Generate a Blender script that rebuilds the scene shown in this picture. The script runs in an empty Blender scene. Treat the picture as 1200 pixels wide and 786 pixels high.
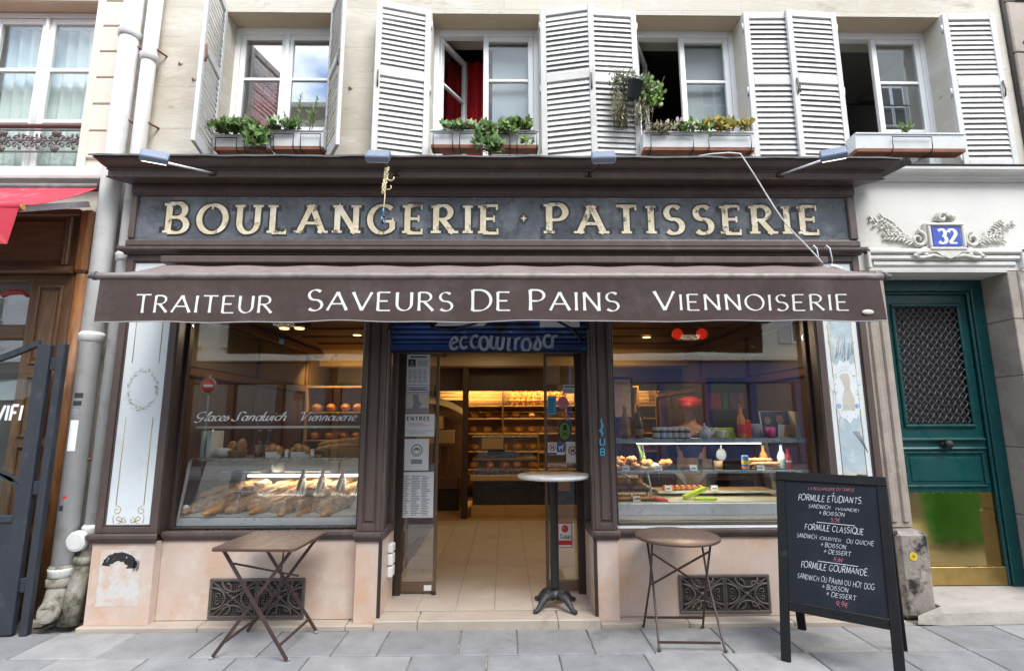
import bpy, math, random
from mathutils import Vector, Matrix, Euler, noise as mnoise
from math import sin, cos, pi, radians as rad
random.seed(7)
SC = bpy.context.scene
COL = SC.collection

# ---------------------------------------------------------------- camera
cam_d = bpy.data.cameras.new("camera")
cam = bpy.data.objects.new("camera", cam_d); COL.objects.link(cam)
cam_d.sensor_fit = 'HORIZONTAL'; cam_d.sensor_width = 36.0
cam_d.lens = 36.0 * 612.4 / 1200.0
cam_d.clip_start = 0.05; cam_d.clip_end = 600.0
PITCH, YAW, ROLL = 0.160117, 0.0144, -0.0033064
_f = Vector((sin(YAW) * cos(PITCH), cos(YAW) * cos(PITCH), sin(PITCH)))
_r = Vector((cos(YAW), -sin(YAW), 0)); _u = _r.cross(_f)
_r2 = _r * cos(ROLL) + _u * sin(ROLL); _u2 = _u * cos(ROLL) - _r * sin(ROLL)
cam.matrix_world = Matrix(((_r2.x, _u2.x, -_f.x, 0.0), (_r2.y, _u2.y, -_f.y, -4.28),
                           (_r2.z, _u2.z, -_f.z, 1.55), (0, 0, 0, 1)))
SC.camera = cam

# ---------------------------------------------------------------- sky, sun, exposure
SUN_EL, SUN_AZ = rad(50), rad(28)       # azimuth measured from straight behind the camera towards the right
w = bpy.data.worlds.new("World"); SC.world = w; w.use_nodes = True
nt = w.node_tree; nt.nodes.clear()
N = nt.nodes.new; L = nt.links.new
out = N("ShaderNodeOutputWorld"); bg = N("ShaderNodeBackground"); bg.inputs[1].default_value = 0.15
sky = N("ShaderNodeTexSky"); sky.sky_type = 'NISHITA'; sky.sun_disc = False
sky.sun_elevation = SUN_EL; sky.air_density = 1.1; sky.dust_density = .6
sun_dir = Vector((sin(SUN_AZ) * cos(SUN_EL), -cos(SUN_AZ) * cos(SUN_EL), sin(SUN_EL)))
sky.sun_rotation = math.atan2(sun_dir.x, sun_dir.y)
tc = N("ShaderNodeTexCoord"); nz = N("ShaderNodeTexNoise"); nz.inputs['Scale'].default_value = 3.2
nz.inputs['Detail'].default_value = 7; nz.inputs['Roughness'].default_value = .58
mp = N("ShaderNodeMapping"); mp.inputs['Scale'].default_value = (1, 1, 1.9)
cr = N("ShaderNodeValToRGB"); cr.color_ramp.elements[0].position = .42; cr.color_ramp.elements[1].position = .62
mx = N("ShaderNodeMix"); mx.data_type = 'RGBA'
mx.inputs[7].default_value = (8.6, 8.9, 9.3, 1)      # sunlit broken cloud
L(tc.outputs['Generated'], mp.inputs[0]); L(mp.outputs[0], nz.inputs['Vector']); L(nz.outputs[0], cr.inputs[0])
L(cr.outputs[0], mx.inputs[0]); L(sky.outputs[0], mx.inputs[6]); L(mx.outputs[2], bg.inputs[0]); L(bg.outputs[0], out.inputs[0])
sl = bpy.data.lights.new("sun", 'SUN'); sl.energy = 1.5; sl.angle = rad(32); sl.color = (1, .985, .96)
sun = bpy.data.objects.new("sun", sl); COL.objects.link(sun)
sun.rotation_euler = (-sun_dir).to_track_quat('-Z', 'Y').to_euler(); sun.location = (6, -8, 14)
SC.view_settings.view_transform = 'Standard'; SC.view_settings.look = 'None'
SC.view_settings.gamma = 1.0; SC.view_settings.use_curve_mapping = False
SC.view_settings.exposure = 1.8
SC.render.engine = 'CYCLES'
SC.cycles.max_bounces = 9; SC.cycles.transparent_max_bounces = 24
SC.cycles.sample_clamp_indirect = 6.0; SC.cycles.caustics_reflective = False; SC.cycles.caustics_refractive = False
SC.cycles.use_denoising = True

# ---------------------------------------------------------------- mesh builder
class MB:
    def __init__(s): s.v = []; s.f = []; s.sm = []
    def add(s, vs, fs, smooth=False):
        o = len(s.v); s.v += [tuple(p) for p in vs]
        s.f += [tuple(i + o for i in q) for q in fs]; s.sm += [smooth] * len(fs); return s
    def box(s, x0, x1, y0, y1, z0, z1, b=0.0):
        if x1 < x0: x0, x1 = x1, x0
        if y1 < y0: y0, y1 = y1, y0
        if z1 < z0: z0, z1 = z1, z0
        b = min(b, (x1-x0)*.45, (y1-y0)*.45, (z1-z0)*.45)
        if b <= 0:
            vs = [(x, y, z) for x in (x0, x1) for y in (y0, y1) for z in (z0, z1)]
            return s.add(vs, [(0,1,3,2),(4,6,7,5),(0,4,5,1),(2,3,7,6),(0,2,6,4),(1,5,7,3)])
        X = (x0, x1); Y = (y0, y1); Z = (z0, z1); vs = []; idx = {}
        for i in (0,1):
            for j in (0,1):
                for k in (0,1):
                    px, py, pz = X[i], Y[j], Z[k]; sx, sy, sz = (b if i==0 else -b), (b if j==0 else -b), (b if k==0 else -b)
                    for a, q in (('x', (px, py+sy, pz+sz)), ('y', (px+sx, py, pz+sz)), ('z', (px+sx, py+sy, pz))):
                        idx[(i,j,k,a)] = len(vs); vs.append(q)
        g = lambda i,j,k,a: idx[(i,j,k,a)]
        fs = []
        fs.append((g(0,0,0,'x'),g(0,0,1,'x'),g(0,1,1,'x'),g(0,1,0,'x'))); fs.append((g(1,0,0,'x'),g(1,1,0,'x'),g(1,1,1,'x'),g(1,0,1,'x')))
        fs.append((g(0,0,0,'y'),g(1,0,0,'y'),g(1,0,1,'y'),g(0,0,1,'y'))); fs.append((g(0,1,0,'y'),g(0,1,1,'y'),g(1,1,1,'y'),g(1,1,0,'y')))
        fs.append((g(0,0,0,'z'),g(0,1,0,'z'),g(1,1,0,'z'),g(1,0,0,'z'))); fs.append((g(0,0,1,'z'),g(1,0,1,'z'),g(1,1,1,'z'),g(0,1,1,'z')))
        for k in (0,1):
            for j in (0,1): fs.append((g(0,j,k,'y'),g(1,j,k,'y'),g(1,j,k,'z'),g(0,j,k,'z')))
            for i in (0,1): fs.append((g(i,0,k,'x'),g(i,1,k,'x'),g(i,1,k,'z'),g(i,0,k,'z')))
        for i in (0,1):
            for j in (0,1): fs.append((g(i,j,0,'x'),g(i,j,1,'x'),g(i,j,1,'y'),g(i,j,0,'y')))
            for j in (0,1):
                for k in (0,1): fs.append((g(i,j,k,'x'),g(i,j,k,'y'),g(i,j,k,'z')))
        return s.add(vs, fs)
    def bar(s, a, b, wd, ht, up=(0,0,1), bev=0.0):
        a = Vector(a); b = Vector(b); d = (b-a); ln = d.length; d.normalize()
        u = Vector(up); sd = d.cross(u)
        if sd.length < 1e-4: sd = d.cross(Vector((1,0,0)))
        sd.normalize(); u = sd.cross(d)
        t = MB(); t.box(0, ln, -wd/2, wd/2, -ht/2, ht/2, bev)
        return s.add([a + d*p[0] + sd*p[1] + u*p[2] for p in t.v], t.f)
    def tube(s, pts, r, n=8, closed=False, caps=True, smooth=True):
        P = [Vector(p) for p in pts]; m = len(P)
        R = r if isinstance(r, (list, tuple)) else [r]*m
        ref = None; vs = []
        for i in range(m):
            if closed: t = P[(i+1)%m] - P[i-1]
            else: t = P[min(i+1,m-1)] - P[max(i-1,0)]
            if t.length < 1e-9: t = Vector((0,0,1))
            t.normalize()
            if ref is None: ref = t.orthogonal().normalized()
            ref = ref - t*ref.dot(t)
            if ref.length < 1e-6: ref = t.orthogonal()
            ref.normalize(); bi = t.cross(ref)
            for k in range(n):
                a = 2*pi*k/n; vs.append(P[i] + (ref*cos(a) + bi*sin(a))*R[i])
        fs = []
        for i in range(m if closed else m-1):
            j = (i+1) % m
            for k in range(n): fs.append((i*n+k, i*n+(k+1)%n, j*n+(k+1)%n, j*n+k))
        s.add(vs, fs, smooth)
        if caps and not closed:
            o = len(s.v) - len(vs)
            s.f += [tuple(o+k for k in reversed(range(n))), tuple(o+(m-1)*n+k for k in range(n))]; s.sm += [False, False]
        return s
    def lathe(s, prof, c=(0,0,0), n=20, smooth=True, axis='z', sc=(1,1), caps=True):
        vs = []; fs = []; m = len(prof)
        for (r, h) in prof:
            for k in range(n):
                a = 2*pi*k/n; x, y = r*cos(a)*sc[0], r*sin(a)*sc[1]
                if axis == 'z': q = (x, y, h)
                elif axis == 'y': q = (x, h, y)
                else: q = (h, x, y)
                vs.append((c[0]+q[0], c[1]+q[1], c[2]+q[2]))
        for i in range(m-1):
            for k in range(n): fs.append((i*n+k, i*n+(k+1)%n, (i+1)*n+(k+1)%n, (i+1)*n+k))
        s.add(vs, fs, smooth)
        o = len(s.v)-len(vs)
        if caps:
            if prof[0][0] > 1e-5: s.f.append(tuple(o+k for k in reversed(range(n)))); s.sm.append(False)
            if prof[-1][0] > 1e-5: s.f.append(tuple(o+(m-1)*n+k for k in range(n))); s.sm.append(False)
        return s
    def prism(s, prof, x0, x1, ov0=0.0, ov1=0.0, yref=0.0):
        """profile of (y,z) swept along x; ov lets the ends step out with the profile (returned moulding)"""
        n = len(prof)
        vs = [(x0 + (y-yref)*ov0, y, z) for y, z in prof] + [(x1 - (y-yref)*ov1, y, z) for y, z in prof]
        fs = [(i, (i+1)%n, n+(i+1)%n, n+i) for i in range(n)]
        fs += [tuple(reversed(range(n))), tuple(range(n, 2*n))]
        return s.add(vs, fs)
    def plate(s, poly, y0, y1):
        """polygon in x,z extruded from y0 (front) to y1"""
        n = len(poly)
        vs = [(x, y0, z) for x, z in poly] + [(x, y1, z) for x, z in poly]
        fs = [tuple(range(n)), tuple(reversed(range(n, 2*n)))] + [((i+1)%n, i, n+i, n+(i+1)%n) for i in range(n)]
        return s.add(vs, fs)
    def slab(s, poly, z0, z1):
        n = len(poly)
        vs = [(x, y, z0) for x, y in poly] + [(x, y, z1) for x, y in poly]
        fs = [tuple(reversed(range(n))), tuple(range(n, 2*n))] + [(i, (i+1)%n, n+(i+1)%n, n+i) for i in range(n)]
        return s.add(vs, fs)
    def ball(s, c, r, n=12, m=8, amp=0.0, fr=3.0, seed=0.0, rot=None):
        if not isinstance(r, (list, tuple)): r = (r, r, r)
        vs = []
        for i in range(m+1):
            th = pi*i/m
            for k in range(n):
                a = 2*pi*k/n; d = Vector((sin(th)*cos(a), sin(th)*sin(a), cos(th)))
                q = 1.0 + (amp*mnoise.noise(d*fr + Vector((seed, seed*1.7, 0))) if amp else 0)
                p = Vector((d.x*r[0]*q, d.y*r[1]*q, d.z*r[2]*q))
                if rot is not None: p = rot @ p
                vs.append((c[0]+p.x, c[1]+p.y, c[2]+p.z))
        fs = [(i*n+k, (i+1)*n+k, (i+1)*n+(k+1)%n, i*n+(k+1)%n) for i in range(m) for k in range(n)]
        return s.add(vs, fs, True)
    def grid(s, fn, nu, nv, smooth=True):
        vs = [fn(i/nu, j/nv) for j in range(nv+1) for i in range(nu+1)]
        fs = [(j*(nu+1)+i, j*(nu+1)+i+1, (j+1)*(nu+1)+i+1, (j+1)*(nu+1)+i) for j in range(nv) for i in range(nu)]
        return s.add(vs, fs, smooth)
    def join(s, o, mtx=None):
        vs = o.v if mtx is None else [mtx @ Vector(p) for p in o.v]
        k = len(s.v); s.v += [tuple(p) for p in vs]
        s.f += [tuple(i+k for i in q) for q in o.f]; s.sm += o.sm; return s
    def mesh(s, name, m, off=(0,0,0)):
        me = bpy.data.meshes.new(name)
        me.from_pydata([(p[0]-off[0], p[1]-off[1], p[2]-off[2]) for p in s.v], [], s.f)
        me.polygons.foreach_set('use_smooth', s.sm); me.materials.append(M[m] if isinstance(m, str) else m)
        me.update(); return me

def raw(name, data, parent=None, loc=(0,0,0)):
    o = bpy.data.objects.new(name, data); COL.objects.link(o); o.location = loc
    if parent is not None: o.parent = parent
    return o
def tag(o, label=None, cat=None, group=None, kind=None):
    if label: o['label'] = label
    if cat: o['category'] = cat
    if group: o['group'] = group
    if kind: o['kind'] = kind
    return o
def thing(name, label, cat, loc=(0,0,0), rotz=0.0, group=None):
    o = raw(name, None, None, loc); o.rotation_euler = (0, 0, rotz); o.empty_display_size = .1
    return tag(o, label, cat, group)
def rootloc(o):
    while o.parent is not None: o = o.parent
    return o.location
def part(root, name, mb, m, label=None, local=False):
    """a piece of `root`; mb in world coordinates unless local"""
    off = (0,0,0) if local else rootloc(root)
    o = raw(name, mb.mesh(name, m, off), root)
    if label: o['label'] = label
    return o
def piece(root, name, me, loc, rot=(0,0,0), scale=(1,1,1)):
    """a repeated piece sharing mesh data; loc relative to the root"""
    o = raw(name, me, root, loc); o.rotation_euler = rot; o.scale = scale; return o
def solo(name, mb, m, label, cat, group=None):
    xs = [p[0] for p in mb.v]; ys = [p[1] for p in mb.v]; zs = [p[2] for p in mb.v]
    c = ((min(xs)+max(xs))/2, (min(ys)+max(ys))/2, min(zs))
    return tag(raw(name, mb.mesh(name, m, c), None, c), label, cat, group)
def struct(name, mb, m, kind='structure'):
    return tag(raw(name, mb.mesh(name, m)), kind=kind)
def copy_tree(o, parent=None):
    c = o.copy(); COL.objects.link(c); c.parent = parent
    for ch in list(o.children): copy_tree(ch, c)
    return c

# ---------------------------------------------------------------- materials
M = {}
def mat(name, col, rough=.6, var=.12, scale=5.0, bump=0.0, bscale=30.0, metal=0.0, spec=.5, stretch=(1,1,1),
        dirt=None, dirt2=None, dirt3=None, rand=0.0, joints=None, coat=0.0, rvar=.1, sss=0.0, trans=0.0, emit=None, alpha=None):
    m = bpy.data.materials.new(name); m.use_nodes = True; M[name] = m
    t = m.node_tree; n = t.nodes.new; l = t.links.new; p = t.nodes['Principled BSDF']
    p.inputs['Roughness'].default_value = rough; p.inputs['Metallic'].default_value = metal
    p.inputs['Specular IOR Level'].default_value = spec; p.inputs['Coat Weight'].default_value = coat
    p.inputs['Coat Roughness'].default_value = .15
    g = n('ShaderNodeNewGeometry'); mp = n('ShaderNodeMapping'); mp.inputs['Scale'].default_value = stretch
    l(g.outputs['Position'], mp.inputs[0])
    def nzz(sc, det=5, ro=.6):
        q = n('ShaderNodeTexNoise'); q.inputs['Scale'].default_value = sc; q.inputs['Detail'].default_value = det
        q.inputs['Roughness'].default_value = ro; l(mp.outputs[0], q.inputs['Vector']); return q.outputs[0]
    def mix(a, b, fac):
        x = n('ShaderNodeMix'); x.data_type = 'RGBA'
        for s_, v_ in ((6, a), (7, b)):
            if isinstance(v_, tuple): x.inputs[s_].default_value = (*v_, 1)
            else: l(v_, x.inputs[s_])
        if isinstance(fac, float): x.inputs[0].default_value = fac
        else: l(fac, x.inputs[0])
        return x.outputs[2]
    def ramp(f, a, b):
        r = n('ShaderNodeMapRange'); r.inputs[1].default_value = a; r.inputs[2].default_value = b; l(f, r.inputs[0]); return r.outputs[0]
    c = mix(tuple(max(0, q*(1-var)) for q in col), tuple(min(1, q*(1+var)) for q in col), ramp(nzz(scale), .3, .7))
    for d in (dirt, dirt2, dirt3):
        if d:   # (colour, low, high, scale)
            c = mix(c, d[0], ramp(nzz(d[3], 8, .65), d[1], d[2]))
    if rand:
        oi = n('ShaderNodeObjectInfo'); mr = n('ShaderNodeMapRange'); mr.inputs[3].default_value = 1-rand; mr.inputs[4].default_value = 1+rand*.8; l(oi.outputs['Random'], mr.inputs[0])
        mm = n('ShaderNodeMix'); mm.data_type = 'RGBA'; mm.blend_type = 'MULTIPLY'; mm.inputs[0].default_value = 1.0; l(c, mm.inputs[6]); l(mr.outputs[0], mm.inputs[7]); c = mm.outputs[2]
    jh = None
    if joints:      # (block width, course height, strength): hairline ashlar joints on an x-z wall
        sx = n('ShaderNodeSeparateXYZ'); cx_ = n('ShaderNodeCombineXYZ'); l(g.outputs['Position'], sx.inputs[0]); l(sx.outputs[0], cx_.inputs[0]); l(sx.outputs[2], cx_.inputs[1])
        bk = n('ShaderNodeTexBrick'); bk.inputs['Scale'].default_value = 1.0; bk.inputs['Mortar Size'].default_value = .004; bk.inputs['Mortar Smooth'].default_value = .6; bk.inputs['Brick Width'].default_value = joints[0]; bk.inputs['Row Height'].default_value = joints[1]
        bk.inputs['Color1'].default_value = (.96,.955,.94,1); bk.inputs['Color2'].default_value = (1.04,1.04,1.04,1); bk.inputs['Mortar'].default_value = (joints[2],)*3 + (1,)
        l(cx_.outputs[0], bk.inputs['Vector']); mm = n('ShaderNodeMix'); mm.data_type = 'RGBA'; mm.blend_type = 'MULTIPLY'; mm.inputs[0].default_value = 1.0; l(c, mm.inputs[6]); l(bk.outputs[0], mm.inputs[7]); c = mm.outputs[2]
    l(c, p.inputs['Base Color'])
    if rvar:
        r = n('ShaderNodeMapRange'); r.inputs[1].default_value = .3; r.inputs[2].default_value = .7
        r.inputs[3].default_value = max(.02, rough-rvar); r.inputs[4].default_value = min(1, rough+rvar)
        l(nzz(scale*1.7), r.inputs[0]); l(r.outputs[0], p.inputs['Roughness'])
    if bump:
        b = n('ShaderNodeBump'); b.inputs['Strength'].default_value = 1.0; b.inputs['Distance'].default_value = bump
        l(nzz(bscale, 6), b.inputs['Height']); l(b.outputs[0], p.inputs['Normal'])
    if sss: p.inputs['Subsurface Weight'].default_value = sss; p.inputs['Subsurface Radius'].default_value = (.02, .01, .006)
    if emit: p.inputs['Emission Color'].default_value = (*emit[0], 1); p.inputs['Emission Strength'].default_value = emit[1]
    return m
def glass(name, tint=(1,1,1), r0=.045, rough=0.0, dust=0.0):
    m = bpy.data.materials.new(name); m.use_nodes = True; M[name] = m
    t = m.node_tree; t.nodes.clear(); n = t.nodes.new; l = t.links.new
    o = n('ShaderNodeOutputMaterial'); tr = n('ShaderNodeBsdfTransparent'); tr.inputs[0].default_value = (*tint, 1)
    gl = n('ShaderNodeBsdfGlossy'); gl.inputs['Roughness'].default_value = rough
    lw = n('ShaderNodeLayerWeight'); lw.inputs[0].default_value = .5
    pw = n('ShaderNodeMath'); pw.operation = 'POWER'; pw.inputs[1].default_value = 5.0; l(lw.outputs['Facing'], pw.inputs[0])
    ma = n('ShaderNodeMath'); ma.operation = 'MULTIPLY_ADD'; ma.inputs[1].default_value = 1-r0; ma.inputs[2].default_value = r0; l(pw.outputs[0], ma.inputs[0])
    x = n('ShaderNodeMixShader'); l(ma.outputs[0], x.inputs[0]); l(tr.outputs[0], x.inputs[1]); l(gl.outputs[0], x.inputs[2])
    last = x.outputs[0]
    if dust:
        df = n('ShaderNodeBsdfDiffuse'); df.inputs[0].default_value = (.6, .58, .55, 1)
        g = n('ShaderNodeNewGeometry'); q = n('ShaderNodeTexNoise'); q.inputs['Scale'].default_value = 3; q.inputs['Detail'].default_value = 6
        l(g.outputs['Position'], q.inputs['Vector'])
        mm = n('ShaderNodeMath'); mm.operation = 'MULTIPLY'; mm.inputs[1].default_value = dust; l(q.outputs[0], mm.inputs[0])
        y = n('ShaderNodeMixShader'); l(mm.outputs[0], y.inputs[0]); l(last, y.inputs[1]); l(df.outputs[0], y.inputs[2]); last = y.outputs[0]
    l(last, o.inputs[0]); return m
def lamp_mat(name, col, k):
    m = bpy.data.materials.new(name); m.use_nodes = True; M[name] = m
    p = m.node_tree.nodes['Principled BSDF']; p.inputs['Base Color'].default_value = (*col, 1)
    p.inputs['Emission Color'].default_value = (*col, 1); p.inputs['Emission Strength'].default_value = k; return m

# stone, ground
mat('limestone', (.52,.48,.405), .85, .08, 1.6, .003, 26, spec=.25, dirt=((.40,.34,.25), .52, .76, 1.3), dirt2=((.64,.61,.56), .5, .72, 2.6), dirt3=((.28,.23,.17), .60, .76, 4), stretch=(.6,1,1.6), joints=(1.15, .42, .80))
mat('limestone_grey', (.36,.31,.26), .88, .16, 2.4, .006, 30, spec=.2, dirt=((.17,.14,.12), .52, .8, 2.2), dirt2=((.5,.46,.4), .58, .8, 5))
mat('carved_stone', (.60,.57,.51), .8, .12, 8, .002, 40, spec=.25, dirt=((.30,.26,.20), .54, .8, 14))
mat('painted_stone', (.64,.62,.575), .7, .05, 2.0, .002, 30, spec=.3, dirt=((.5,.47,.41), .58, .85, 2.6))
mat('left_stone', (.66,.60,.51), .85, .06, 2, .003, 30, spec=.25, dirt=((.5,.44,.36), .58, .85, 2))
mat('tan_soffit', (.55,.44,.31), .85, .10, 2, .003, 30, spec=.25)
mat('marble', (.60,.475,.40), .42, .10, 2.2, .0008, 60, spec=.45, dirt=((.60,.36,.22), .47, .74, 2.4), dirt2=((.66,.58,.50), .54, .72, 6), dirt3=((.42,.22,.13), .66, .76, 7))
mat('threshold_stone', (.43,.36,.29), .6, .1, 3, .002, 40, dirt=((.3,.25,.2), .58, .8, 5))
mat('slab_granite', (.235,.232,.230), .75, .20, 5, .004, 70, spec=.35, dirt=((.33,.33,.33), .48, .72, 120), dirt2=((.125,.122,.12), .58, .80, 2.0), dirt3=((.09,.088,.085), .70, .725, 13), rand=.13)
mat('slab_granite_warm', (.275,.268,.260), .75, .20, 5, .004, 70, spec=.35, dirt=((.37,.36,.355), .48, .72, 120), dirt2=((.15,.145,.14), .58, .80, 2.4), dirt3=((.10,.098,.095), .70, .725, 11), rand=.13)
mat('mortar', (.36,.33,.29), .95, .2, 9, .004, 60, spec=.1, dirt=((.10,.09,.08), .42, .62, 5))
mat('asphalt', (.055,.055,.057), .9, .2, 3, .004, 120, spec=.3)
mat('floor_tile', (.50,.42,.35), .38, .06, 3, .0004, 60, dirt=((.36,.29,.23), .58, .85, 4))
mat('grout', (.12,.1,.08), .9)
# shopfront
mat('brown_paint', (.094,.067,.059), .42, .14, 7, .0012, 60, spec=.45, stretch=(1,1,.25), dirt=((.17,.13,.11), .57, .8, 6), dirt2=((.045,.03,.026), .6, .8, 14), dirt3=((.36,.22,.12), .735, .755, 26))
mat('brown_dark', (.040,.027,.023), .45, .15, 7, .001, 60, spec=.4, stretch=(1,1,.25), dirt=((.09,.06,.045), .62, .8, 8))
mat('lead', (.10,.095,.092), .55, .2, 6, .004, 20, dirt=((.2,.19,.18), .55, .8, 4))
mat('white_glass', (.72,.77,.78), .13, .04, 2, spec=.5, rvar=.03, dirt=((.5,.55,.55), .6, .85, 5))
mat('blue_wash', (.42,.51,.55), .3, .12, 5, dirt=((.66,.71,.71), .50, .68, 7))
mat('beige_wash', (.55,.52,.45), .3, .08, 6)
mat('gold', (.50,.36,.15), .4, .15, 20, metal=.3)
mat('sage_print', (.45,.47,.40), .5, .2, 30)
mat('sign_glass', (.060,.068,.083), .26, .35, 2.5, spec=.6, rvar=.10, dirt=((.20,.215,.24), .47, .74, 3.0), dirt2=((.018,.018,.022), .56, .70, 7))  # lighter patches paint sky reflection and silvery weathering into the colour
mat('sign_letter', (.66,.56,.37), .5, .12, 9, .001, 40, dirt=((.80,.74,.58), .48, .64, 8), dirt2=((.15,.12,.09), .56, .62, 9))
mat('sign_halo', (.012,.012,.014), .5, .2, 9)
mat('canvas', (.074,.053,.048), .85, .10, 14, .0008, 400, spec=.15, dirt=((.125,.10,.095), .52, .8, 3.0), dirt2=((.055,.042,.04), .6, .82, 5))
mat('canvas_hem', (.35,.32,.31), .85)
mat('canvas_roof', (.21,.165,.15), .85, .12, 8, .001, 300, spec=.15, dirt=((.10,.09,.07), .55, .8, 6))
mat('awning_letter', (.72,.70,.66), .75, .05, 10, dirt=((.5,.47,.45), .6, .85, 12))
mat('bar_metal', (.24,.20,.18), .5, .15, 8, metal=.2, dirt=((.1,.09,.07), .5, .75, 7))
mat('iron', (.12,.10,.088), .65, .2, 20, .001, 120, metal=.3, dirt=((.16,.12,.09), .55, .8, 14))
mat('iron_black', (.02,.02,.021), .55, .2, 20, .001, 120, metal=.2)
mat('void', (.01,.009,.008), .95, 0)
mat('steel', (.62,.62,.62), .28, .06, 12, metal=.9, rvar=.08)
mat('aluminium', (.74,.75,.77), .35, .05, 12, metal=.35)
mat('bronze_frame', (.16,.11,.075), .45, .1, 9, metal=.4)
# upper floor
mat('shutter_white', (.57,.56,.535), .6, .05, 9, .0008, 60, dirt=((.44,.41,.37), .54, .80, 6), dirt2=((.28,.25,.22), .64, .72, 24), rand=.06)
mat('window_white', (.80,.80,.79), .45, .03, 6)
mat('planter_white', (.66,.67,.67), .55, .06, 9, dirt=((.4,.36,.31), .6, .8, 9))
mat('terracotta', (.22,.085,.045), .8, .2, 12, .001, 60, dirt=((.1,.06,.04), .55, .8, 14))
mat('leaf_ivy', (.10,.19,.045), .5, .35, 14, dirt=((.30,.38,.16), .52, .68, 22))
mat('leaf_light', (.16,.27,.06), .5, .3, 16, dirt=((.33,.38,.14), .55, .75, 20))
mat('leaf_yellow', (.42,.33,.05), .55, .35, 20, dirt=((.16,.2,.05), .5, .7, 24))
mat('leaf_dry', (.42,.37,.22), .7, .3, 20, dirt=((.5,.44,.34), .5, .75, 26))
mat('flower_pale', (.66,.52,.48), .6, .2, 20)
mat('stem', (.09,.08,.03), .8, .2, 20)
mat('soil', (.04,.028,.02), .95, .3, 40, .004, 90)
mat('pot_black', (.015,.022,.028), .35, .1, 8)
mat('red_cloth', (.55,.014,.02), .8, .15, 8, stretch=(8,8,.4))
mat('net_cloth', (.62,.66,.64), .9, .05, 8, stretch=(9,9,.4))
mat('blind_grey', (.32,.33,.36), .8, .03, 4)
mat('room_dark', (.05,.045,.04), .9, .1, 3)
mat('room_wall', (.30,.29,.27), .9, .05, 3)
glass('pane', (.94,.97,.96), .035)
glass('pane_sky', (.93,.96,.97), .24); glass('pane_mid', (.94,.97,.96), .09)
glass('shop_glass', (.97,.98,.975), .11, dust=.006)
glass('case_glass', (.93,.97,.96), .05); glass('case_front', (.98,.985,.98), .11)
glass('bottle_clear', (.85,.92,.92), .06)
# pipes
mat('pipe_white', (.70,.69,.665), .5, .05, 6, .001, 50, dirt=((.44,.40,.34), .54, .80, 5), dirt2=((.2,.14,.1), .66, .74, 12))
mat('pipe_bare', (.30,.275,.225), .8, .25, 9, .004, 70, dirt=((.05,.06,.018), .48, .64, 8), dirt2=((.5,.47,.42), .6, .75, 12))
# neighbours
mat('oak', (.150,.075,.036), .45, .25, 6, .001, 60, stretch=(6,6,.7), spec=.45, dirt=((.24,.14,.08), .55, .8, 6))
mat('oak_flat', (.155,.078,.038), .45, .25, 6, .001, 60, stretch=(.7,6,6), spec=.45, dirt=((.09,.045,.022), .55, .8, 5))
mat('oak_worn', (.26,.105,.032), .5, .3, 7, .002, 60, stretch=(5,5,.6), dirt=((.09,.035,.014), .5, .72, 5), dirt2=((.5,.44,.38), .6, .75, 6))
mat('red_canvas', (.46,.045,.065), .85, .1, 6, spec=.15, dirt=((.6,.2,.2), .56, .75, 3), dirt2=((.8,.72,.7), .66, .72, 9))
mat('gate_paint', (.028,.032,.042), .5, .15, 7, .0008, 60, dirt=((.085,.09,.105), .6, .8, 12))
mat('green_paint', (.004,.055,.057), .32, .12, 5, .0008, 40, spec=.5, dirt=((.02,.12,.12), .6, .85, 9), dirt2=((.5,.52,.48), .735, .76, 30))
mat('brass', (.74,.53,.20), .09, .07, 5, metal=1.0, rvar=.04, dirt=((.5,.33,.12), .55, .85, 4))
mat('brass_dull', (.50,.34,.12), .35, .15, 8, metal=.9, rvar=.1)
mat('blue_enamel', (.06,.10,.42), .25, .05, 8)
mat('enamel_white', (.80,.80,.78), .3, .02)
# furniture
mat('table_brown', (.105,.056,.040), .36, .10, 8, .0005, 80, metal=.1, spec=.5, dirt=((.18,.12,.08), .64, .82, 5))
mat('leg_brown', (.075,.045,.040), .45, .15, 14, metal=.2)
mat('table_white', (.62,.62,.61), .3, .06, 6, dirt=((.45,.45,.45), .52, .7, 40))
mat('board_black', (.008,.008,.009), .55, .2, 12, .0006, 60, spec=.25, dirt=((.05,.05,.05), .62, .8, 9))
mat('board_slate', (.016,.018,.025), .65, .12, 2, spec=.15, dirt=((.028,.031,.040), .5, .8, 3))
mat('chalk_white', (.78,.79,.80), .9, .05, 40, dirt=((.45,.46,.48), .58, .75, 60))
mat('chalk_pink', (.68,.20,.25), .9, .1, 40)
mat('paper', (.84,.86,.87), .75, .02, 4)
mat('paper_warm', (.66,.60,.52), .75, .06, 6)
mat('ink', (.03,.03,.035), .8, 0)
mat('ink_grey', (.25,.26,.28), .8, 0)
for nm, c in (('p_red',(.62,.03,.03)),('p_pink',(.70,.22,.30)),('p_blue',(.05,.14,.40)),('p_cyan',(.08,.42,.62)),('p_green',(.16,.32,.06)),('p_lime',(.48,.60,.04)),
              ('p_orange',(.70,.22,.03)),('p_yellow',(.72,.50,.04)),('p_white',(.78,.78,.76)),('p_grey',(.30,.31,.33)),('p_magenta',(.55,.03,.22)),
              ('p_navy',(.02,.035,.10)),('p_black',(.015,.015,.016)),('p_skin',(.45,.24,.16)),('p_purple',(.28,.12,.30)),('p_tan',(.36,.24,.12)),('p_cream',(.62,.54,.38))):
    mat(nm, c, .5, .06, 10)
mat('base_soot', (.30,.26,.22), .88, .2, 3, .008, 30, dirt=((.02,.018,.017), .50, .60, 4.2), dirt2=((.5,.46,.4), .58, .75, 9))
mat('iron_ornate', (.05,.05,.052), .5, .3, 40, .002, 90, metal=.4)
mat('rusty_stone', (.42,.33,.25), .8, .2, 20)
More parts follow.
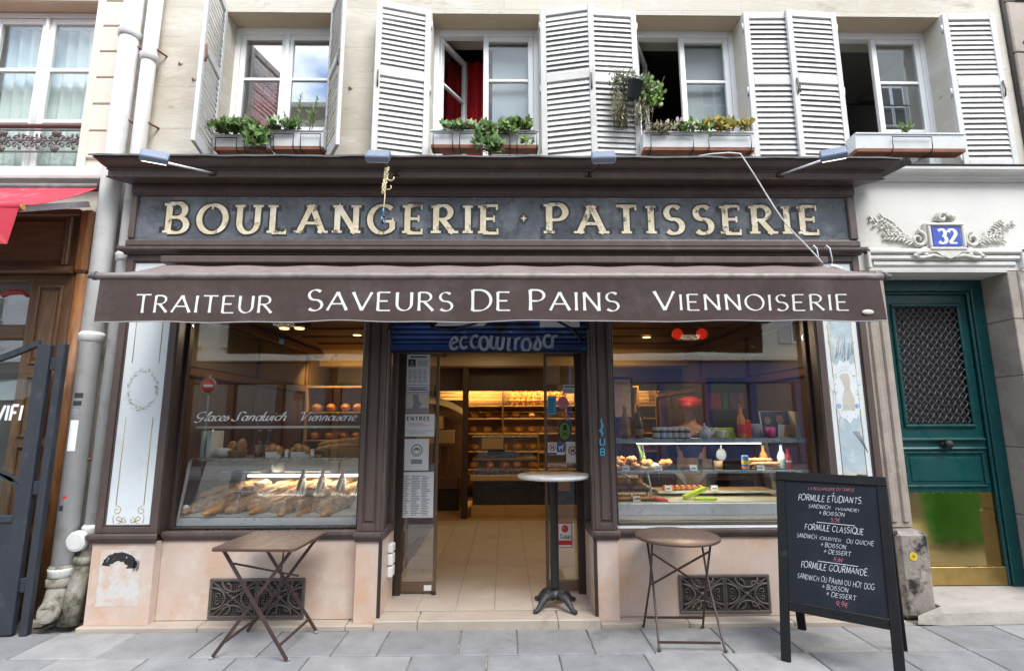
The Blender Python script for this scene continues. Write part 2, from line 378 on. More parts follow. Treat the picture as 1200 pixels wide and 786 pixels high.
mat('p_spray', (.40,.47,.55), .6, .25, 8, dirt=((.08,.14,.30), .55, .65, 12))
mat('p_softblue', (.28,.42,.66), .5, .1, 9)
mat('grille_metal', (.075,.072,.075), .45, .2, 30, metal=.5)
mat('threshold_grey', (.40,.36,.31), .8, .14, 3, .006, 30, dirt=((.22,.19,.16), .55, .8, 4))
mat('p_streetgreen', (.012,.22,.035), .4, .06, 3)
mat('handrail', (.12,.05,.04), .5, .1, 9)
mat('far_pane', (.03,.035,.04), .08, .2, .6, spec=.6, rvar=0)
# bakery
mat('cider', (.10,.035,.012), .08, .1, 9, spec=.6); mat('water_blue', (.36,.44,.48), .1, .1, 9, spec=.6); mat('rose_drink', (.34,.13,.12), .1, .1, 9, spec=.6)
mat('p_mint', (.42,.55,.47), .6, .05, 8); mat('steel_blue', (.34,.44,.50), .3, .06, 8, metal=.6)
mat('salad_mix', (.55,.10,.05), .6, .3, 30, dirt=((.14,.25,.04), .48, .56, 45), dirt2=((.7,.6,.4), .58, .64, 60))
mat('crust', (.44,.21,.075), .6, .3, 40, .002, 90, dirt=((.58,.33,.13), .48, .70, 50), dirt2=((.66,.50,.32), .64, .78, 40))
mat('crust_gold', (.50,.22,.05), .5, .3, 30, .002, 70, dirt=((.28,.10,.025), .55, .75, 30))
mat('crust_floury', (.46,.25,.11), .75, .3, 40, .002, 90, dirt=((.66,.50,.34), .50, .72, 30))
mat('pastry_dark', (.30,.13,.04), .45, .4, 40, .004, 70, dirt=((.5,.28,.08), .55, .7, 60))
mat('cream', (.74,.62,.36), .5, .1, 20)
mat('apricot', (.72,.27,.09), .35, .2, 40)
mat('wicker', (.30,.17,.07), .7, .3, 60, .002, 200)
mat('china', (.78,.78,.76), .15, .02)
mat('jam', (.16,.03,.02), .15, .2, 20)
mat('wood_warm', (.15,.068,.026), .5, .25, 6, .0006, 60, stretch=(5,5,.8))
mat('wood_lightwarm', (.46,.27,.10), .5, .15, 6, .0006, 60, stretch=(.8,5,5))
mat('cream_paint', (.50,.40,.25), .6, .05, 3)
mat('shop_wall', (.40,.27,.13), .7, .08, 3)
mat('wood_panel', (.075,.034,.015), .5, .25, 6, .0006, 60, stretch=(5,5,.8))
mat('panel_tan', (.17,.125,.07), .6, .06, 3); mat('ceiling_tan', (.20,.15,.085), .6, .06, 3)
mat('wood_dark', (.035,.018,.010), .5, .25, 6, stretch=(5,5,.8))
mat('counter_black', (.018,.016,.016), .3, .1, 5)
lamp_mat('tube_white', (1,.93,.80), 2.6)
lamp_mat('tube_warm', (1,.70,.30), 2.0)
mat('bulb_red', (.55,.012,.008), .12, .05, 9, spec=.6, emit=((1,.04,.01), .12))
lamp_mat('bulb_warm', (1,.62,.25), 1.2)
lamp_mat('flood_glow', (1,.93,.82), 1.2)

# ---------------------------------------------------------------- lettering: skeleton glyphs drawn with a broad nib
def arc(cx, cy, rx, ry, a0, a1, n=12):
    return [(cx + rx*cos(rad(a0 + (a1-a0)*i/n)), cy + ry*sin(rad(a0 + (a1-a0)*i/n))) for i in range(n+1)]
GL = {
 'A': (.86, [[(0,0),(.43,1)], [(.43,1),(.86,0)], [(.15,.35),(.71,.35)]]),
 'B': (.64, [[(.04,0),(.04,1)], [(.04,1),(.3,1)] + arc(.3,.76,.26,.24,90,-90) + [(.04,.52)], [(.04,.52),(.33,.52)] + arc(.33,.26,.31,.26,90,-90) + [(.04,0)]]),
 'C': (.80, [arc(.45,.5,.45,.5,48,312,18)]),
 'D': (.78, [[(.04,0),(.04,1)], [(.04,1),(.3,1)] + arc(.3,.5,.46,.5,90,-90,16) + [(.04,0)]]),
 'E': (.58, [[(.04,0),(.04,1)], [(.04,1),(.56,1)], [(.04,.52),(.46,.52)], [(.04,0),(.58,0)]]),
 'F': (.54, [[(.04,0),(.04,1)], [(.04,1),(.54,1)], [(.04,.52),(.44,.52)]]),
 'G': (.86, [arc(.46,.5,.46,.5,48,318,18) + [(.80,.42)], [(.56,.42),(.84,.42)]]),
 'H': (.76, [[(.04,0),(.04,1)], [(.72,0),(.72,1)], [(.04,.52),(.72,.52)]]),
 'I': (.12, [[(.06,0),(.06,1)]]),
 'L': (.54, [[(.04,0),(.04,1)], [(.04,0),(.54,0)]]),
 'M': (.92, [[(.04,0),(.12,1)], [(.12,1),(.46,.12)], [(.46,.12),(.80,1)], [(.80,1),(.88,0)]]),
 'N': (.78, [[(.06,0),(.06,1)], [(.06,1),(.72,0)], [(.72,0),(.72,1)]]),
 'O': (.94, [arc(.47,.5,.47,.5,90,450,26)]),
 'P': (.60, [[(.04,0),(.04,1)], [(.04,1),(.28,1)] + arc(.28,.73,.30,.27,90,-90) + [(.04,.46)]]),
 'Q': (.94, [arc(.47,.5,.47,.5,90,450,26), [(.52,.2),(.92,-.12)]]),
 'R': (.68, [[(.04,0),(.04,1)], [(.04,1),(.28,1)] + arc(.28,.75,.28,.25,90,-90) + [(.04,.5)], [(.26,.5),(.66,0)]]),
 'S': (.58, [arc(.29,.755,.25,.245,38,255,12) + arc(.29,.26,.28,.26,88,-142,14)]),
 'T': (.70, [[(.35,0),(.35,1)], [(0,1),(.70,1)]]),
 'U': (.74, [[(.05,1),(.05,.36)] + arc(.37,.36,.32,.36,180,360,14) + [(.69,1)]]),
 'V': (.82, [[(0,1),(.41,0)], [(.41,0),(.82,1)]]),
 'W': (1.12, [[(0,1),(.28,0)], [(.28,0),(.56,.9)], [(.56,.9),(.84,0)], [(.84,0),(1.12,1)]]),
 '2': (.60, [arc(.29,.72,.27,.28,165,-30,12) + [(.06,.02)], [(.06,.02),(.58,.02)]]),
 '3': (.58, [arc(.27,.75,.25,.25,150,-80,12), arc(.27,.27,.29,.27,88,-150,14)]),
 '5': (.56, [[(.5,1),(.12,1)], [(.12,1),(.08,.56)] + arc(.27,.32,.27,.32,120,-140,14)]),
 '8': (.56, [arc(.28,.75,.22,.25,-90,270,16), arc(.28,.25,.27,.25,90,450,16)]),
 '9': (.56, [arc(.28,.70,.25,.30,-10,350,16), [(.53,.70),(.50,.35),(.30,0)]]),
 '+': (.66, [[(.33,.08),(.33,.88)], [(0,.46),(.66,.46)]]),
 '-': (.4, [[(0,.45),(.4,.45)]]),
 '.': (.10, [[(.02,.0),(.08,.05)]]), ',': (.14, [[(.10,.08),(.02,-.14)]]),
 '(': (.22, [arc(.3,.5,.26,.62,130,230,6)]), ')': (.22, [arc(-.1,.5,.26,.62,50,-50,6)]),
 "'": (.1, [[(.05,1),(.05,.8)]]),
 '€': (.66, [arc(.4,.5,.34,.5,50,310,14), [(0,.58),(.5,.58)], [(0,.42),(.48,.42)]]),
 'g': (.5, [arc(.24,.30,.22,.30,40,400,12), [(.44,.58),(.40,-.2)] + arc(.2,-.2,.2,.18,0,-170,8)]),
 'l': (.26, [[(0,.05),(.16,.5),(.26,.92)] + arc(.2,.92,.07,.1,20,190,6) + [(.10,.3)] + arc(.17,.12,.07,.12,180,330,5)]),
 'a': (.50, [arc(.20,.28,.19,.28,60,420,12), [(.42,.56),(.36,.12)] + arc(.43,.1,.07,.1,180,320,4)]),
 'c': (.38, [arc(.22,.28,.20,.28,50,320,10)]),
 'e': (.38, [[(.05,.24),(.36,.36)] + arc(.22,.33,.14,.23,10,150,6) + arc(.22,.26,.20,.26,150,325,8)]),
 's': (.34, [[(0,.02),(.2,.58)] + arc(.18,.2,.15,.2,50,-150,9)]),
 'n': (.54, [[(.10,.56),(.02,0)], [(.04,.12)] + arc(.24,.36,.14,.2,150,20,6) + [(.36,.12)] + arc(.43,.1,.07,.1,180,320,4)]),
 'd': (.52, [arc(.20,.28,.19,.28,60,420,12), [(.54,1.0),(.38,.12)] + arc(.45,.1,.07,.1,180,320,4)]),
 'w': (.66, [[(.06,.56),(.02,.2)] + arc(.15,.16,.13,.16,180,340,6) + [(.34,.54)], [(.34,.54),(.30,.2)] + arc(.43,.16,.13,.16,180,350,6) + [(.62,.54)]]),
 'i': (.24, [[(.10,.56),(.05,.12)] + arc(.12,.1,.07,.1,180,320,4), [(.16,.78),(.17,.84)]]),
 'h': (.52, [[(.0,.3),(.2,.9),(.14,1.0),(.08,.8),(.0,0)], [(.04,.14)] + arc(.24,.36,.14,.2,150,20,6) + [(.36,.12)] + arc(.43,.1,.07,.1,180,320,4)]),
 'o': (.44, [arc(.21,.28,.20,.28,90,450,14)]),
 'k': (.42, [[(.04,1),(.04,0)], [(.36,.56),(.06,.26)], [(.14,.32),(.40,0)]]),
 't': (.34, [[(.14,.86),(.14,.1)] + arc(.22,.1,.08,.1,180,300,4), [(0,.56),(.32,.56)]]),
 'r': (.36, [[(.08,.56),(.02,0)], [(.04,.2)] + arc(.22,.40,.16,.16,170,60,5)]),
 '{': (.78, [arc(.42,.62,.36,.36,60,300,12) + [(.62,.45)], [(.62,.45),(.52,.0)] + arc(.30,-.02,.22,.16,0,-160,8)]),          # script G
 '}': (.80, [arc(.62,.86,.22,.14,-20,150,8) + [(.42,.5)] + arc(.28,.16,.22,.18,40,-190,10), ]),                           # script S
 '|': (.86, [arc(.12,.86,.14,.12,200,40,7) + [(.26,.4),(.30,0)], [(.30,0),(.58,.6),(.86,1.02)]]),                         # script V
}
def stroke(mb, pts, thick, thin, nib, put, depth, serif=False, seg=.25, flare=0.0):
    P = []
    for a, b in zip(pts[:-1], pts[1:]):
        d = math.hypot(b[0]-a[0], b[1]-a[1]); k = max(1, int(d/seg))
        for i in range(k): P.append((a[0]+(b[0]-a[0])*i/k, a[1]+(b[1]-a[1])*i/k))
    P.append(pts[-1]); n = len(P); vs = []
    tot = max(1, n-1)
    for i in range(n):
        a = P[max(0, i-1)]; b = P[min(n-1, i+1)]; dx, dy = b[0]-a[0], b[1]-a[1]; q = math.hypot(dx, dy) or 1
        dx /= q; dy /= q; th = math.atan2(dy, dx)
        wd = (thin + (thick-thin)*abs(sin(th-nib)))/2
        if flare: u = abs(2*i/tot - 1); wd *= 1 + flare*(u**3) - flare*.4
        vs.append(put(P[i][0]-dy*wd, P[i][1]+dx*wd, depth)); vs.append(put(P[i][0]+dy*wd, P[i][1]-dx*wd, depth))
    mb.add(vs, [(2*i, 2*i+1, 2*i+3, 2*i+2) for i in range(n-1)])
    if serif:
        for (e, o) in ((pts[0], pts[1]), (pts[-1], pts[-2])):
            dx, dy = e[0]-o[0], e[1]-o[1]; q = math.hypot(dx, dy) or 1
            if abs(dy/q) > .75 and (e[1] < .03 or e[1] > .97):
                h = thick*.86; z0, z1 = (e[1]-.0, e[1]+thin) if e[1] < .5 else (e[1]-thin, e[1])
                mb.add([put(e[0]-h, z0, depth+.5), put(e[0]+h, z0, depth+.5), put(e[0]+h, z1, depth+.5), put(e[0]-h, z1, depth+.5)], [(0,1,2,3)])
            elif abs(dx/q) > .95 and dx > 0:
                h = .16; z0, z1 = (e[1]-thin/2, e[1]+h) if e[1] < .03 else ((e[1]-h, e[1]+thin/2) if e[1] > .97 else (e[1]-h*.7, e[1]+h*.7))
                mb.add([put(e[0]-thin*.7, z0, depth+.5), put(e[0]+thin*.15, z0, depth+.5), put(e[0]+thin*.15, z1, depth+.5), put(e[0]-thin*.7, z1, depth+.5)], [(0,1,2,3)])
def text_width(txt, gap, sm=1.0, space=.4):
    x = 0
    for i, ch in enumerate(txt):
        if ch == ' ': x += space; continue
        k = 1.0 if (i == 0 or txt[i-1] == ' ') else sm
        x += GL[ch][0]*k + gap
    return x - gap
def letters(txt, place, height, width=None, thick=.16, thin=.07, nib=rad(18), gap=.18, sm=1.0, serif=False, slant=0.0,
            jit=0.0, space=.4, flare=0.0, base_up=0.0, grow=0.0):
    """one mesh of a run of writing. place(u, v, d) -> xyz, u along the line in metres, v up, d a depth step index"""
    mb = MB(); tw = text_width(txt, gap, sm, space); hs = height if width is None else width/tw
    x = 0; d = 0; rg = random.Random(len(txt)*31 + ord(txt[0]))
    for i, ch in enumerate(txt):
        if ch == ' ': x += space; continue
        k = 1.0 if (i == 0 or txt[i-1] == ' ') else sm
        jx, jy, js = ((rg.random()-.5)*jit, (rg.random()-.5)*jit, 1+(rg.random()-.5)*jit*1.5)
        gw, sts = GL[ch]
        for st in sts:
            d = (d+1) % 6
            put = lambda a, b, dd, x=x, k=k, jx=jx, jy=jy, js=js: place((x + (a*js+jx)*k + b*slant*k)*hs, (b*js*k + jy)*height, dd)
            stroke(mb, st, thick + grow, thin + grow, nib, put, d, serif, flare=flare)
        x += gw*k + gap
    return mb
def wall_text(x0, z0, y, step=.00025):
    return lambda u, v, d: (x0 + u, y - d*step, z0 + v)
# ================================================================ ground, pavement
g = MB(); g.box(-250, 250, -250, 250, -.40, -.15); struct('ground', g, 'asphalt')
g = MB(); g.box(-14, 14, -2.62, 8, -.149, -.014); pave = struct('pavement', g, 'mortar')
g = MB()
for i in range(24): g.box(-14 + i*28/24 + .004, -14 + (i+1)*28/24 - .004, -2.92, -2.63, -.149, -.004, .012)
struct('kerb', g, 'slab_granite')
g = MB(); g.box(-30, 30, -14.4, -11.2, -.149, -.01, .01); struct('far_pavement', g, 'slab_granite')
rg = random.Random(3)
rows = [(.30, -.045), (-.053, -.475), (-.485, -.99), (-1.0, -1.52), (-1.53, -2.05), (-2.06, -2.61)]
fixed = {1: [-3.9,-3.3,-2.72,-2.10,-1.66,-1.17,-.86,-.325,.085,.61,1.02,1.55,2.02,2.55,3.155,3.7],
         2: [-3.62,-2.95,-2.36,-1.78,-1.30,-.62,-.12,.36,.93,1.46,2.05,2.61,3.157,3.72]}
for r, (ya, yb) in enumerate(rows):
    xs = fixed.get(r)
    if xs is None:
        xs = [-4.6]
        while xs[-1] < 4.8: xs.append(xs[-1] + rg.uniform(.42, .64))
    xs = ([-5.2, -4.55] if xs[0] > -4.3 else []) + xs
    while xs[-1] < 5.6: xs.append(xs[-1] + rg.uniform(.45, .62))
    for a, b in zip(xs[:-1], xs[1:]):
        if r == 0 and b > -3.22 and a < 3.06: continue
        cx, cy = (a+b)/2, (ya+yb)/2; s = MB(); j = .005
        y0, y1 = min(ya, yb), max(ya, yb)
        sk = rg.uniform(-.006, .006)
        poly = [(a+j-cx+sk, y0-cy), (b-j-cx+sk, y0-cy), (b-j-cx, y1-cy), (a+j-cx, y1-cy)]
        ins = [(x*(1-.006/max(.1, abs(x))) if abs(x) > .01 else x, y*(1-.006/max(.1, abs(y)))) for x, y in poly]
        vs = [(x, y, -.03) for x, y in poly] + [(x, y, -.005) for x, y in poly] + [(x, y, 0) for x, y in ins]
        fs = [(i, (i+1) % 4, 4+(i+1) % 4, 4+i) for i in range(4)] + [(4+i, 4+(i+1) % 4, 8+(i+1) % 4, 8+i) for i in range(4)] + [(8, 9, 10, 11)]
        s.add(vs, fs)
        o = raw('paving_slab', s.mesh('paving_slab', 'slab_granite_warm' if rg.random() < .4 else 'slab_granite'), pave, (cx, cy, rg.uniform(-.002, .0005)))
        o.rotation_euler = (rg.uniform(-.003, .003), rg.uniform(-.003, .003), 0)

# ================================================================ inside of the shop
FZ = .07
g = MB(); g.box(-3.0, 3.0, .10, 6.6, -.012, FZ-.006); floor = struct('floor', g, 'grout')
tiles = MB(); tiles.box(-.1535, .1535, -.3075, .3075, -.004, .006, .0012); tme = tiles.mesh('floor_tile', 'floor_tile')
for i in range(7):
    for k in range(6):
        piece(floor, 'floor_tile', tme, (-.858 + i*.31, .455 + k*.62 + (.0 if i % 2 else .31), FZ-.006))
for i in range(7):
    if i % 2 == 0:
        piece(floor, 'floor_tile', tme, (-.858 + i*.31, .30, FZ-.0062), scale=(1, .5, 1))
g = MB(); g.box(-1.4, 1.6, 4.10, 6.5, -.01, FZ+.002); struct('rear_floor', g, 'wood_lightwarm')
g = MB(); g.box(-1.09, 1.11, 3.86, 4.09, -.01, FZ+.001); struct('floor_strip', g, 'wood_lightwarm')
g = MB(); g.box(-3.06, -2.96, .22, 6.6, 0, 2.7); wl = struct('wall_left', g, 'shop_wall')
g = MB(); g.box(2.96, 3.04, .52, 6.6, 0, 2.7); wr = struct('wall_right', g, 'shop_wall')
g = MB(); g.box(-3.06, 3.04, 6.6, 6.7, 0, 2.7); struct('wall_back', g, 'shop_wall')
g = MB(); g.box(-3.0, 3.0, .24, 6.6, 2.66, 2.74); ceil = struct('ceiling', g, 'ceiling_tan')
# panelling of the side walls and coffers of the ceiling
for sx, wall in ((-1, wl), (1, wr)):
    x = sx*2.96
    for k in range(4):
        y0 = .55 + k*1.5; y1 = y0 + 1.38
        g = MB(); g.box(x, x - sx*.03, y0, y1, .1, 1.95, .01); part(wall, 'panel', g, 'wood_panel')
        g = MB(); g.box(x, x - sx*.03, y0, y1, 2.05, 2.5, .01); part(wall, 'panel', g, 'panel_tan')
        g = MB(); g.box(x, x - sx*.055, y1+.01, y1+.11, .07, 2.62, .008); part(wall, 'pilaster', g, 'wood_warm')
    g = MB(); g.box(x, x - sx*.07, .53, 6.5, 1.96, 2.04, .01); part(wall, 'rail', g, 'wood_warm')
    g = MB(); g.box(x, x - sx*.09, .53, 6.5, 2.52, 2.63, .02); part(wall, 'rail', g, 'wood_warm')
for k in range(5):
    y0 = .75 + k*.62
    for x0, x1 in ((-2.7, -1.2), (1.0, 2.7)):
        g = MB(); g.box(x0, x1, y0, y0+.42, 2.636, 2.663, .004); part(ceil, 'panel', g, 'wood_warm')
for x in (-1.0, .8):
    g = MB(); g.box(x-.07, x+.07, .5, 4.0, 2.54, 2.662, .006); part(ceil, 'beam', g, 'wood_warm')

# ================================================================ the far side of the street, seen only in the glass
def far_house(x0, x1, h, body, label, shop, seed, sill, shopmat):
    rg = random.Random(seed); Y = -14.4; t = thing('town_house', label, 'building', ((x0+x1)/2, Y, 0), group='houses across the street')
    g = MB(); g.box(x0, x1, Y-6, Y, 3.7, h); g.box(x0, x1, Y-6, Y-1.2, 0, 3.7); part(t, 'wall', g, body)
    g = MB(); g.prism([(Y-.02, 3.62), (Y+.35, 3.66), (Y+.35, 3.8), (Y-.02, 3.86)], x0, x1); part(t, 'string_course', g, body)
    g = MB(); g.prism([(Y-.02, h-.5), (Y+.45, h-.2), (Y+.45, h), (Y-.02, h)], x0, x1); part(t, 'cornice', g, body)
    n = max(1, int((x1-x0)/2.1)); wd = (x1-x0)/n
    k = 0
    z = 4.3
    while z < h-2.2:
        for i in range(n):
            cx = x0 + (i+.5)*wd
            g = MB(); g.box(cx-.52, cx+.52, Y+.0, Y+.05, z, z+1.8); g2 = part(t, 'window', g, 'window_white')
            g = MB()
            for a in (-.27, .27):
                for b in (.46, 1.34): g.box(cx+a-.2, cx+a+.2, Y+.052, Y+.056, z+b-.38, z+b+.38)
            part(g2, 'pane', g, 'far_pane')
            g = MB()
            for s in (-1, 1): g.box(cx+s*.56, cx+s*1.0, Y+.01, Y+.05, z, z+1.8, .01)
            if sill == 'shutter': part(t, 'shutter', g, 'shutter_white')
            else:
                g = MB(); g.box(cx-.75, cx+.75, Y+.01, Y+.3, z-.16, z-.05, .02); part(t, 'balcony', g, body)
                g = MB(); g.box(cx-.72, cx+.72, Y+.24, Y+.27, z+.8, z+.84)
                for q in range(19): g.box(cx-.71+q*.0785, cx-.70+q*.0785, Y+.25, Y+.26, z-.05, z+.8)
                part(t, 'railing', g, 'iron_black')
        z += 3.0
    # ground floor shop
    g = MB(); g.box(x0+.1, x1-.1, Y-.1, Y+.16, 2.85, 3.6, .03); part(t, 'fascia', g, shopmat)
    nb = max(2, int((x1-x0)/1.5)); bw = (x1-x0-.2)/nb
    for i in range(nb+1):
        xx = x0+.1+i*bw; g = MB(); g.box(xx-.12, xx+.12, Y-.1, Y+.12, 0, 2.85, .02); part(t, 'pilaster', g, shopmat)
    for i in range(nb):
        a, b = x0+.22+i*bw, x0-.02+(i+1)*bw
        g = MB(); g.box(a, b, Y-.05, Y, 0, .6); part(t, 'stall_riser', g, shopmat)
        g = MB(); g.box(a, b, Y-.05, Y-.03, .6, 2.85); part(t, 'shop_window', g, 'far_pane')
    if shop:
        g = MB(); n_ = 12
        g.grid(lambda u, v: (x0+.3+u*(x1-x0-.6), Y+.15+v*1.2, 3.0-v*.75), n_, 3); part(t, 'awning', g, shop)
    return t
mat('far_white', (.80,.80,.80), .8, .06, .6)
mat('far_cream', (.66,.60,.50), .85, .1, .6)
mat('far_grey', (.50,.48,.45), .85, .12, .7)
mat('blue_shop', (.03,.06,.17), .5, .1, 2)
far_house(-36, -25, 15, 'far_white', 'white painted house far down the street, mirrored beside the left pilaster', None, 1, 'shutter', 'oak')
far_house(-24.9, -15.2, 14.5, 'far_white', 'white house with railings mirrored at the right of the bread window', 'p_white', 2, 'rail', 'brown_dark')
far_house(-15.1, -6.2, 14, 'far_cream', 'cream stone house over a dark wooden shop mirrored in the bread window', None, 3, 'rail', 'wood_dark')
far_house(-6.1, 2.2, 13, 'far_grey', 'grey stone house straight across the street, mirrored in the door glass', None, 4, 'rail', 'wood_warm')
far_house(2.3, 12.4, 18.5, 'far_cream', 'cream house over a blue shop mirrored in the pastry window', None, 5, 'shutter', 'blue_shop')
far_house(12.5, 24, 17.5, 'far_grey', 'grey house far along the street mirrored at the right window edge', 'p_red', 6, 'rail', 'brown_dark')
# ================================================================ the shopfront
SF = thing('shopfront', 'dark brown painted wooden bakery shopfront with pink marble base and gilded sign', 'shopfront', (0, 0, 0))
def P_(name, m, fn, label=None, parent=None):
    b = MB(); fn(b); return part(parent or SF, name, b, m, label)
# base strip and threshold
xs = [-3.2, -2.3, -1.2, -.985]
for a, b in zip(xs[:-1], xs[1:]): P_('plinth_stone', 'threshold_stone', lambda g: g.box(a+.002, b-.002, -.050, .085, -.01, .032, .006))
xs = [.725, 1.4, 2.2, 3.06]
for a, b in zip(xs[:-1], xs[1:]): P_('plinth_stone', 'threshold_stone', lambda g: g.box(a+.002, b-.002, -.050, .085, -.01, .032, .006))
for a, b in ((-.983, -.66), (-.657, .40), (.403, .723)):
    P_('threshold', 'threshold_stone', lambda g: g.box(a, b, -.062, .142, -.01, .066, .006))
# marble base
def marble(a, b, y, d=.16, z1=.625): return P_('marble_panel', 'marble', lambda g: g.box(a, b, y, y+d, .030, z1, .004))
marble(-3.18, -2.70, 0, .30); lb = marble(-2.699, -1.157, .085); marble(-1.156, -.976, .0, .2)
marble(.716, .884, .0, .2); rb = marble(.885, 2.612, .085); marble(2.613, 3.04, 0, .30)
for sx, x in ((1, -.975), (-1, .715)):
    for z0, z1 in ((.068, .30), (.303, .62)):
        P_('jamb_panel', 'marble', lambda g: g.box(x, x+sx*.018, .016, .46, z0, z1, .003))
    P_('jamb_strip', 'brown_dark', lambda g: g.box(x-sx*.004, x+sx*.022, -.006, .015, .066, .625, .004))
    # glazed return above
    P_('jamb_post', 'brown_paint', lambda g: g.box(x-sx*.03, x+sx*.02, .012, .09, .69, 2.30, .006))
    P_('jamb_post', 'brown_paint', lambda g: g.box(x-sx*.03, x+sx*.02, .40, .47, .69, 2.30, .006))
    P_('jamb_post', 'brown_paint', lambda g: g.box(x-sx*.03, x+sx*.024, .0125, .471, .622, .692, .006))
    P_('side_pane', 'shop_glass', lambda g: g.box(x-sx*.012, x-sx*.006, .088, .402, .69, 2.3))
# moulded ledges
def ledge(a, b, y, e0=0.0, e1=0.0, m='brown_paint'):
    P_('ledge', m, lambda g: g.prism([(y+.02,.618),(y-.012,.622),(y-.018,.640),(y-.030,.648),(y-.040,.664),(y-.040,.684),(y-.028,.694),(y+.02,.694)], a, b, e0, e1, y))
ledge(-3.19, -2.692, 0, .6, .6); ledge(-2.690, -1.166, .085); ledge(-1.160, -.970, 0, .3, .3); ledge(.710, .890, 0, .3, .3)
ledge(.893, 2.606, .085); ledge(2.608, 3.05, 0, .6, .6)
P_('sill', 'aluminium', lambda g: g.box(.90, 2.60, .052, .14, .6945, .705, .002))
# pilasters with recessed panels, flanking the door
def framed(x0, x1, z0, z1, y, st=.04, dep=.02, m='brown_paint', back=True, wd=.1):
    P_('pilaster', m, lambda g: g.box(x0, x1, y+dep, y+dep+wd, z0, z1))
    P_('stile', m, lambda g: g.box(x0, x0+st, y, y+dep+.001, z0, z1, .004)); P_('stile', m, lambda g: g.box(x1-st, x1, y, y+dep+.001, z0, z1, .004))
    P_('rail', m, lambda g: g.box(x0+st+.0005, x1-st-.0005, y+.001, y+dep+.001, z0, z0+st*1.6, .004)); P_('rail', m, lambda g: g.box(x0+st+.0005, x1-st-.0005, y+.001, y+dep+.001, z1-st*1.6, z1, .004))
    P_('raised_field', m, lambda g: g.box(x0+st+.018, x1-st-.018, y+.008, y+dep+.002, z0+st*1.6+.02, z1-st*1.6-.02, .007))
framed(-1.155, -.976, .695, 2.55, 0.0, .034); framed(.716, .884, .695, 2.55, 0.0, .032)
# graffiti tag in light blue on the right pilaster
tg = MB()
for pts in ([(.775,1.545),(.80,1.50),(.765,1.46),(.80,1.44)], [(.785,1.56),(.785,1.42)], [(.768,1.40),(.768,1.35),(.805,1.35),(.805,1.40)], [(.77,1.32),(.80,1.32),(.80,1.27),(.77,1.27),(.77,1.32)], [(.77,1.295),(.80,1.295)]):
    for i, (a, b) in enumerate(zip(pts[:-1], pts[1:])): tg.bar((a[0],-.0010+.0003*i,a[1]), (b[0],-.0010+.0003*i,b[1]), .0085, .002, (0,1,0))
part(SF, 'graffiti_tag', tg, 'p_cyan', 'light blue felt pen tag')['kind'] = 'stuff'
# corner pilasters with reverse-painted glass panels
def corner(x0, x1, st=.058):
    zt, zb = 2.93, .695
    P_('pilaster', 'brown_paint', lambda g: g.box(x0, x1, .03, .22, zb, zt))
    P_('stile', 'brown_paint', lambda g: g.box(x0, x0+st, 0, .031, zb, zt, .004)); P_('stile', 'brown_paint', lambda g: g.box(x1-st, x1, 0, .031, zb, zt, .004))
    P_('rail', 'brown_paint', lambda g: g.box(x0+st+.0005, x1-st-.0005, .001, .031, zb, zb+.045, .004)); P_('rail', 'brown_paint', lambda g: g.box(x0+st+.0005, x1-st-.0005, .001, .031, zt-.05, zt, .004))
    for s, xx in ((1, x0+st), (-1, x1-st)):
        P_('bead', 'brown_paint', lambda g: g.box(xx, xx+s*.014, .012, .030, zb+.046, zt-.051, .005))
    for zz in (zb+.046, zt-.065): P_('bead', 'brown_paint', lambda g: g.box(x0+st+.0145, x1-st-.0145, .012, .030, zz, zz+.014, .005))
    return P_('glass_panel', 'white_glass', lambda g: g.box(x0+st+.013, x1-st-.013, .021, .0305, zb+.058, zt-.063))
gl = corner(-3.18, -2.70); gr = corner(2.613, 3.04)
def spiral(cx, cz, r, a0, turns, y, k=1, n=22):
    return [(cx + k*r*(1-.78*i/n)*cos(a0 + turns*2*pi*i/n), y, cz + r*(1-.78*i/n)*sin(a0 + turns*2*pi*i/n)) for i in range(n+1)]
def gilding(cx, hw):
    b = MB(); y = .0205
    for s in (-1, 1):
        for z0, z1 in ((.90, 1.58), (2.02, 2.62)): b.tube([(cx+s*hw, y, z0), (cx+s*hw, y, z1)], .0034, 5)
        b.tube(spiral(cx+s*(hw-.012), .862, .034, pi/2, 1.15, y, s), .003, 5)
        b.tube(spiral(cx+s*(hw-.03), .795, .030, -pi/2, -1.1, y, s), .003, 5)
        b.tube([(cx+s*(hw+.004), y, .832), (cx+s*(hw+.012), y, .80), (cx+s*(hw+.004), y, .768)], .003, 5)
        b.tube(spiral(cx+s*.030, .787, .024, pi/2, -1.1, y, s), .003, 5)
        b.tube([(cx+s*.052, y, .775), (cx+s*.075, y, .788), (cx+s*(hw-.06), y, .775)], .003, 5)
        b.tube(spiral(cx+s*.05, 2.78, .04, 0, 1.2, y, s), .003, 5)
        b.tube([(cx+s*.09, y, 2.78), (cx+s*.12, y, 2.81), (cx+s*.125, y, 2.75)], .003, 5)
    return b
part(gl, 'gilding', gilding(-2.94, .108), 'gold')['kind'] = 'stuff'
for s in (-1, 1): b = MB(); b.tube([(2.826+s*.098, .0205, .80), (2.826+s*.098, .0205, 2.66)], .0032, 5); part(gr, 'gilding', b, 'gold')
b = MB(); rg = random.Random(5)
for i in range(150):           # faded wreath of printed flowers
    a = rg.uniform(0, 2*pi); rr = rg.gauss(1, .07); r = rg.uniform(.004, .010)
    c = (-2.94 + .118*rr*cos(a), .0205 - .0002*(i % 3), 1.80 + .155*rr*sin(a))
    b.plate([(c[0]+r*cos(q*2*pi/5+a), c[2]+r*.8*sin(q*2*pi/5+a)) for q in range(5)], c[1]-.0002, c[1]+.0012)
part(gl, 'flower_wreath', b, 'sage_print')
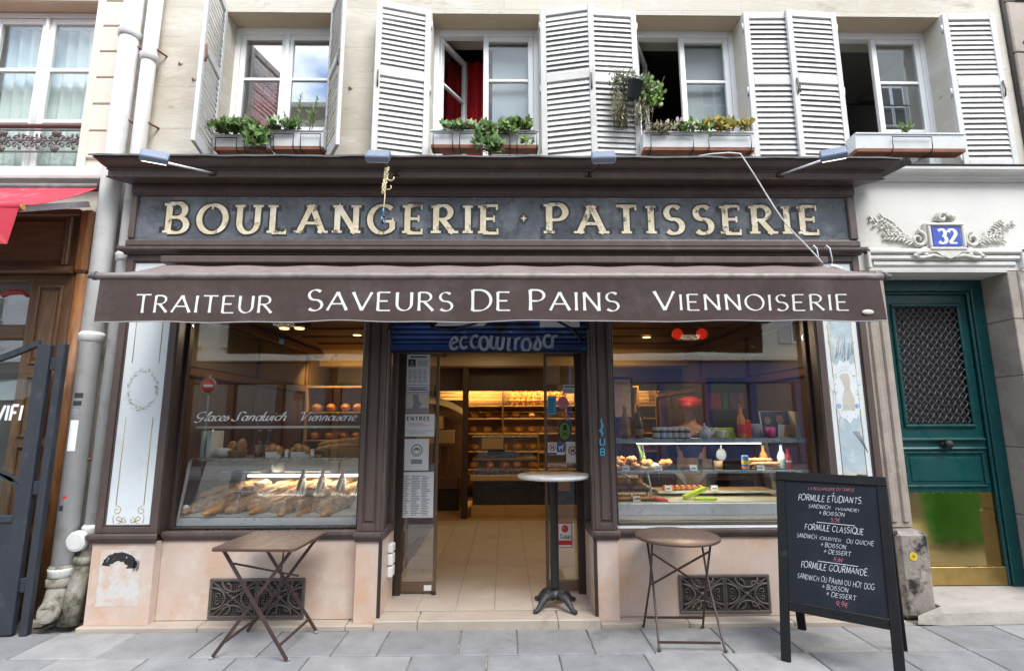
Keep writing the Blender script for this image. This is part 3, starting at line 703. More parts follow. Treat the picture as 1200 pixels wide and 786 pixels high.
def blotch(cx, cz, hw, hh, y, seed, n=44, amp=.22):
    r2 = random.Random(seed); off = r2.random()*50; pts = []
    for i in range(n):
        a = 2*pi*i/n; q = max(abs(cos(a))/hw, abs(sin(a))/hh); rr = 1/q
        k = 1 - amp*(.5+.5*mnoise.noise(Vector((cos(a)*2.3+off, sin(a)*2.3, off)))) - .05*r2.random()
        pts.append((cx + rr*cos(a)*k, cz + rr*sin(a)*k))
    g = MB(); g.plate(pts, y, y+.0016); return g
cx = 2.826
part(gr, 'print_layer', blotch(cx-.005, 2.25, .120, .30, .0202, 1), 'blue_wash'); part(gr, 'print_layer', blotch(cx+.005, 1.33, .118, .30, .0202, 2), 'blue_wash')
part(gr, 'print_layer', blotch(cx, .95, .105, .19, .0199, 3, amp=.08), 'beige_wash'); part(gr, 'print_layer', blotch(cx, 2.60, .10, .12, .0199, 13, amp=.08), 'beige_wash')
b = MB(); pts = [(cx + .125*(1+.09*sin(9*2*pi*i/72)+.03*sin(23*i))*cos(2*pi*i/72), 1.78 + .25*(1+.07*sin(11*2*pi*i/72))*sin(2*pi*i/72)) for i in range(72)]
b.plate(pts, .0186, .0200); part(gr, 'print_layer', b, 'white_glass')
b = MB(); b.plate([(cx-.045,1.62),(cx+.05,1.62),(cx+.062,1.70),(cx+.03,1.80),(cx+.04,1.86),(cx+.03,1.92),(cx-.02,1.925),(cx-.05,1.90),(cx-.03,1.86),(cx-.015,1.80),(cx-.04,1.72)], .0178, .0188); part(gr, 'print_figure', b, 'beige_wash')
b = MB(); rg = random.Random(8)
for i in range(46):
    a = rg.uniform(0, 2*pi); rr = rg.uniform(.72, .95); r = rg.uniform(.003, .009)
    b.plate([(cx+.118*rr*cos(a)+r*cos(q*2*pi/6), 1.78+.24*rr*sin(a)+r*sin(q*2*pi/6)) for q in range(6)], .0176-.0002*(i%3), .0190)
part(gr, 'print_flowers', b, 'sage_print')
b = MB()
for s in (-1, 1): b.plate([(cx+s*.075+.02*cos(q*2*pi/9), 1.655+.022*sin(q*2*pi/9)) for q in range(9)], .0172, .0188)
part(gr, 'print_flowers', b, 'p_softblue')
b = MB()
for i in range(9):
    x = cx-.06+.018*i; b.tube([(x, .0190, 2.05+.03*sin(i)), (x+.03+.01*sin(i*3), .0190, 2.20+.04*sin(i*2))], .002, 4)
for i in range(5):
    b.tube([(cx+.02+.012*i, .0190, 1.45), (cx+.10+.006*i, .0190, 1.33-.012*i)], .002, 4)
part(gr, 'print_leaves', b, 'p_grey')
# peeling poster on the left pier
rg = random.Random(11); pts = []
for (x0, z0), (x1, z1) in zip([(-3.10,.575),(-2.80,.572),(-2.79,.17),(-3.105,.165)], [(-2.80,.572),(-2.79,.17),(-3.105,.165),(-3.10,.575)]):
    for i in range(10): pts.append((x0+(x1-x0)*i/10+rg.uniform(-.006,.006), z0+(z1-z0)*i/10+rg.uniform(-.007,.007)))
mat('old_poster', (.62,.60,.57), .9, .06, 9, dirt=((.58,.42,.33), .42, .62, 9)); mat('poster_black', (.02,.02,.022), .8, .1, 9, dirt=((.6,.58,.55), .60, .68, 30))
b = MB(); b.plate(pts, -.0016, .001); pr = part(SF, 'poster_remnant', b, 'old_poster', 'torn white poster remnant with a black shape')
b = MB(); pts = []
for i in range(26): a = pi*(1.02 - 1.12*i/25); k = 1+rg.uniform(-.04,.05); pts.append((-2.955+.128*k*cos(a), .468+.088*k*sin(a)))
for i in range(18): a = pi*(-.06 + 1.0*i/17); k = 1+rg.uniform(-.14,.10); pts.append((-2.965+.070*k*cos(a), .445+.045*k*sin(a)))
b.plate(pts, -.0026, -.0012); 
for i in range(6): x = -2.85+.008*i; b.plate([(x,.50-.012*(i%3)),(x+.005,.505-.01*(i%2)),(x+.005,.41+.015*(i%3)),(x,.42)], -.0026, -.0012)
part(pr, 'printed_shape', b, 'poster_black')
# cast iron vent grilles
def grille(x0, x1, z0, z1, y):
    fr = MB(); t = .022
    fr.box(x0, x1, y-.016, y+.004, z0, z0+t, .004); fr.box(x0, x1, y-.016, y+.004, z1-t, z1, .004)
    fr.box(x0, x0+t, y-.0155, y+.004, z0+t, z1-t, .004); fr.box(x1-t, x1, y-.0155, y+.004, z0+t, z1-t, .004)
    xm = (x0+x1)/2; fr.box(xm-.014, xm-.002, y-.0155, y+.004, z0+t, z1-t, .003); fr.box(xm+.002, xm+.014, y-.0155, y+.004, z0+t, z1-t, .003)
    f = part(SF, 'vent_grille', fr, 'iron', 'cast iron vent grille with scrolls')
    v = MB(); v.box(x0+t, x1-t, y-.002, y+.003, z0+t, z1-t); part(f, 'backing', v, 'void')
    s = MB()
    for a, b in ((x0+t, xm-.014), (xm+.014, x1-t)):
        cx, cz, hw, hh = (a+b)/2, (z0+z1)/2, (b-a)/2, (z1-z0)/2-t
        yy = y-.009
        s.bar((a, yy, cz-hh), (b, yy, cz+hh), .010, .009, (0,1,0)); s.bar((a, yy+.001, cz+hh), (b, yy+.001, cz-hh), .010, .009, (0,1,0))
        s.lathe([(0,-.016),(.014,-.012),(.018,-.004)], (cx, y-.001, cz), 10, axis='y')
        for k in (-1, 1):
            for q in (-1, 1):
                s.tube(spiral(cx+k*hw*.33, cz+q*hh*.55, hh*.36, q*pi/2*-1 + (pi if k<0 else 0), .95*q*k, yy), .0075, 5)
            pts = [(cx+k*hw*(1-.62*sin(pi*i/12)), yy, cz-hh*.62*cos(pi*i/12)) for i in range(13)]; s.tube(pts, .0085, 5)
            pts = [(cx-hw*.55*cos(pi*i/12), yy+.0005, cz+k*hh*(1-.60*sin(pi*i/12))) for i in range(13)]; s.tube(pts, .0085, 5)
            s.tube(spiral(cx+k*hw*.74, cz+.022, .022, 0, .9, yy, -k), .0045, 5); s.tube(spiral(cx+k*hw*.74, cz-.022, .022, 0, -.9, yy, -k), .0045, 5)
        for i in range(-9, 10):      # fine mesh behind the scrolls
            x = cx+i*hw/9.5; s.box(x-.0014, x+.0014, y-.004, y-.0025, cz-hh, cz+hh)
        for i in range(-7, 8):
            z = cz+i*hh/7.5; s.box(a, b, y-.0036, y-.0021, z-.0014, z+.0014)
    part(f, 'scrollwork', s, 'iron')
grille(-2.295, -1.557, .045, .338, .085); grille(1.37, 2.09, .052, .34, .085)
# shop windows
def shop_window(x0, x1, z0, z1, y, nm):
    for a, b, c, d in ((x0-.03, x0+.012, z0, z1), (x1-.012, x1+.03, z0, z1)): P_('window_frame', 'brown_dark', lambda g: g.box(a, b, y-.03, y+.03, c, d, .005))
    P_('window_frame', 'brown_dark', lambda g: g.box(x0+.013, x1-.013, y-.029, y+.03, z1-.04, z1, .004))
    P_('window_frame', 'brown_dark', lambda g: g.box(x0+.013, x1-.013, y-.029, y+.03, z0, z0+.012, .004))
    return P_('window_pane', 'shop_glass', lambda g: g.box(x0+.0125, x1-.0125, y-.004, y+.004, z0+.0125, z1-.0405))
wpl = shop_window(-2.672, -1.185, .696, 2.55, .15, 'l'); wpr = shop_window(.912, 2.588, .707, 2.55, .15, 'r')
for x, s in ((-2.70, 1), (2.612, -1)):     # deep dark reveals at the outer sides
    P_('reveal', 'brown_dark', lambda g: g.box(x, x+s*.014, .005, .12, .695, 2.55, .003))
part(wpl, 'lettering', letters('{laces', wall_text(-2.575, 1.552, .1455), .072, .275, .13, .045, rad(35), .02, slant=.35), 'chalk_white', 'white script lettering on the glass')
part(wpl, 'lettering', letters('}andwich', wall_text(-2.275, 1.552, .1455), .072, .455, .13, .045, rad(35), .02, slant=.35), 'chalk_white')
part(wpl, 'lettering', letters('|iennoiserie', wall_text(-1.715, 1.550, .1455), .072, .47, .13, .045, rad(35), .02, slant=.35), 'chalk_white')
b = MB(); c0 = (-1.898, 2.215)
for k in range(6):
    a = k*pi/3 + .2; q = MB(); b.plate([(c0[0]+.004*cos(a+1.5), c0[1]+.004*sin(a+1.5)), (c0[0]+.018*cos(a-.25), c0[1]+.018*sin(a-.25)), (c0[0]+.030*cos(a), c0[1]+.030*sin(a)), (c0[0]+.018*cos(a+.25), c0[1]+.018*sin(a+.25))], .1440+.0001*k, .1458)
part(wpl, 'snowflake_sticker', b, 'p_cyan')
# transom beam, frieze and upper mouldings
P_('transom', 'brown_paint', lambda g: g.box(-2.695, 2.608, .012, .24, 2.552, 2.93, .004))
P_('mould', 'brown_paint', lambda g: g.prism([(.03,2.932),(-.01,2.932),(-.016,2.945),(-.05,2.955),(-.062,2.965),(-.062,2.988),(.03,2.988)], -3.19, 3.05, .6, .6))
P_('sign_back', 'brown_paint', lambda g: g.box(-3.165, 3.032, .0, .22, 2.989, 3.60))
sb = P_('sign_board', 'sign_glass', lambda g: g.box(-3.118, -.086, -.020, .001, 3.066, 3.442), 'dark glass sign panel with gilt lettering')
sb2 = P_('sign_board', 'sign_glass', lambda g: g.box(-.082, 2.966, -.020, .001, 3.066, 3.442))
for a, b, c, d in ((-3.165, 3.032, 2.992, 3.062), (-3.165, 3.032, 3.446, 3.54)):
    P_('sign_frame', 'brown_paint', lambda g: g.prism([(.0,c),(-.045,c+.004),(-.050,c+.012),(-.050,d-.02),(-.036,d-.012),(-.030,d),(.0,d)] if c < 3.2 else [(.0,c),(-.030,c),(-.036,c+.012),(-.050,c+.02),(-.050,d),(.0,d)], a, b))
for a, b in ((-3.164, -3.116), (2.964, 3.031)): P_('sign_frame', 'brown_paint', lambda g: g.box(a, b, -.046, .0, 3.063, 3.4455, .008))
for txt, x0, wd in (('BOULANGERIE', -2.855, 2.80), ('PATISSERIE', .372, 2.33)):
    for k, (gw, mm, yy) in enumerate(((.13, 'sign_halo', -.0215), (0.0, 'sign_letter', -.0245))):  # wider black copy behind the gilt letters is their dark worn outline
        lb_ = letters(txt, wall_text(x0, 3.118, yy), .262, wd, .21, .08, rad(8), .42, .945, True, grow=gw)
        part(sb if x0 < 0 else sb2, 'lettering' if k else 'lettering_outline', lb_, mm)
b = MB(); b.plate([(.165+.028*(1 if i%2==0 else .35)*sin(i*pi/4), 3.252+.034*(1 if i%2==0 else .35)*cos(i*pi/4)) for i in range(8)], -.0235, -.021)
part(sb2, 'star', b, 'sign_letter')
b = MB(); b.plate([(.165+.05*sin(i*pi/2), 3.252+.058*cos(i*pi/2)) for i in range(4)], -.0215, -.0198); part(sb2, 'star_backing', b, 'sign_halo')  # dark diamond of the sign's own colour behind the star
# main cornice
P_('cornice', 'brown_paint', lambda g: g.prism([(.1,3.545),(-.052,3.545),(-.10,3.541),(-.176,3.534),(-.188,3.536),(-.192,3.543),(-.188,3.550),(-.180,3.552),(-.180,3.598),(-.190,3.602),(-.195,3.609),(-.190,3.616),(-.202,3.620),(-.225,3.630),(-.248,3.646),(-.262,3.658),(-.275,3.660),(-.278,3.666),(-.278,3.678),(.1,3.678)], -3.175, 3.042, .58, .84))
b = MB(); b.grid(lambda u, v: (-3.362+u*6.65, -.300+v*.49, 3.682+v*.045+.003*sin(u*61)+.002*sin(u*143)), 90, 3)
b.grid(lambda u, v: (-3.362+u*6.65, -.3005+.002*sin(u*90), 3.682+.003*sin(u*61)+.002*sin(u*143)-.015*v), 90, 1)
b.grid(lambda u, v: (3.288+.08*u, -.300+v*.43, 3.682+v*.045-.05*u*u), 3, 3)
part(SF, 'lead_flashing', b, 'lead')
# roller shutter over the door, with graffiti
mat('shutter_spray', (.02,.055,.20), .45, .5, 3, stretch=(1,1,1.4), dirt=((.10,.22,.42), .55, .75, 4), dirt2=((.012,.014,.018), .57, .66, 2.6))
b = MB()
n = 9
for i in range(n):
    z0 = 2.19 + i*.045
    b.grid(lambda u, v: (-.968+u*1.676, .13-.012*sin(pi*v), z0+.045*v), 1, 6)
rs = part(SF, 'roller_shutter', b, 'shutter_spray', 'roller shutter rolled up over the door, sprayed blue')
P_('bottom_bar', 'shutter_spray', lambda g: g.box(-.968, .708, .112, .145, 2.128, 2.1895, .006), None, rs)
P_('bottom_bar_edge', 'brown_dark', lambda g: g.box(-.968, .708, .108, .148, 2.112, 2.1275, .003), None, rs)
gm = letters('eccowiroscr', lambda u, v, d: (-.46+u, .1095-d*.0003, 2.14+v+.012*sin(u*9)), .185, .93, .15, .11, rad(20), .10, jit=.12)
part(rs, 'graffiti', gm, 'p_spray', 'pale sprayed graffiti letters')
gm = MB()
gm.tube([(-.70, .1085, 2.46), (-.62, .1085, 2.33), (-.45, .1085, 2.31), (-.25, .1085, 2.36), (-.1, .1085, 2.46)], .013, 5); part(rs, 'graffiti', gm, 'p_black'); gm = MB()
gm.tube([(.25, .1085, 2.44), (.42, .1085, 2.40), (.58, .1085, 2.31), (.66, .1085, 2.20)], .013, 5)
part(rs, 'graffiti', gm, 'p_black')
gm = MB(); gm.grid(lambda u, v: (-.60+u*.42+.03*sin(v*6), .1045, 2.34+v*.13*(1-.5*abs(u-.5))), 6, 4); gm.grid(lambda u, v: (.30+u*.34, .1045, 2.33+v*.12), 6, 4)
part(rs, 'graffiti', gm, 'far_white')
for x in (-.975, .700): P_('shutter_rail', 'brown_dark', lambda g: g.box(x, x+.016, .10, .155, .70, 2.55, .003))
P_('door_head', 'brown_dark', lambda g: g.box(-.97, .71, .30, .62, 2.175, 2.545))
P_('sensor', 'p_black', lambda g: g.box(-.225, -.115, .262, .302, 2.175, 2.215, .006))
# glazed sliding door leaves
def leaf(x0, x1, y, rail_l):
    b = MB(); b.box(x0, x1, y-.02, y+.02, .085, .165, .004); b.box(x0, x1, y-.02, y+.02, 2.135, 2.175, .004)
    b.box(x0, x0+.026, y-.0195, y+.0195, .165, 2.135, .003); b.box(x1-.026, x1, y-.0195, y+.0195, .165, 2.135, .003)
    d = part(SF, 'door_leaf', b, 'bronze_frame', 'glazed sliding door leaf in a bronze frame')
    b = MB(); b.box(x0+.026, x1-.026, y-.004, y+.004, .165, 2.135); part(d, 'pane', b, 'shop_glass')
    b = MB(); b.lathe([(.018,0),(.022,.01),(.02,.022)], (x1-.013 if rail_l else x0+.013, y-.03, .07), 10); part(d, 'roller', b, 'p_black')
    return d
dl = leaf(-.955, -.600, .555, True); dr = leaf(.362, .712, .575, False)
P_('door_post', 'brown_dark', lambda g: g.box(-.968, -.90, .50, .533, .07, 2.17, .004)); P_('door_post', 'brown_dark', lambda g: g.box(.640, .705, .50, .545, .07, 2.17, .004))
# notices stuck to the left leaf
def notice(name, leafp, x0, x1, z0, z1, y, m, label=None):
    b = MB(); b.box(x0, x1, y-.0012, y, z0, z1); return part(leafp, name, b, m, label)
def lines(par, x0, x1, z0, z1, y, n, m='ink_grey', hh=.35, seed=1, ragged=.3, cols=1):
    b = MB(); r2 = random.Random(seed); dz = (z1-z0)/n
    for i in range(n):
        for c in range(cols):
            a = x0+(x1-x0)*c/cols; e = a+(x1-x0)/cols*(.92 if cols > 1 else 1)
            b.box(a, e-(e-a)*ragged*r2.random(), y-.0008, y-.0002, z0+i*dz, z0+i*dz+dz*hh)
    return part(par, 'print', b, m)
Y1 = .5345
n1 = notice('notice', dl, -.900, -.688, 1.87, 2.150, Y1, 'paper', 'white printed notice with a small portrait photo')
lines(n1, -.885, -.705, 1.895, 2.02, Y1-.0014, 11, cols=4, seed=2); lines(n1, -.80, -.70, 2.045, 2.10, Y1-.0014, 6, seed=3)
b = MB(); b.box(-.888, -.82, Y1-.0022, Y1-.0014, 2.035, 2.105); ph = part(n1, 'print', b, 'p_navy'); b = MB(); b.plate([(-.854+.014*cos(i*pi/5), 2.078+.016*sin(i*pi/5)) for i in range(10)], Y1-.0030, Y1-.0024); b.plate([(-.882,2.036),(-.826,2.036),(-.835,2.058),(-.873,2.058)], Y1-.0030, Y1-.0024); part(n1, 'print', b, 'p_skin')
lines(n1, -.87, -.72, 2.122, 2.136, Y1-.0014, 1, 'ink', .8, ragged=0)
n2 = notice('notice', dl, -.898, -.690, 1.790, 1.866, Y1, 'paper'); lines(n2, -.895, -.693, 1.797, 1.862, Y1-.0014, 3, 'p_blue', .38, ragged=.05); lines(n2, -.86, -.72, 1.824, 1.845, Y1-.0014, 1, 'p_pink', .5)
n3 = notice('notice', dl, -.900, -.690, 1.615, 1.787, Y1, 'paper_warm')
b = MB(); b.plate([(-.84,1.78),(-.79,1.78),(-.78,1.72),(-.75,1.70),(-.81,1.62),(-.86,1.62),(-.83,1.70)], Y1-.0025, Y1-.0014); b.box(-.897, -.693, Y1-.0024, Y1-.0013, 1.617, 1.66); part(n3, 'print', b, 'p_grey')
n4 = notice('notice', dl, -.932, -.636, 1.405, 1.606, Y1-.003, 'paper', 'white notice reading ENTREE')
part(n4, 'print', letters('ENTREE', wall_text(-.885, 1.548, Y1-.0046), .034, .205, .2, .16, 0, .45), 'ink'); lines(n4, -.87, -.69, 1.50, 1.535, Y1-.0044, 2, 'p_pink', .3); lines(n4, -.925, -.645, 1.455, 1.461, Y1-.0044, 1, 'ink_grey', .5, ragged=0); lines(n4, -.86, -.70, 1.43, 1.45, Y1-.0044, 2, 'ink_grey', .3)
n5 = notice('notice', dl, -.900, -.682, 1.108, 1.385, Y1-.001, 'paper', 'white notice with a round dark face emblem')
b = MB(); cx_, cz_ = -.790, 1.285
ring = [(cx_+.052*cos(i*pi/16), cz_+.054*sin(i*pi/16)) for i in range(32)]; b.plate(ring, Y1-.0032, Y1-.0024); b.box(cx_-.05, cx_+.05, Y1-.0032, Y1-.0024, 1.165, 1.205); part(n5, 'print', b, 'p_grey')
b = MB(); b.plate([(cx_+.040*cos(i*pi/12), cz_+.042*sin(i*pi/12)) for i in range(24)], Y1-.0040, Y1-.0034); part(n5, 'print', b, 'paper')
b = MB(); b.plate([(cx_+.030*cos(i*pi/12), cz_-.004+.030*sin(i*pi/12)) for i in range(24)], Y1-.0048, Y1-.0042); part(n5, 'print', b, 'ink_grey')
b = MB(); b.plate([(cx_-.026,cz_),(cx_+.026,cz_),(cx_+.018,cz_-.024),(cx_,cz_-.03),(cx_-.018,cz_-.024)], Y1-.0056, Y1-.0050); part(n5, 'print', b, 'paper')
n6 = notice('notice', dl, -.935, -.632, .705, 1.095, Y1-.002, 'paper', 'white price list in small print'); lines(n6, -.92, -.65, .725, 1.07, Y1-.0034, 24, 'ink_grey', .42, seed=6, ragged=.5, cols=3)
b = MB(); b.box(-.70, -.635, Y1-.001, Y1, .10, .145); part(dl, 'label_sticker', b, 'p_white')
# stickers on the right leaf
Y2 = .5542
def disc(par, name, cx, cz, rx, rz, y, m, n=24):
    b = MB(); b.plate([(cx+rx*cos(i*2*pi/n), cz+rz*sin(i*2*pi/n)) for i in range(n)], y-.0010, y); return part(par, name, b, m)
s1 = notice('sticker', dr, .392, .474, 1.60, 1.765, Y2, 'p_cyan'); lines(s1, .40, .465, 1.62, 1.75, Y2-.0014, 6, 'p_navy', .4)
disc(dr, 'sticker', .535, 1.703, .053, .055, Y2, 'p_pink')
s2 = notice('sticker', dr, .537, .660, 1.79, 1.868, Y2, 'paper'); lines(s2, .545, .65, 1.80, 1.835, Y2-.0014, 3, 'p_blue', .4); lines(s2, .545, .65, 1.845, 1.862, Y2-.0014, 1, 'p_navy', .7, ragged=0)
s3 = disc(dr, 'sticker', .548, 1.448, .062, .094, Y2, 'p_black'); disc(s3, 'print', .548, 1.448, .050, .080, Y2-.0014, 'p_green')
b = MB(); b.box(.532, .566, Y2-.0034, Y2-.0026, 1.455, 1.505); b.bar((.52,Y2-.0032,1.405),(.575,Y2-.0032,1.44),.008,.001,(0,1,0)); b.bar((.576,Y2-.0036,1.405),(.521,Y2-.0036,1.44),.008,.001,(0,1,0)); part(s3, 'print', b, 'ink')
s4 = notice('sticker', dr, .392, .546, 1.238, 1.348, Y2-.001, 'paper'); b = MB(); b.box(.472, .545, Y2-.0026, Y2-.0016, 1.262, 1.347); b.box(.393, .470, Y2-.0026, Y2-.0016, 1.240, 1.258); part(s4, 'print', b, 'p_blue')
def nosign(par, cx, cz, r, y):
    disc(par, 'print', cx, cz, r, r, y, 'p_red'); disc(par, 'print', cx, cz, r*.78, r*.78, y-.0012, 'p_white')
    b = MB(); b.box(cx-r*.4, cx+r*.4, y-.0034, y-.0026, cz-r*.2, cz+r*.15); b.box(cx+r*.2, cx+r*.45, y-.0036, y-.0024, cz+r*.1, cz+r*.4); b.box(cx-r*.4, cx-r*.25, y-.0036, y-.0024, cz-r*.5, cz-r*.1); b.box(cx+r*.2, cx+r*.35, y-.0037, y-.0024, cz-r*.5, cz-r*.1); part(par, 'print', b, 'ink')
    b = MB(); b.bar((cx-r*.62, y-.0044, cz+r*.62), (cx+r*.62, y-.0044, cz-r*.62), r*.16, .001, (0,1,0)); part(par, 'print', b, 'p_red')
nosign(s4, .432, 1.304, .034, Y2-.0024); b = MB(); b.box(.49, .53, Y2-.0036, Y2-.0028, 1.295, 1.315); b.box(.522, .536, Y2-.0036, Y2-.0028, 1.31, 1.33); b.box(.492, .50, Y2-.0036, Y2-.0028, 1.275, 1.297); b.box(.520, .528, Y2-.0036, Y2-.0028, 1.275, 1.297); part(s4, 'print', b, 'p_white')
s5 = notice('sticker', dr, .556, .678, 1.168, 1.352, Y2-.001, 'paper'); nosign(s5, .615, 1.275, .040, Y2-.0024)
s6 = notice('sticker', dr, .468, .596, .440, .650, Y2, 'p_red', 'white and red sticker with a red ball reading Ticket'); b = MB(); b.box(.476, .588, Y2-.0022, Y2-.0012, .502, .643); b.box(.476, .588, Y2-.0022, Y2-.0012, .447, .462); part(s6, 'print', b, 'p_white')
disc(s6, 'print', .532, .600, .030, .032, Y2-.0026, 'p_red'); disc(s6, 'print', .522, .610, .009, .009, Y2-.0040, 'p_pink')
b = letters('Ticket', wall_text(.484, .517, Y2-.0030), .034, .095, .2, .16, 0, .2, slant=.1); part(s6, 'print', b, 'ink')
s7 = notice('sticker', dr, .487, .592, .915, 1.04, Y2+.06, 'p_orange')
# small white switch boxes on the left door jamb
for z0, z1 in ((.482, .548), (.385, .470), (.292, .372)): P_('switch_box', 'p_white', lambda g: g.box(-.957, -.915, .23, .33, z0, z1, .006))
# ================================================================ awning
AW = thing('awning', 'long brown canvas awning with white lettering over the bakery windows', 'awning', (-.07, -.1, 2.4))
AX0, AX1 = -2.85, 2.70
b = MB(); b.box(-2.785, 2.665, -.17, .0, 2.815, 2.872, .006); part(AW, 'cassette', b, 'brown_paint')
b = MB(); b.grid(lambda u, v: (AX0+.06+u*(AX1-AX0-.12), -.13-v*.57, 2.80-v*.225 - .018*sin(pi*v) + .010*v*(1-v)*4*sin(u*27)+.006*sin(u*63)*(1-v)), 120, 8)
b.grid(lambda u, v: (AX0+.06+u*(AX1-AX0-.12), -.13-v*.57, 2.797-v*.225 - .018*sin(pi*v) + .010*v*(1-v)*4*sin(u*27)+.006*sin(u*63)*(1-v)), 120, 8)
part(AW, 'canopy', b, 'canvas_roof')
b = MB(); zb = lambda x: 2.552 + .002*(x/2.7)
b.tube([(AX0+i*(AX1-AX0)/40, -.70, zb(AX0)+.0035*sin(i*1.3)*(i % 7 == 3)) for i in range(41)], .026, 12); part(AW, 'front_bar', b, 'bar_metal')
b = MB()
for x, s in ((AX0, -1), (AX1, 1)): b.tube([(x, -.70, 2.553), (x+s*.022, -.70, 2.553)], .031, 12); b.tube([(x+s*.022, -.70, 2.553), (x+s*.055, -.70, 2.551)], .017, 10)
part(AW, 'end_cap', b, 'lead')
def vy(x, z):          # soft folds of the hanging valance
    t = (2.54-z)/.32
    return -.712 - .012*t*sin(x*5.1+.6) - .007*t*sin(x*11.3+2) - .012*t - .003*sin(x*2.3)*sin(z*17+x*3)
VZ0 = 2.222
b = MB()
hem = lambda x: VZ0 + .007*(x+2.8)/5.5 + .004*sin(x*4.0) + .003*sin(x*9.7)
b.grid(lambda u, v: (AX0+.035+u*5.48, vy(AX0+.035+u*5.48, hem(AX0+.035+u*5.48)+v*.318), hem(AX0+.035+u*5.48)+v*.318), 160, 8)
b.grid(lambda u, v: (AX0+.035+u*5.48, vy(AX0+.035+u*5.48, hem(AX0+.035+u*5.48)+v*.318)+.003, hem(AX0+.035+u*5.48)+v*.318), 160, 8)
vl = part(AW, 'valance', b, 'canvas')
b = MB(); b.tube([(AX0+.035+i*5.48/120, vy(AX0+.035+i*5.48/120, VZ0)+.001, hem(AX0+.035+i*5.48/120)-.002) for i in range(121)], .0038, 5); part(vl, 'hem', b, 'canvas_hem')
def vplace(x0, z0): return lambda u, v, d: (x0+u, vy(x0+u, z0+v)-.0016-d*.00022, z0+v)
for txt, x0, z0, h, wd, sm in (('TRAITEUR', -2.545, 2.285, .128, .935, .94), ('SAVEURS DE PAINS', -1.365, 2.300, .148, 2.165, .885), ('VIENNOISERIE', 1.05, 2.302, .136, 1.365, .83)):
    hs = wd/text_width(txt, .22, sm, .55); off = 0
    for word in txt.split(' '):
        ww = text_width(word, .22, sm, .55)*hs
        part(vl, 'lettering', letters(word, vplace(x0+off, z0), h, ww, .128, .042, rad(20), .22, sm, False, flare=.25), 'awning_letter', 'white capital lettering'); off += ww + (.22+.55)*hs
b = MB(); b.ball((2.545, vy(2.545, 2.29)-.004, 2.287), (.042, .008, .018), 20, 8); part(vl, 'badge', b, 'paper_warm')

# ================================================================ floodlights on the cornice
def flood(x, zh, lab, turn, face):
    t = thing('floodlight', lab, 'floodlight', (x, -.20, 3.56), group='floodlights on the cornice')
    b = MB(); b.box(x-.03, x+.03, -.196, -.181, 3.556, 3.592, .003); part(t, 'bracket', b, 'brown_dark')
    e = Vector((x+turn*.06, -.66, zh+.02))
    b = MB(); b.tube([(x, -.19, 3.574), tuple(e)], .009, 8); part(t, 'arm', b, 'aluminium' if face else 'iron_black')
    R = Euler((rad(52), 0, rad(-turn*26)), 'XYZ').to_matrix().to_4x4(); R.translation = e + Vector((turn*.02, -.10, -.005))
    b = MB(); b.box(-.086, .086, -.054, .054, -.024, .024, .008); h = MB(); h.join(b, R); hd = part(t, 'head', h, 'flood_case')
    b = MB(); b.box(-.074, .074, -.045, .045, -.029, -.0245); h = MB(); h.join(b, R); part(hd, 'lamp_glass', h, 'flood_glow' if face else 'china')
mat('flood_case', (.17,.20,.26), .35, .06, 9, metal=.35)
flood(-2.42, 3.40, 'blue grey floodlight with its lamp lit above the letter O of the sign', -1, True)
flood(-.90, 3.41, 'blue grey floodlight with a yellow garland hanging from it', -.1, False)
flood(.705, 3.41, 'blue grey floodlight above the letters PA of the sign', .15, False)
flood(2.32, 3.44, 'pale floodlight on a dark arm nearest the cornice end by number 32', 1, True)
# garland hanging from the second floodlight, loose cable at the right
t = thing('garland', 'knotted yellow and green garland remnant dangling over the sign', 'garland', (-.86, -.72, 2.98))
rg = random.Random(2); b = MB()
for k in range(3):
    b.tube([(-.85+.012*sin(i*1.3+k*2)-.006*i/3, -.72+.008*cos(i*1.1+k), 3.36-i*.0185+.004*sin(k*2+i)) for i in range(12)], .006, 5)
b.tube([(-.845,-.72,3.27),(-.82,-.73,3.25),(-.80,-.73,3.262),(-.795,-.73,3.28)], .005, 5); b.tube([(-.85,-.72,3.19),(-.825,-.73,3.185),(-.812,-.73,3.20),(-.818,-.73,3.215)], .004, 5)
b.tube([(-.858,-.72,3.16),(-.862,-.72,3.09),(-.866,-.72,3.00)], .003, 5); part(t, 'cord', b, 'cream')
b = MB(); b.ball((-.868,-.72,2.955), (.014,.012,.030), 8, 6); b.ball((-.862,-.722,2.985), (.012,.010,.014), 8, 6); part(t, 'ornament', b, 'pot_black')
b = MB(); b.ball((-.874,-.726,2.965), (.007,.006,.020), 6, 5); b.ball((-.858,-.728,2.945), (.006,.006,.012), 6, 5); b.ball((-.866,-.724,3.03), (.006,.005,.018), 6, 5); part(t, 'foil', b, 'p_cyan')
b = MB(); pts = []
for i in range(31):
    u = i/30; pts.append((1.93+.60*u, -.325+.02*u, 3.690 - .925*u - .075*sin(pi*u) + .012*sin(u*9)))
b.tube([(1.55,-.24,3.70),(1.7,-.28,3.71),(1.84,-.31,3.706)] + pts, .0058, 6); solo('cable', b, 'pipe_white', 'slack white cable running from the cornice down to the awning end', 'cable')
b = MB()
for x in (2.60, 2.71): b.tube([(x,-.05,2.97),(x-.008,-.11,2.985),(x-.004,-.14,2.95),(x+.02,-.12,2.86),(x+.035,-.08,2.79)], .005, 6)
b.tube([(2.66,-.19,2.78),(2.69,-.20,2.775),(2.75,-.19,2.755)], .018, 6); solo('cable_loop', b, 'p_white', 'pair of thin wire loops and a connector at the right awning end', 'cable')
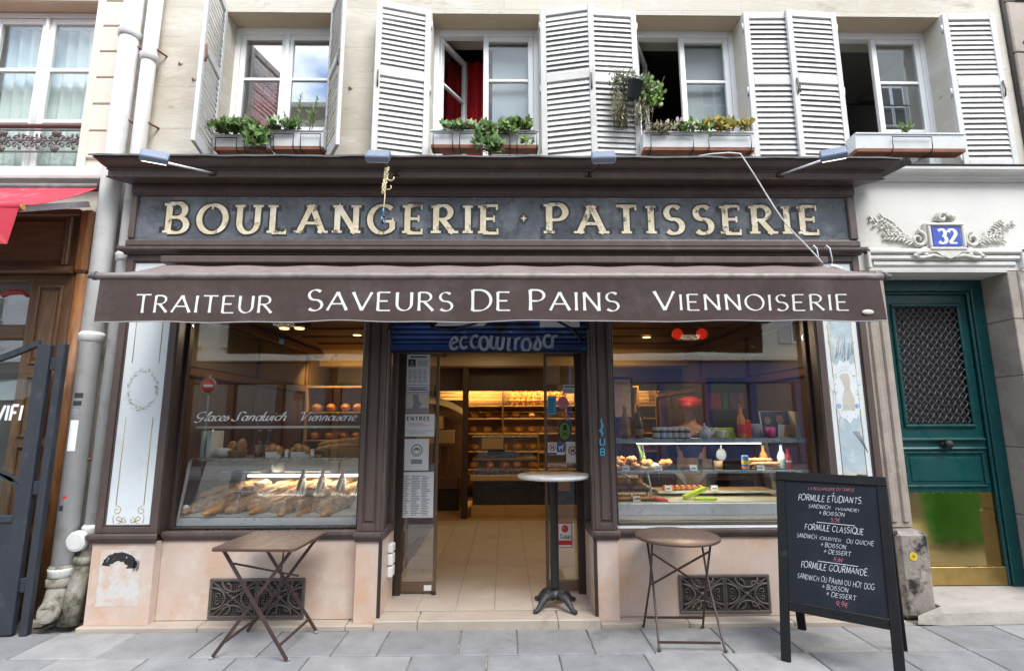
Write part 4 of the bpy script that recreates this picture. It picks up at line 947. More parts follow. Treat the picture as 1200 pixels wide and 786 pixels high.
# ================================================================ stone building above the shop
SB = thing('stone_building', 'pale limestone house front with white louvred shutters above the bakery', 'building', (.7, .2, 3.2))
WY = .20; WIN = [(-2.655, -1.635), (-.69, .335), (1.27, 2.295), (3.215, 4.24)]; WZ0, WZ1 = 3.79, 5.41
def B_(name, m, fn, label=None, parent=None):
    b = MB(); fn(b); return part(parent or SB, name, b, m, label)
B_('wall', 'limestone', lambda g: g.box(-3.555, 4.86, WY, WY+.5, WZ1, 8.2))
B_('wall', 'limestone', lambda g: g.box(-3.555, 3.06, WY, WY+.5, 3.02, WZ0))
edges = [-3.555] + [v for w_ in WIN for v in w_] + [4.86]
for a, b in zip(edges[0::2], edges[1::2]): B_('pier', 'limestone', lambda g: g.box(a, b, WY, WY+.5, WZ0, WZ1))
for z in (5.75,):
    pass
# iron shutter stay rosettes in the stone
for x, z in ((-2.90, 4.70), (-1.44, 4.62), (-3.04, 4.86)):
    B_('stay', 'rusty_stone', lambda g: (g.lathe([(.024,.0),(.018,-.006),(.007,-.010),(.007,-.025)], (x, WY, z), 8, axis='y')))
def casement(par, x0, x1, y, hinge=None, ang=0.0, m='window_white', pm='pane'):
    """one sash: stiles, rails, two bars, three panes; swings inwards by ang about its hinge side"""
    st = .052; z0, z1 = 3.86, 5.335; b = MB()
    b.box(x0, x0+st, -.022, .022, z0, z1, .005); b.box(x1-st, x1, -.022, .022, z0, z1, .005)
    b.box(x0+st, x1-st, -.0215, .022, z0, z0+.07, .005); b.box(x0+st, x1-st, -.0215, .022, z1-.055, z1, .005)
    for z in (4.335, 4.855): b.box(x0+st, x1-st, -.018, .018, z-.016, z+.016, .005)
    g = MB()
    for c, d in ((z0+.07, 4.319), (4.351, 4.839), (4.871, z1-.055)): g.box(x0+st, x1-st, -.003, .003, c, d)
    hx = x0 if hinge == 'l' else x1
    mt = Matrix.Translation((hx, y, 0)) @ Matrix.Rotation(ang, 4, 'Z') @ Matrix.Translation((-hx, 0, 0))
    q = MB(); q.join(b, mt); part(par, 'casement', q, m); q = MB(); q.join(g, mt); part(par, 'pane', q, pm)
def window(x0, x1, wx, opened, pms):
    y = .43; b = MB()
    b.box(x0-.02, x0+.045, y-.03, y+.05, 3.78, 5.43, .004); b.box(x1-.045, x1+.02, y-.03, y+.05, 3.78, 5.43, .004)
    b.box(x0+.045, x1-.045, y-.029, y+.05, 5.335, 5.43, .004); b.box(x0+.045, x1-.045, y-.029, y+.05, 3.78, 3.86, .004)
    w_ = part(SB, 'window', b, 'window_white')
    xm = (x0+x1)/2
    casement(w_, x0+.047, xm-.006, y, 'l', rad(opened[0]), pm=pms[0]); casement(w_, xm+.006 if not opened[0] else xm-.03, x1-.047, y, 'r', -rad(opened[1]), pm=pms[1])
    if not opened[0]: b = MB(); b.box(xm-.022, xm+.022, y-.035, y-.0225, 3.86, 5.335, .006); part(w_, 'meeting_stile', b, 'window_white')
    return w_
window(*WIN[0], 0, (0, 0), ('pane_sky', 'pane_sky')); window(*WIN[1], 1, (60, 0), ('pane', 'pane')); window(*WIN[2], 2, (62, 0), ('pane', 'pane')); window(*WIN[3], 3, (84, 0), ('pane', 'pane_sky'))
# reveal linings in warmer stone
for a, b_ in WIN:
    B_('lintel_soffit', 'tan_soffit', lambda g: g.box(a, b_, WY+.012, .398, 5.404, 5.4095))
# rooms behind the windows
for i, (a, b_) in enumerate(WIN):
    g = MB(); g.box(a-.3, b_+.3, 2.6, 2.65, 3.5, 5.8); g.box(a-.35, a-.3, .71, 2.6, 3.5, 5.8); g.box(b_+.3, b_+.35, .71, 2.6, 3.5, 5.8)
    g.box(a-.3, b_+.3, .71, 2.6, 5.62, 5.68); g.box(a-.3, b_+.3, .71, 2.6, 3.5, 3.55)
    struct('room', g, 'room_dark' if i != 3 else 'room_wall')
def curtain(x0, x1, y, z0, z1, m, lab, k=60, amp=.022, nm='curtain'):
    g = MB(); n = int((x1-x0)*90)
    for dy in (0, .004): g.grid(lambda u, v: (x0+u*(x1-x0), y+dy+amp*sin(x0*7+u*(x1-x0)*k)+.01*sin(u*9+v*3), z0+v*(z1-z0)), max(8, n), 6)
    return solo(nm, g, m, lab, 'curtain')
curtain(-.66, -.05, .90, 3.85, 5.42, 'red_cloth', 'red curtain behind the half open window above the sign')
curtain(-2.60, -2.2, .66, 3.82, 5.4, 'red_cloth', 'dark red curtain behind the closed window over the ivy boxes', 70)
def blind(x0, x1, lab): g = MB(); g.box(x0, x1, .50, .508, 3.86, 5.30); solo('window_blind', g, 'blind_grey', lab, 'blind')
blind(-.12, .275, 'plain grey blind in the window with the red curtain'); blind(1.835, 2.235, 'plain grey blind in the window beside the hanging pot')
g = MB(); g.box(3.2, 4.3, .95, .98, 4.98, 5.02); solo('curtain_rod', g, 'p_black', 'dark curtain rod across the open window above the number plate', 'rod')
g = MB()
for k in range(8): g.box(-2.18, -1.70, .64+.002*k, .646+.002*k, 3.9+k*.04, 3.925+k*.04)
srg = random.Random(17)
# shutters: stiles, rails and single slats
slat = MB(); slat.box(-.1965, .1965, -.035, .035, -.0035, .0035, .002); slat_me = slat.mesh('slat', 'shutter_white')
def shutter(hx, side, ang, hy=WY-.012, zt=5.43, zb=3.80, wd=.505, lab=None, solidbottom=False):
    """side -1: leaf swings to the left of its hinge; ang degrees away from the wall"""
    b = MB(); st = .055; t = .016
    b.box(0, st, -t, t, zb, zt, .004); b.box(wd-st, wd, -t, t, zb, zt, .004)
    b.box(st, wd-st, -t+.001, t-.001, zt-.07, zt, .004); b.box(st, wd-st, -t+.001, t-.001, zb, zb+.105, .004); b.box(st, wd-st, -t+.001, t-.001, 4.66, 4.74, .004)
    mt = Matrix.Translation((hx, hy, 0)) @ Matrix.Rotation(rad(-ang) if side > 0 else rad(180+ang), 4, 'Z')
    q = MB(); q.join(b, mt); sh = part(SB, 'shutter', q, 'shutter_white', lab)
    rot = mt.to_euler()
    off = rootloc(SB); flip = 1 if side < 0 else -1
    for c, d in ((zb+.105, 4.66), (4.74, zt-.07)):
        n = int(round((d-c)/.0535))
        for i in range(n):
            z = c + (i+.5)*(d-c)/n; p = mt @ Vector((wd/2, 0, 0))
            o = piece(sh, 'slat', slat_me, (p.x-off[0], p.y-off[1], z-off[2])); o.rotation_mode = 'XYZ'
            o.rotation_euler = (Matrix.Rotation(rot.z, 3, 'Z') @ Matrix.Rotation(rad((-70+srg.uniform(-4,4))*flip), 3, 'X')).to_euler()
    for z in (zb+.12, 4.6, zt-.16):
        p = mt @ Vector((-.006, 0, 0)); h = MB(); h.tube([(p.x, p.y, z-.04), (p.x, p.y, z+.04)], .009, 6); part(sh, 'hinge', h, 'shutter_white')
    h = MB(); h.tube([tuple(mt @ Vector((wd-.035, (-.024 if side > 0 else .024), 4.54))), tuple(mt @ Vector((wd-.035, (-.034 if side > 0 else .034), 4.60))), tuple(mt @ Vector((wd-.035, (-.024 if side > 0 else .024), 4.70)))], .008, 6)
    part(sh, 'latch', h, 'terracotta' if hx < -2 else 'iron')
    return sh
shutter(-2.650, -1, 103, lab='louvred shutter swung out square to the wall'); shutter(-1.640, 1, 59, lab='louvred shutter seen almost edge on')
shutter(-.70, -1, 14); shutter(.345, 1, 11.5); shutter(1.265, -1, 4.0); shutter(2.305, 1, .8); shutter(3.208, -1, 4.2); shutter(4.248, 1, 1.5)

# ================================================================ window boxes
def planter(x0, x1, z0, h, lab, tray=True, yc=.085, hooks=2):
    t = thing('window_box', lab, 'window box', ((x0+x1)/2, yc, z0), group='window boxes')
    b = MB(); d0, d1 = .050, .066
    prof = [(yc-d0, z0+.03), (yc-d1, z0+h), (yc-d1-.008, z0+h), (yc-d1-.008, z0+h+.012), (yc+d1, z0+h+.012), (yc+d0, z0+.03)]
    b.prism(prof, x0, x1); part(t, 'box', b, 'planter_white')
    b = MB(); b.box(x0+.012, x1-.012, yc-d1+.012, yc+d1-.012, z0+h+.0125, z0+h+.016); part(t, 'soil', b, 'soil')
    if tray: b = MB(); b.prism([(yc-d0-.012, z0), (yc-d0-.014, z0+.03), (yc+d0+.01, z0+.029), (yc+d0, z0)], x0+.006, x1-.006); part(t, 'tray', b, 'terracotta')
    b = MB(); r = .0045; y = yc-d1-.014
    wdt = (x1-x0)
    for k in range(hooks):
        a = x0+wdt*(.06+.52*k if hooks == 2 else .32); e = a+wdt*(.38 if hooks == 2 else .36)
        b.tube([(a, .24, z0-.004), (a, y+.02, z0-.008), (a, y, z0+.03), (a, y-.003, z0+h*.8), (e, y-.003, z0+h*.8), (e, y, z0+.03), (e, y+.02, z0-.008), (e, .24, z0-.004)], r, 5)
    part(t, 'holder', b, 'iron_black'); return t
planter(-2.56, -2.075, 3.895, .13, 'white window box under the ivy, left of the pair on the first sill')
planter(-2.055, -1.60, 3.905, .17, 'white window box with the tall green shoots on the first sill')
planter(-.655, -.205, 3.925, .155, 'white window box left of the trailing ivy under the red curtain')
planter(-.155, .305, 3.925, .155, 'white window box under the grey blind beside the red curtain window')
planter(1.24, 2.235, 3.910, .165, 'long white window box of yellowing plants below the hanging pot')
planter(3.15, 4.14, 3.905, .165, 'long white box on a terracotta tray, one small sprout in it', hooks=1)
b = MB()
for a, c in WIN[:3]: pass
for (a, c) in ((-2.64, -1.65), (-.67, .32), (1.28, 2.28)): pass
def leaf_poly(kind):
    if kind == 'ivy': return [(0,0),(-.35,.12),(-.55,.55),(-.22,.55),(0,1.0),(.22,.55),(.55,.55),(.35,.12)]
    if kind == 'long': return [(0,0),(-.14,.4),(0,1),(.14,.4)]
    return [(0,0),(-.32,.35),(-.25,.75),(0,1),(.25,.75),(.32,.35)]
def put_leaf(mb, c, size, kind, rg, out=None):
    poly = leaf_poly(kind); e = Euler((rg.uniform(.5, 2.2), rg.uniform(-.7, .7), rg.uniform(-1.6, 1.6) if out is None else out + rg.uniform(-.8, .8)), 'XYZ').to_matrix()
    vs = []
    for (x, y) in poly:
        p = e @ Vector((x*size, y*size, -.25*size*(x*x + .5*y*y))); vs.append((c[0]+p.x, c[1]+p.y, c[2]+p.z))
    mb.add(vs, [tuple(range(len(poly)))])
def bushy(name, lab, segs, mats, seed, cat='plant'):
    """segs: (centre, radii, count, size, kind, material index, stems)"""
    rg = random.Random(seed); c0 = segs[0][0]
    t = thing(name, lab, cat, (c0[0], c0[1], c0[2]-segs[0][1][2]))
    lm = {}; sm = MB()
    for (c, r, n, size, kind, mi, ns) in segs:
        for i in range(n):
            while True:
                d = Vector((rg.uniform(-1,1), rg.uniform(-1,1), rg.uniform(-1,1)))
                if d.length < 1: break
            p = (c[0]+d.x*r[0], c[1]+d.y*r[1], c[2]+d.z*r[2])
            put_leaf(lm.setdefault(mi, MB()), p, size*rg.uniform(.6, 1.25), kind, rg)
        for i in range(ns):
            a = (c[0]+rg.uniform(-.8,.8)*r[0], c[1]+rg.uniform(-.4,.4)*r[1], c[2]-r[2]); e = (c[0]+rg.uniform(-1,1)*r[0], c[1]+rg.uniform(-1,.6)*r[1], c[2]+rg.uniform(.2,1)*r[2])
            sm.tube([a, ((a[0]+e[0])/2+rg.uniform(-.02,.02), (a[1]+e[1])/2-.02, (a[2]+e[2])/2+.03), e], .0022, 4)
    for mi, mb in lm.items(): part(t, 'foliage', mb, mats[mi])
    if sm.v: part(t, 'stems', sm, 'stem')
    return t
bushy('ivy', 'green ivy spilling over the left box on the first sill', [((-2.38,.0,4.085),(.22,.09,.06),170,.066,'ivy',0,18), ((-2.18,-.03,4.02),(.12,.05,.09),110,.07,'ivy',0,8), ((-1.95,.0,4.11),(.18,.07,.04),90,.06,'ivy',0,8), ((-2.14,-.07,3.93),(.09,.04,.07),50,.065,'ivy',0,3), ((-2.4,-.01,4.10),(.2,.07,.05),60,.06,'ivy',1,0)], ['leaf_ivy','leaf_light'], 1)
def shoots(name, lab, spots, seed, m='leaf_light'):
    rg = random.Random(seed); t = thing(name, lab, 'plant', (spots[0][0], spots[0][1], spots[0][2])); lm = MB(); sm = MB()
    for (x, y, z, h, lean) in spots:
        pts = [(x+lean*u*u+.008*sin(u*7), y-.02*u, z+h*u) for u in [i/6 for i in range(7)]]; sm.tube(pts, [.004-.0004*i for i in range(7)], 5)
        n = int(h*130)
        for i in range(n):
            u = .15+.85*i/n; c = (x+lean*u*u, y-.02*u, z+h*u); put_leaf(lm, c, .055*(1.15-u*.5), 'long', rg, rg.uniform(-3, 3))
    part(t, 'foliage', lm, m); part(t, 'stems', sm, 'stem'); return t
shoots('leafy_plant', 'tall green shoots at the right end of the first sill', [(-1.83,.03,4.08,.36,.02),(-1.71,.03,4.08,.31,.05),(-1.72,.01,4.08,.22,-.03),(-1.93,.02,4.08,.16,-.02),(-2.07,.02,4.06,.15,.01),(-2.2,.03,4.05,.12,.0)], 3)
bushy('ivy', 'variegated ivy trailing down between the two boxes under the red curtain window', [((-.42,.0,4.11),(.17,.06,.035),90,.058,'ivy',0,8), ((-.16,-.06,4.02),(.09,.04,.10),120,.066,'ivy',0,10), ((-.12,-.06,3.90),(.14,.04,.07),80,.066,'ivy',0,6), ((.12,.0,4.13),(.16,.07,.06),130,.06,'ivy',1,10), ((.02,-.03,4.08),(.10,.05,.06),60,.045,'ivy',1,4), ((.2,-.07,3.93),(.06,.03,.04),26,.045,'ivy',1,3)], ['leaf_ivy','leaf_light'], 4)
bushy('flowering_plant', 'straggly yellow and green plants in the long third window box', [((1.38,.0,4.10),(.16,.06,.05),150,.045,'long',2,26), ((1.66,.0,4.115),(.18,.06,.045),140,.05,'round',1,10), ((1.9,.0,4.125),(.17,.06,.05),140,.055,'round',0,10), ((1.60,.0,4.13),(.22,.05,.04),40,.045,'round',3,0), ((2.15,.0,4.13),(.07,.05,.05),50,.055,'round',0,5), ((1.78,-.1,4.02),(.02,.015,.06),12,.04,'round',1,2)], ['leaf_yellow','leaf_light','leaf_dry','flower_pale'], 5)
bushy('grass_tuft', 'fine pale green tuft at the back of the long third window box', [((2.02,.05,4.17),(.08,.05,.07),170,.05,'long',0,12)], ['leaf_light'], 6)
bushy('sprout', 'small bright green sprout in the right hand window box', [((3.62,.04,4.115),(.07,.04,.035),26,.075,'long',0,5)], ['leaf_light'], 7)
# pot hanging from the shutter edge
t = thing('hanging_pot', 'black plastic pot hooked on the shutter above the third window box', 'pot', (1.155, .02, 4.37))
b = MB(); Rm = Matrix.Translation((1.155, .02, 4.40)) @ Matrix.Rotation(rad(24), 4, 'X') @ Matrix.Rotation(rad(8), 4, 'Y'); q = MB(); q.lathe([(0,0),(.046,0),(.052,.012),(.066,.145),(.073,.146),(.073,.165),(.060,.165),(.058,.13)], (0,0,0), 20); b.join(q, Rm); part(t, 'pot', b, 'pot_black')
b = MB(); b.tube([(1.16,.05,4.56),(1.18,.11,4.62),(1.19,.16,4.60)], .005, 6); part(t, 'hook', b, 'iron_black')
bushy('trailing_plant', 'half dry trailing plant around the hanging black pot', [((1.14,.08,4.60),(.17,.08,.10),330,.05,'long',0,40), ((1.33,.07,4.50),(.13,.07,.15),330,.046,'round',2,26), ((1.06,.08,4.34),(.09,.05,.20),330,.046,'long',1,30), ((1.25,.06,4.30),(.10,.05,.13),170,.046,'long',1,16), ((1.36,.03,4.42),(.08,.05,.10),90,.05,'round',2,6), ((1.12,.05,4.62),(.2,.08,.12),70,.026,'round',3,10)], ['leaf_ivy','leaf_dry','leaf_light','flower_pale'], 8)
# ================================================================ stone portal with number 32
PT = thing('stone_portal', 'white painted stone door surround with carved cartouche at the right', 'portal', (3.95, .2, 0))
def T_(name, m, fn, label=None, parent=None):
    b = MB(); fn(b); return part(parent or PT, name, b, m, label)
DX0, DX1 = 3.385, 4.515
T_('frieze', 'painted_stone', lambda g: g.box(3.061, 5.15, WY, WY+.45, 3.085, 3.70))
T_('lintel', 'painted_stone', lambda g: g.box(3.061, 5.15, WY+.001, WY+.45, 2.86, 3.084))
T_('cornice', 'painted_stone', lambda g: g.prism([(WY+.1,3.70),(WY-.02,3.70),(WY-.03,3.715),(WY-.055,3.72),(WY-.06,3.74),(WY-.10,3.752),(WY-.115,3.775),(WY-.115,3.80),(WY+.1,3.812)], 3.061, 5.15))
T_('cornice_lead', 'lead', lambda g: g.box(3.07, 5.15, WY-.125, WY+.19, 3.8125, 3.818))
for k, (z0, y) in enumerate(((3.05, -.045), (2.995, -.030), (2.94, -.015))):
    T_('architrave', 'painted_stone', lambda g: g.prism([(WY+.02, z0-.045), (WY+y+.012, z0-.045), (WY+y, z0-.032), (WY+y, z0-.006), (WY+y+.008, z0), (WY+.02, z0)], 3.235+k*.035, 4.66-k*.035))
for x, s in ((3.235, 1), (4.66, -1)):
    T_('architrave', 'painted_stone', lambda g: g.box(x, x+s*.03, WY-.045, WY+.02, 2.87, 3.049, .006))
# jambs: left slender with flutes, right broad, on base blocks
T_('jamb', 'limestone_grey', lambda g: g.box(3.061, DX0, WY, WY+.40, .66, 2.859, .008))
for x in (3.10, 3.20, 3.30): T_('jamb_flute', 'limestone_grey', lambda g: g.box(x, x+.055, WY-.016, WY+.01, .70, 2.855, .014))
z = 0
jb = [.0, .72, 1.30, 1.92, 2.42, 2.858]
for a, b_ in zip(jb[:-1], jb[1:]): T_('jamb_block', 'limestone_grey', lambda g: g.box(DX1, 5.15, WY+.002, WY+.40, a+.002, b_-.002, .006))
for x in (4.60, 4.70): T_('jamb_flute', 'limestone_grey', lambda g: g.box(x, x+.06, WY-.014, WY+.01, .78, 2.855, .014))
T_('base_block', 'limestone_grey', lambda g: g.box(4.53, 4.95, WY-.07, WY+.25, 0, .71, .03))
b = MB(); b.box(3.14, 3.40, .06, .45, 0, .655, .03); bb = part(PT, 'base_block', b, 'base_soot', 'grey stone base block blackened on one corner')
T_('soffit', 'painted_stone', lambda g: g.box(DX0, DX1, WY+.003, .56, 2.845, 2.8605))
# carved cartouche
ct = T_('cartouche', 'painted_stone', lambda g: g.box(3.79, 4.155, WY-.035, WY+.01, 3.02, 3.30, .012), 'carved cartouche with scrolls and leafy branches')
for a, b_, c, d in ((3.805, 4.14, 3.035, 3.062), (3.805, 4.14, 3.262, 3.287)): T_('frame_mould', 'painted_stone', lambda g: g.box(a, b_, WY-.055, WY-.034, c, d, .008), None, ct)
for a, b_ in ((3.805, 3.833), (4.112, 4.14)): T_('frame_mould', 'painted_stone', lambda g: g.box(a, b_, WY-.054, WY-.034, 3.0625, 3.2615, .008), None, ct)
npl = T_('number_plate', 'blue_enamel', lambda g: g.box(3.846, 4.10, WY-.045, WY-.034, 3.072, 3.254, .002), 'blue enamel plate with white number 32', ct)
b = letters('32', wall_text(3.893, 3.098, WY-.0465), .130, .165, .27, .11, rad(5), .14); part(ct, 'numerals', b, 'enamel_white')
orn = MB(); rg = random.Random(12)
yy = WY-.02
for s in (-1, 1):
    cx = 3.972 + s*.245
    orn.tube(spiral(cx, 3.14, .075, pi/2, 1.35, yy, s), [.024-.0006*i for i in range(23)], 8)
    orn.tube([(3.972+s*.19, yy, 3.06), (3.972+s*.27, yy-.01, 3.01), (3.972+s*.33, yy, 2.985), (3.972+s*.24, yy-.012, 2.965), (3.972+s*.13, yy-.01, 2.99), (3.972+s*.05, yy-.015, 2.965)], [.02,.026,.018,.02,.018,.014], 8)
    for k, (dx, dz) in enumerate(((.30, .0), (.26, -.02), (.20, .01), (.12, .0))): orn.ball((3.972+s*dx, yy-.012, 2.985+dz), (.024, .018, .018), 8, 6, .3, 3, k)
    # leafy branch
    L0 = Vector((3.972+s*.27, yy, 3.12)); L1 = Vector((3.972+s*.64, yy+.008, 3.30+.03*(s < 0)))
    for br in range(3):
        off = (-.05, .0, .06)[br]; fr = (.0, .0, .25)[br]
        A = L0 + Vector((s*fr*.25, 0, off*.4)); E = L0.lerp(L1, (.62, 1, .72)[br]) + Vector((s*.03*(br == 0), 0, (-.09, 0, .07)[br]))
        pts = [tuple(A.lerp(E, i/8) + Vector((0, -.006*sin(pi*i/8), .02*sin(pi*i/8)*(1, -1, 1)[br]))) for i in range(9)]
        orn.tube(pts, [.0085-.0007*i for i in range(9)], 5)
        for i in range(1, 9):
            p = Vector(pts[i])
            for q in (-1, 1):
                dirv = Vector((s*.55, 0, .35+.75*q)).normalized(); ln = rg.uniform(.020, .036)
                R3 = Matrix(((dirv.x, 0, -dirv.z), (0, 1, 0), (dirv.z, 0, dirv.x)))
                orn.ball(tuple(p + dirv*ln*.9), (ln, .009, .0085), 8, 5, 0, 3, 0, R3)
orn.tube(spiral(3.96, 3.345, .045, 0, 1.2, yy-.012), [.026-.0006*i for i in range(23)], 8)
orn.tube([(3.91, yy, 3.32), (3.93, yy-.01, 3.375), (3.99, yy-.012, 3.395), (4.05, yy-.006, 3.36), (4.075, yy, 3.32)], [.016,.022,.024,.022,.014], 8)
for i in range(6): orn.ball((4.0+.024*i*.7, yy-.004, 3.40-.004*i*i*.4), (.013, .012, .018), 8, 6)
orn.plate([(3.85,3.022),(4.09,3.022),(4.05,2.985),(3.972,2.955),(3.895,2.985)], WY-.05, WY-.0)
part(ct, 'ornament', orn, 'carved_stone')
T_('sticker', 'p_yellow', lambda g: g.lathe([(.0,-.002),(.032,-.002),(.032,.001)], (3.25, .058, .47), 20, False, axis='y'), 'round yellow sticker')
b = MB()
for a in (0, pi/2): b.bar((3.25-.018*cos(a), .0555-.0003*a, .47-.018*sin(a)), (3.25+.018*cos(a), .0555-.0003*a, .47+.018*sin(a)), .006, .001, (0,1,0))
part(PT, 'sticker_print', b, 'brass_dull')
# doorstep
b = MB(); b.add([(3.16,-.03,.0),(3.34,-.06,.0),(5.2,-.02,.0),(5.2,.60,.0),(3.36,.60,.0),(3.42,.06,0), (3.18,-.01,.055),(3.35,-.045,.08),(5.2,-.005,.10),(5.2,.60,.12),(3.36,.60,.12),(3.43,.07,.095)],
                [(6,7,8,9,10,11),(0,1,7,6),(1,2,8,7),(2,3,9,8),(3,4,10,9),(4,5,11,10),(5,0,6,11)])
struct('doorstep', b, 'threshold_grey')

# ================================================================ green door
GD = thing('entrance_door', 'dark green wooden house door with lattice grille and brass kick plate', 'door', (3.95, .51, .115))
def D_(name, m, fn, label=None, parent=None):
    b = MB(); fn(b); return part(parent or GD, name, b, m, label)
dy = .51
D_('frame', 'green_paint', lambda g: (g.box(DX0+.004, 3.535, dy-.05, dy+.05, .12, 2.843, .006), g.box(4.40, DX1-.004, dy-.05, dy+.05, .12, 2.843, .006), g.box(3.536, 4.399, dy-.049, dy+.05, 2.735, 2.843, .006)))
D_('frame_mould', 'green_paint', lambda g: (g.box(3.536, 3.56, dy-.036, dy+.0, .12, 2.734, .01), g.box(4.375, 4.399, dy-.036, dy+.0, .12, 2.734, .01), g.box(3.561, 4.374, dy-.036, dy+.0, 2.71, 2.734, .01)))
D_('leaf', 'green_paint', lambda g: (g.box(3.561, 4.374, dy+.0, dy+.05, .12, 1.475), g.box(3.561, 3.662, dy+.0, dy+.05, 1.475, 2.709), g.box(4.288, 4.374, dy+.0, dy+.05, 1.475, 2.709), g.box(3.662, 4.288, dy+.0, dy+.05, 2.612, 2.709)))
for a, b_, c, d in ((3.645, 3.675, 1.50, 2.59), (4.275, 4.305, 1.50, 2.59), (3.645, 4.305, 2.591, 2.621), (3.645, 4.305, 1.469, 1.499)): D_('grille_mould', 'green_paint', lambda g: g.box(a, b_, dy-.022, dy+.004, c, d, .009))
gr_ = D_('grille', 'iron_black', lambda g: g.box(3.676, 4.274, dy+.03, dy+.035, 1.50, 2.59))
lt = MB(); pitch = .062
def clip(p, q):
    t0, t1 = 0.0, 1.0; d = (q[0]-p[0], q[1]-p[1])
    for (pp, qq) in ((-d[0], p[0]-3.676), (d[0], 4.274-p[0]), (-d[1], p[1]-1.50), (d[1], 2.59-p[1])):
        if abs(pp) < 1e-9: continue
        r = qq/pp
        if pp < 0: t0 = max(t0, r)
        else: t1 = min(t1, r)
    return None if t0 >= t1 else ((p[0]+d[0]*t0, p[1]+d[1]*t0), (p[0]+d[0]*t1, p[1]+d[1]*t1))
for k in range(-30, 40):
    for s in (-1, 1):
        x0 = 3.676 + k*pitch; cseg = clip((x0, 1.50), (x0+s*2.0*.82, 1.50+2.0))
        if cseg:
            a, e = cseg; n = max(2, int(math.hypot(e[0]-a[0], e[1]-a[1])/.02)); 
            lt.tube([(a[0]+(e[0]-a[0])*i/n, dy-.002+.006*sin(i*1.6+k+s), a[1]+(e[1]-a[1])*i/n) for i in range(n+1)], .0058, 5)
part(gr_, 'lattice', lt, 'grille_metal')
D_('mid_rail', 'green_paint', lambda g: (g.prism([(dy+.002,1.345),(dy-.02,1.35),(dy-.028,1.362),(dy-.012,1.378),(dy+.002,1.382)], 3.58, 4.36), g.prism([(dy+.002,1.262),(dy-.012,1.266),(dy-.026,1.282),(dy-.018,1.295),(dy+.002,1.30)], 3.58, 4.36)))
for a, b_, c, d in ((3.60, 3.625, .965, 1.235), (4.315, 4.34, .965, 1.235), (3.60, 4.34, 1.2355, 1.258), (3.60, 4.34, .942, .9645)): D_('panel_mould', 'green_paint', lambda g: g.box(a, b_, dy-.018, dy+.004, c, d, .008))
D_('panel', 'green_paint', lambda g: g.box(3.655, 4.285, dy-.008, dy+.003, .995, 1.205, .006))
D_('knob', 'iron_black', lambda g: (g.lathe([(.040,.0),(.038,-.008),(.018,-.012),(.016,-.035),(.036,-.045),(.040,-.060),(.030,-.075),(.0,-.08)], (3.99, dy, 1.322), 18, axis='y')), 'round black metal door knob')
kp = D_('kick_plate', 'brass', lambda g: g.box(3.575, 4.425, dy-.006, dy+.001, .275, .90, .0015), 'polished brass kick plate')
D_('kick_plate', 'brass_dull', lambda g: g.box(3.572, 4.44, dy-.022, dy+.0, .122, .272, .004))
b = MB()
for x in [3.585+i*.083 for i in range(11)]: b.ball((x, dy-.007, .893), (.004,.002,.004), 6, 4); b.ball((x, dy-.007, .283), (.004,.002,.004), 6, 4)
part(kp, 'screw', b, 'brass_dull')
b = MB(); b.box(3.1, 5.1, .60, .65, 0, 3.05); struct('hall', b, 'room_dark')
# green street cabinet just out of frame, which the kick plate mirrors
t = thing('street_cabinet', 'green street cabinet mirrored in the brass kick plate', 'cabinet', (5.51, -1.32, 0))
b = MB(); b.box(5.20, 5.82, -1.42, -1.22, .06, 1.55, .02); part(t, 'body', b, 'p_streetgreen')
b = MB(); b.box(5.22, 5.80, -1.41, -1.23, 0, .06); part(t, 'plinth', b, 'slab_granite'); b = MB(); b.prism([(-1.45,1.55),(-1.45,1.58),(-1.32,1.62),(-1.19,1.58),(-1.19,1.55)], 5.17, 5.85); part(t, 'lid', b, 'p_streetgreen')

# ================================================================ building at the right edge
b = MB(); b.box(-3.60, -3.062, .205, .60, 0, 3.019); part(SB, 'wall', b, 'limestone')
RB = thing('neighbour_house', 'darker weathered stone house front at the right edge', 'building', (6, .2, 3.2))
zs = [3.83, 4.42, 5.0, 5.55, 6.1, 6.7, 7.4, 8.2]
for k, (a, b_) in enumerate(zip(zs[:-1], zs[1:])):
    xs = [4.882, 5.5 if k % 2 else 5.9, 7.2]
    for c, d in zip(xs[:-1], xs[1:]): b = MB(); b.box(c+.002, d-.002, WY-.05, WY+.4, a+.003, b_-.003, .01); part(RB, 'stone_block', b, 'limestone_grey')
b = MB(); b.box(5.152, 7.2, WY-.05, WY+.4, 0, 3.828, .01); part(RB, 'wall', b, 'limestone_grey')
b = MB(); b.tube([(4.872, WY-.02, 3.83), (4.872, WY-.02, 8.2)], .012, 6); part(RB, 'cable_run', b, 'iron')
b = MB()
for z in (5.55, 5.1): b.box(4.97, 5.1, WY-.064, WY-.052, z, z+.012)
part(RB, 'iron_cramp', b, 'iron_black')

# ================================================================ building at the left edge
LB = thing('corner_house', 'cream stone house with white french window at the left edge', 'building', (-4.5, .2, 3.6))
def L_(name, m, fn, label=None, parent=None):
    b = MB(); fn(b); return part(parent or LB, name, b, m, label)
LW0, LW1 = -5.02, -3.88
zq = [3.90 - .27*0 + i*.268 for i in range(17)]
for a, b_ in zip(zq[:-1], zq[1:]): L_('quoin', 'left_stone', lambda g: g.box(-3.80, -3.557, WY-.012, WY+.4, a+.005, b_-.005, .008))
L_('quoin_bed', 'left_stone', lambda g: g.box(-3.80, -3.562, WY+.012, WY+.4, 3.80, 8.2))
L_('pier', 'left_stone', lambda g: g.box(LW1, -3.801, WY-.004, WY+.4, 3.80, 5.52, .004))
L_('wall', 'left_stone', lambda g: g.box(-7, -3.8005, WY, WY+.4, 5.52, 8.2)); L_('wall', 'left_stone', lambda g: g.box(-7, LW0, WY, WY+.4, 3.8, 5.52))
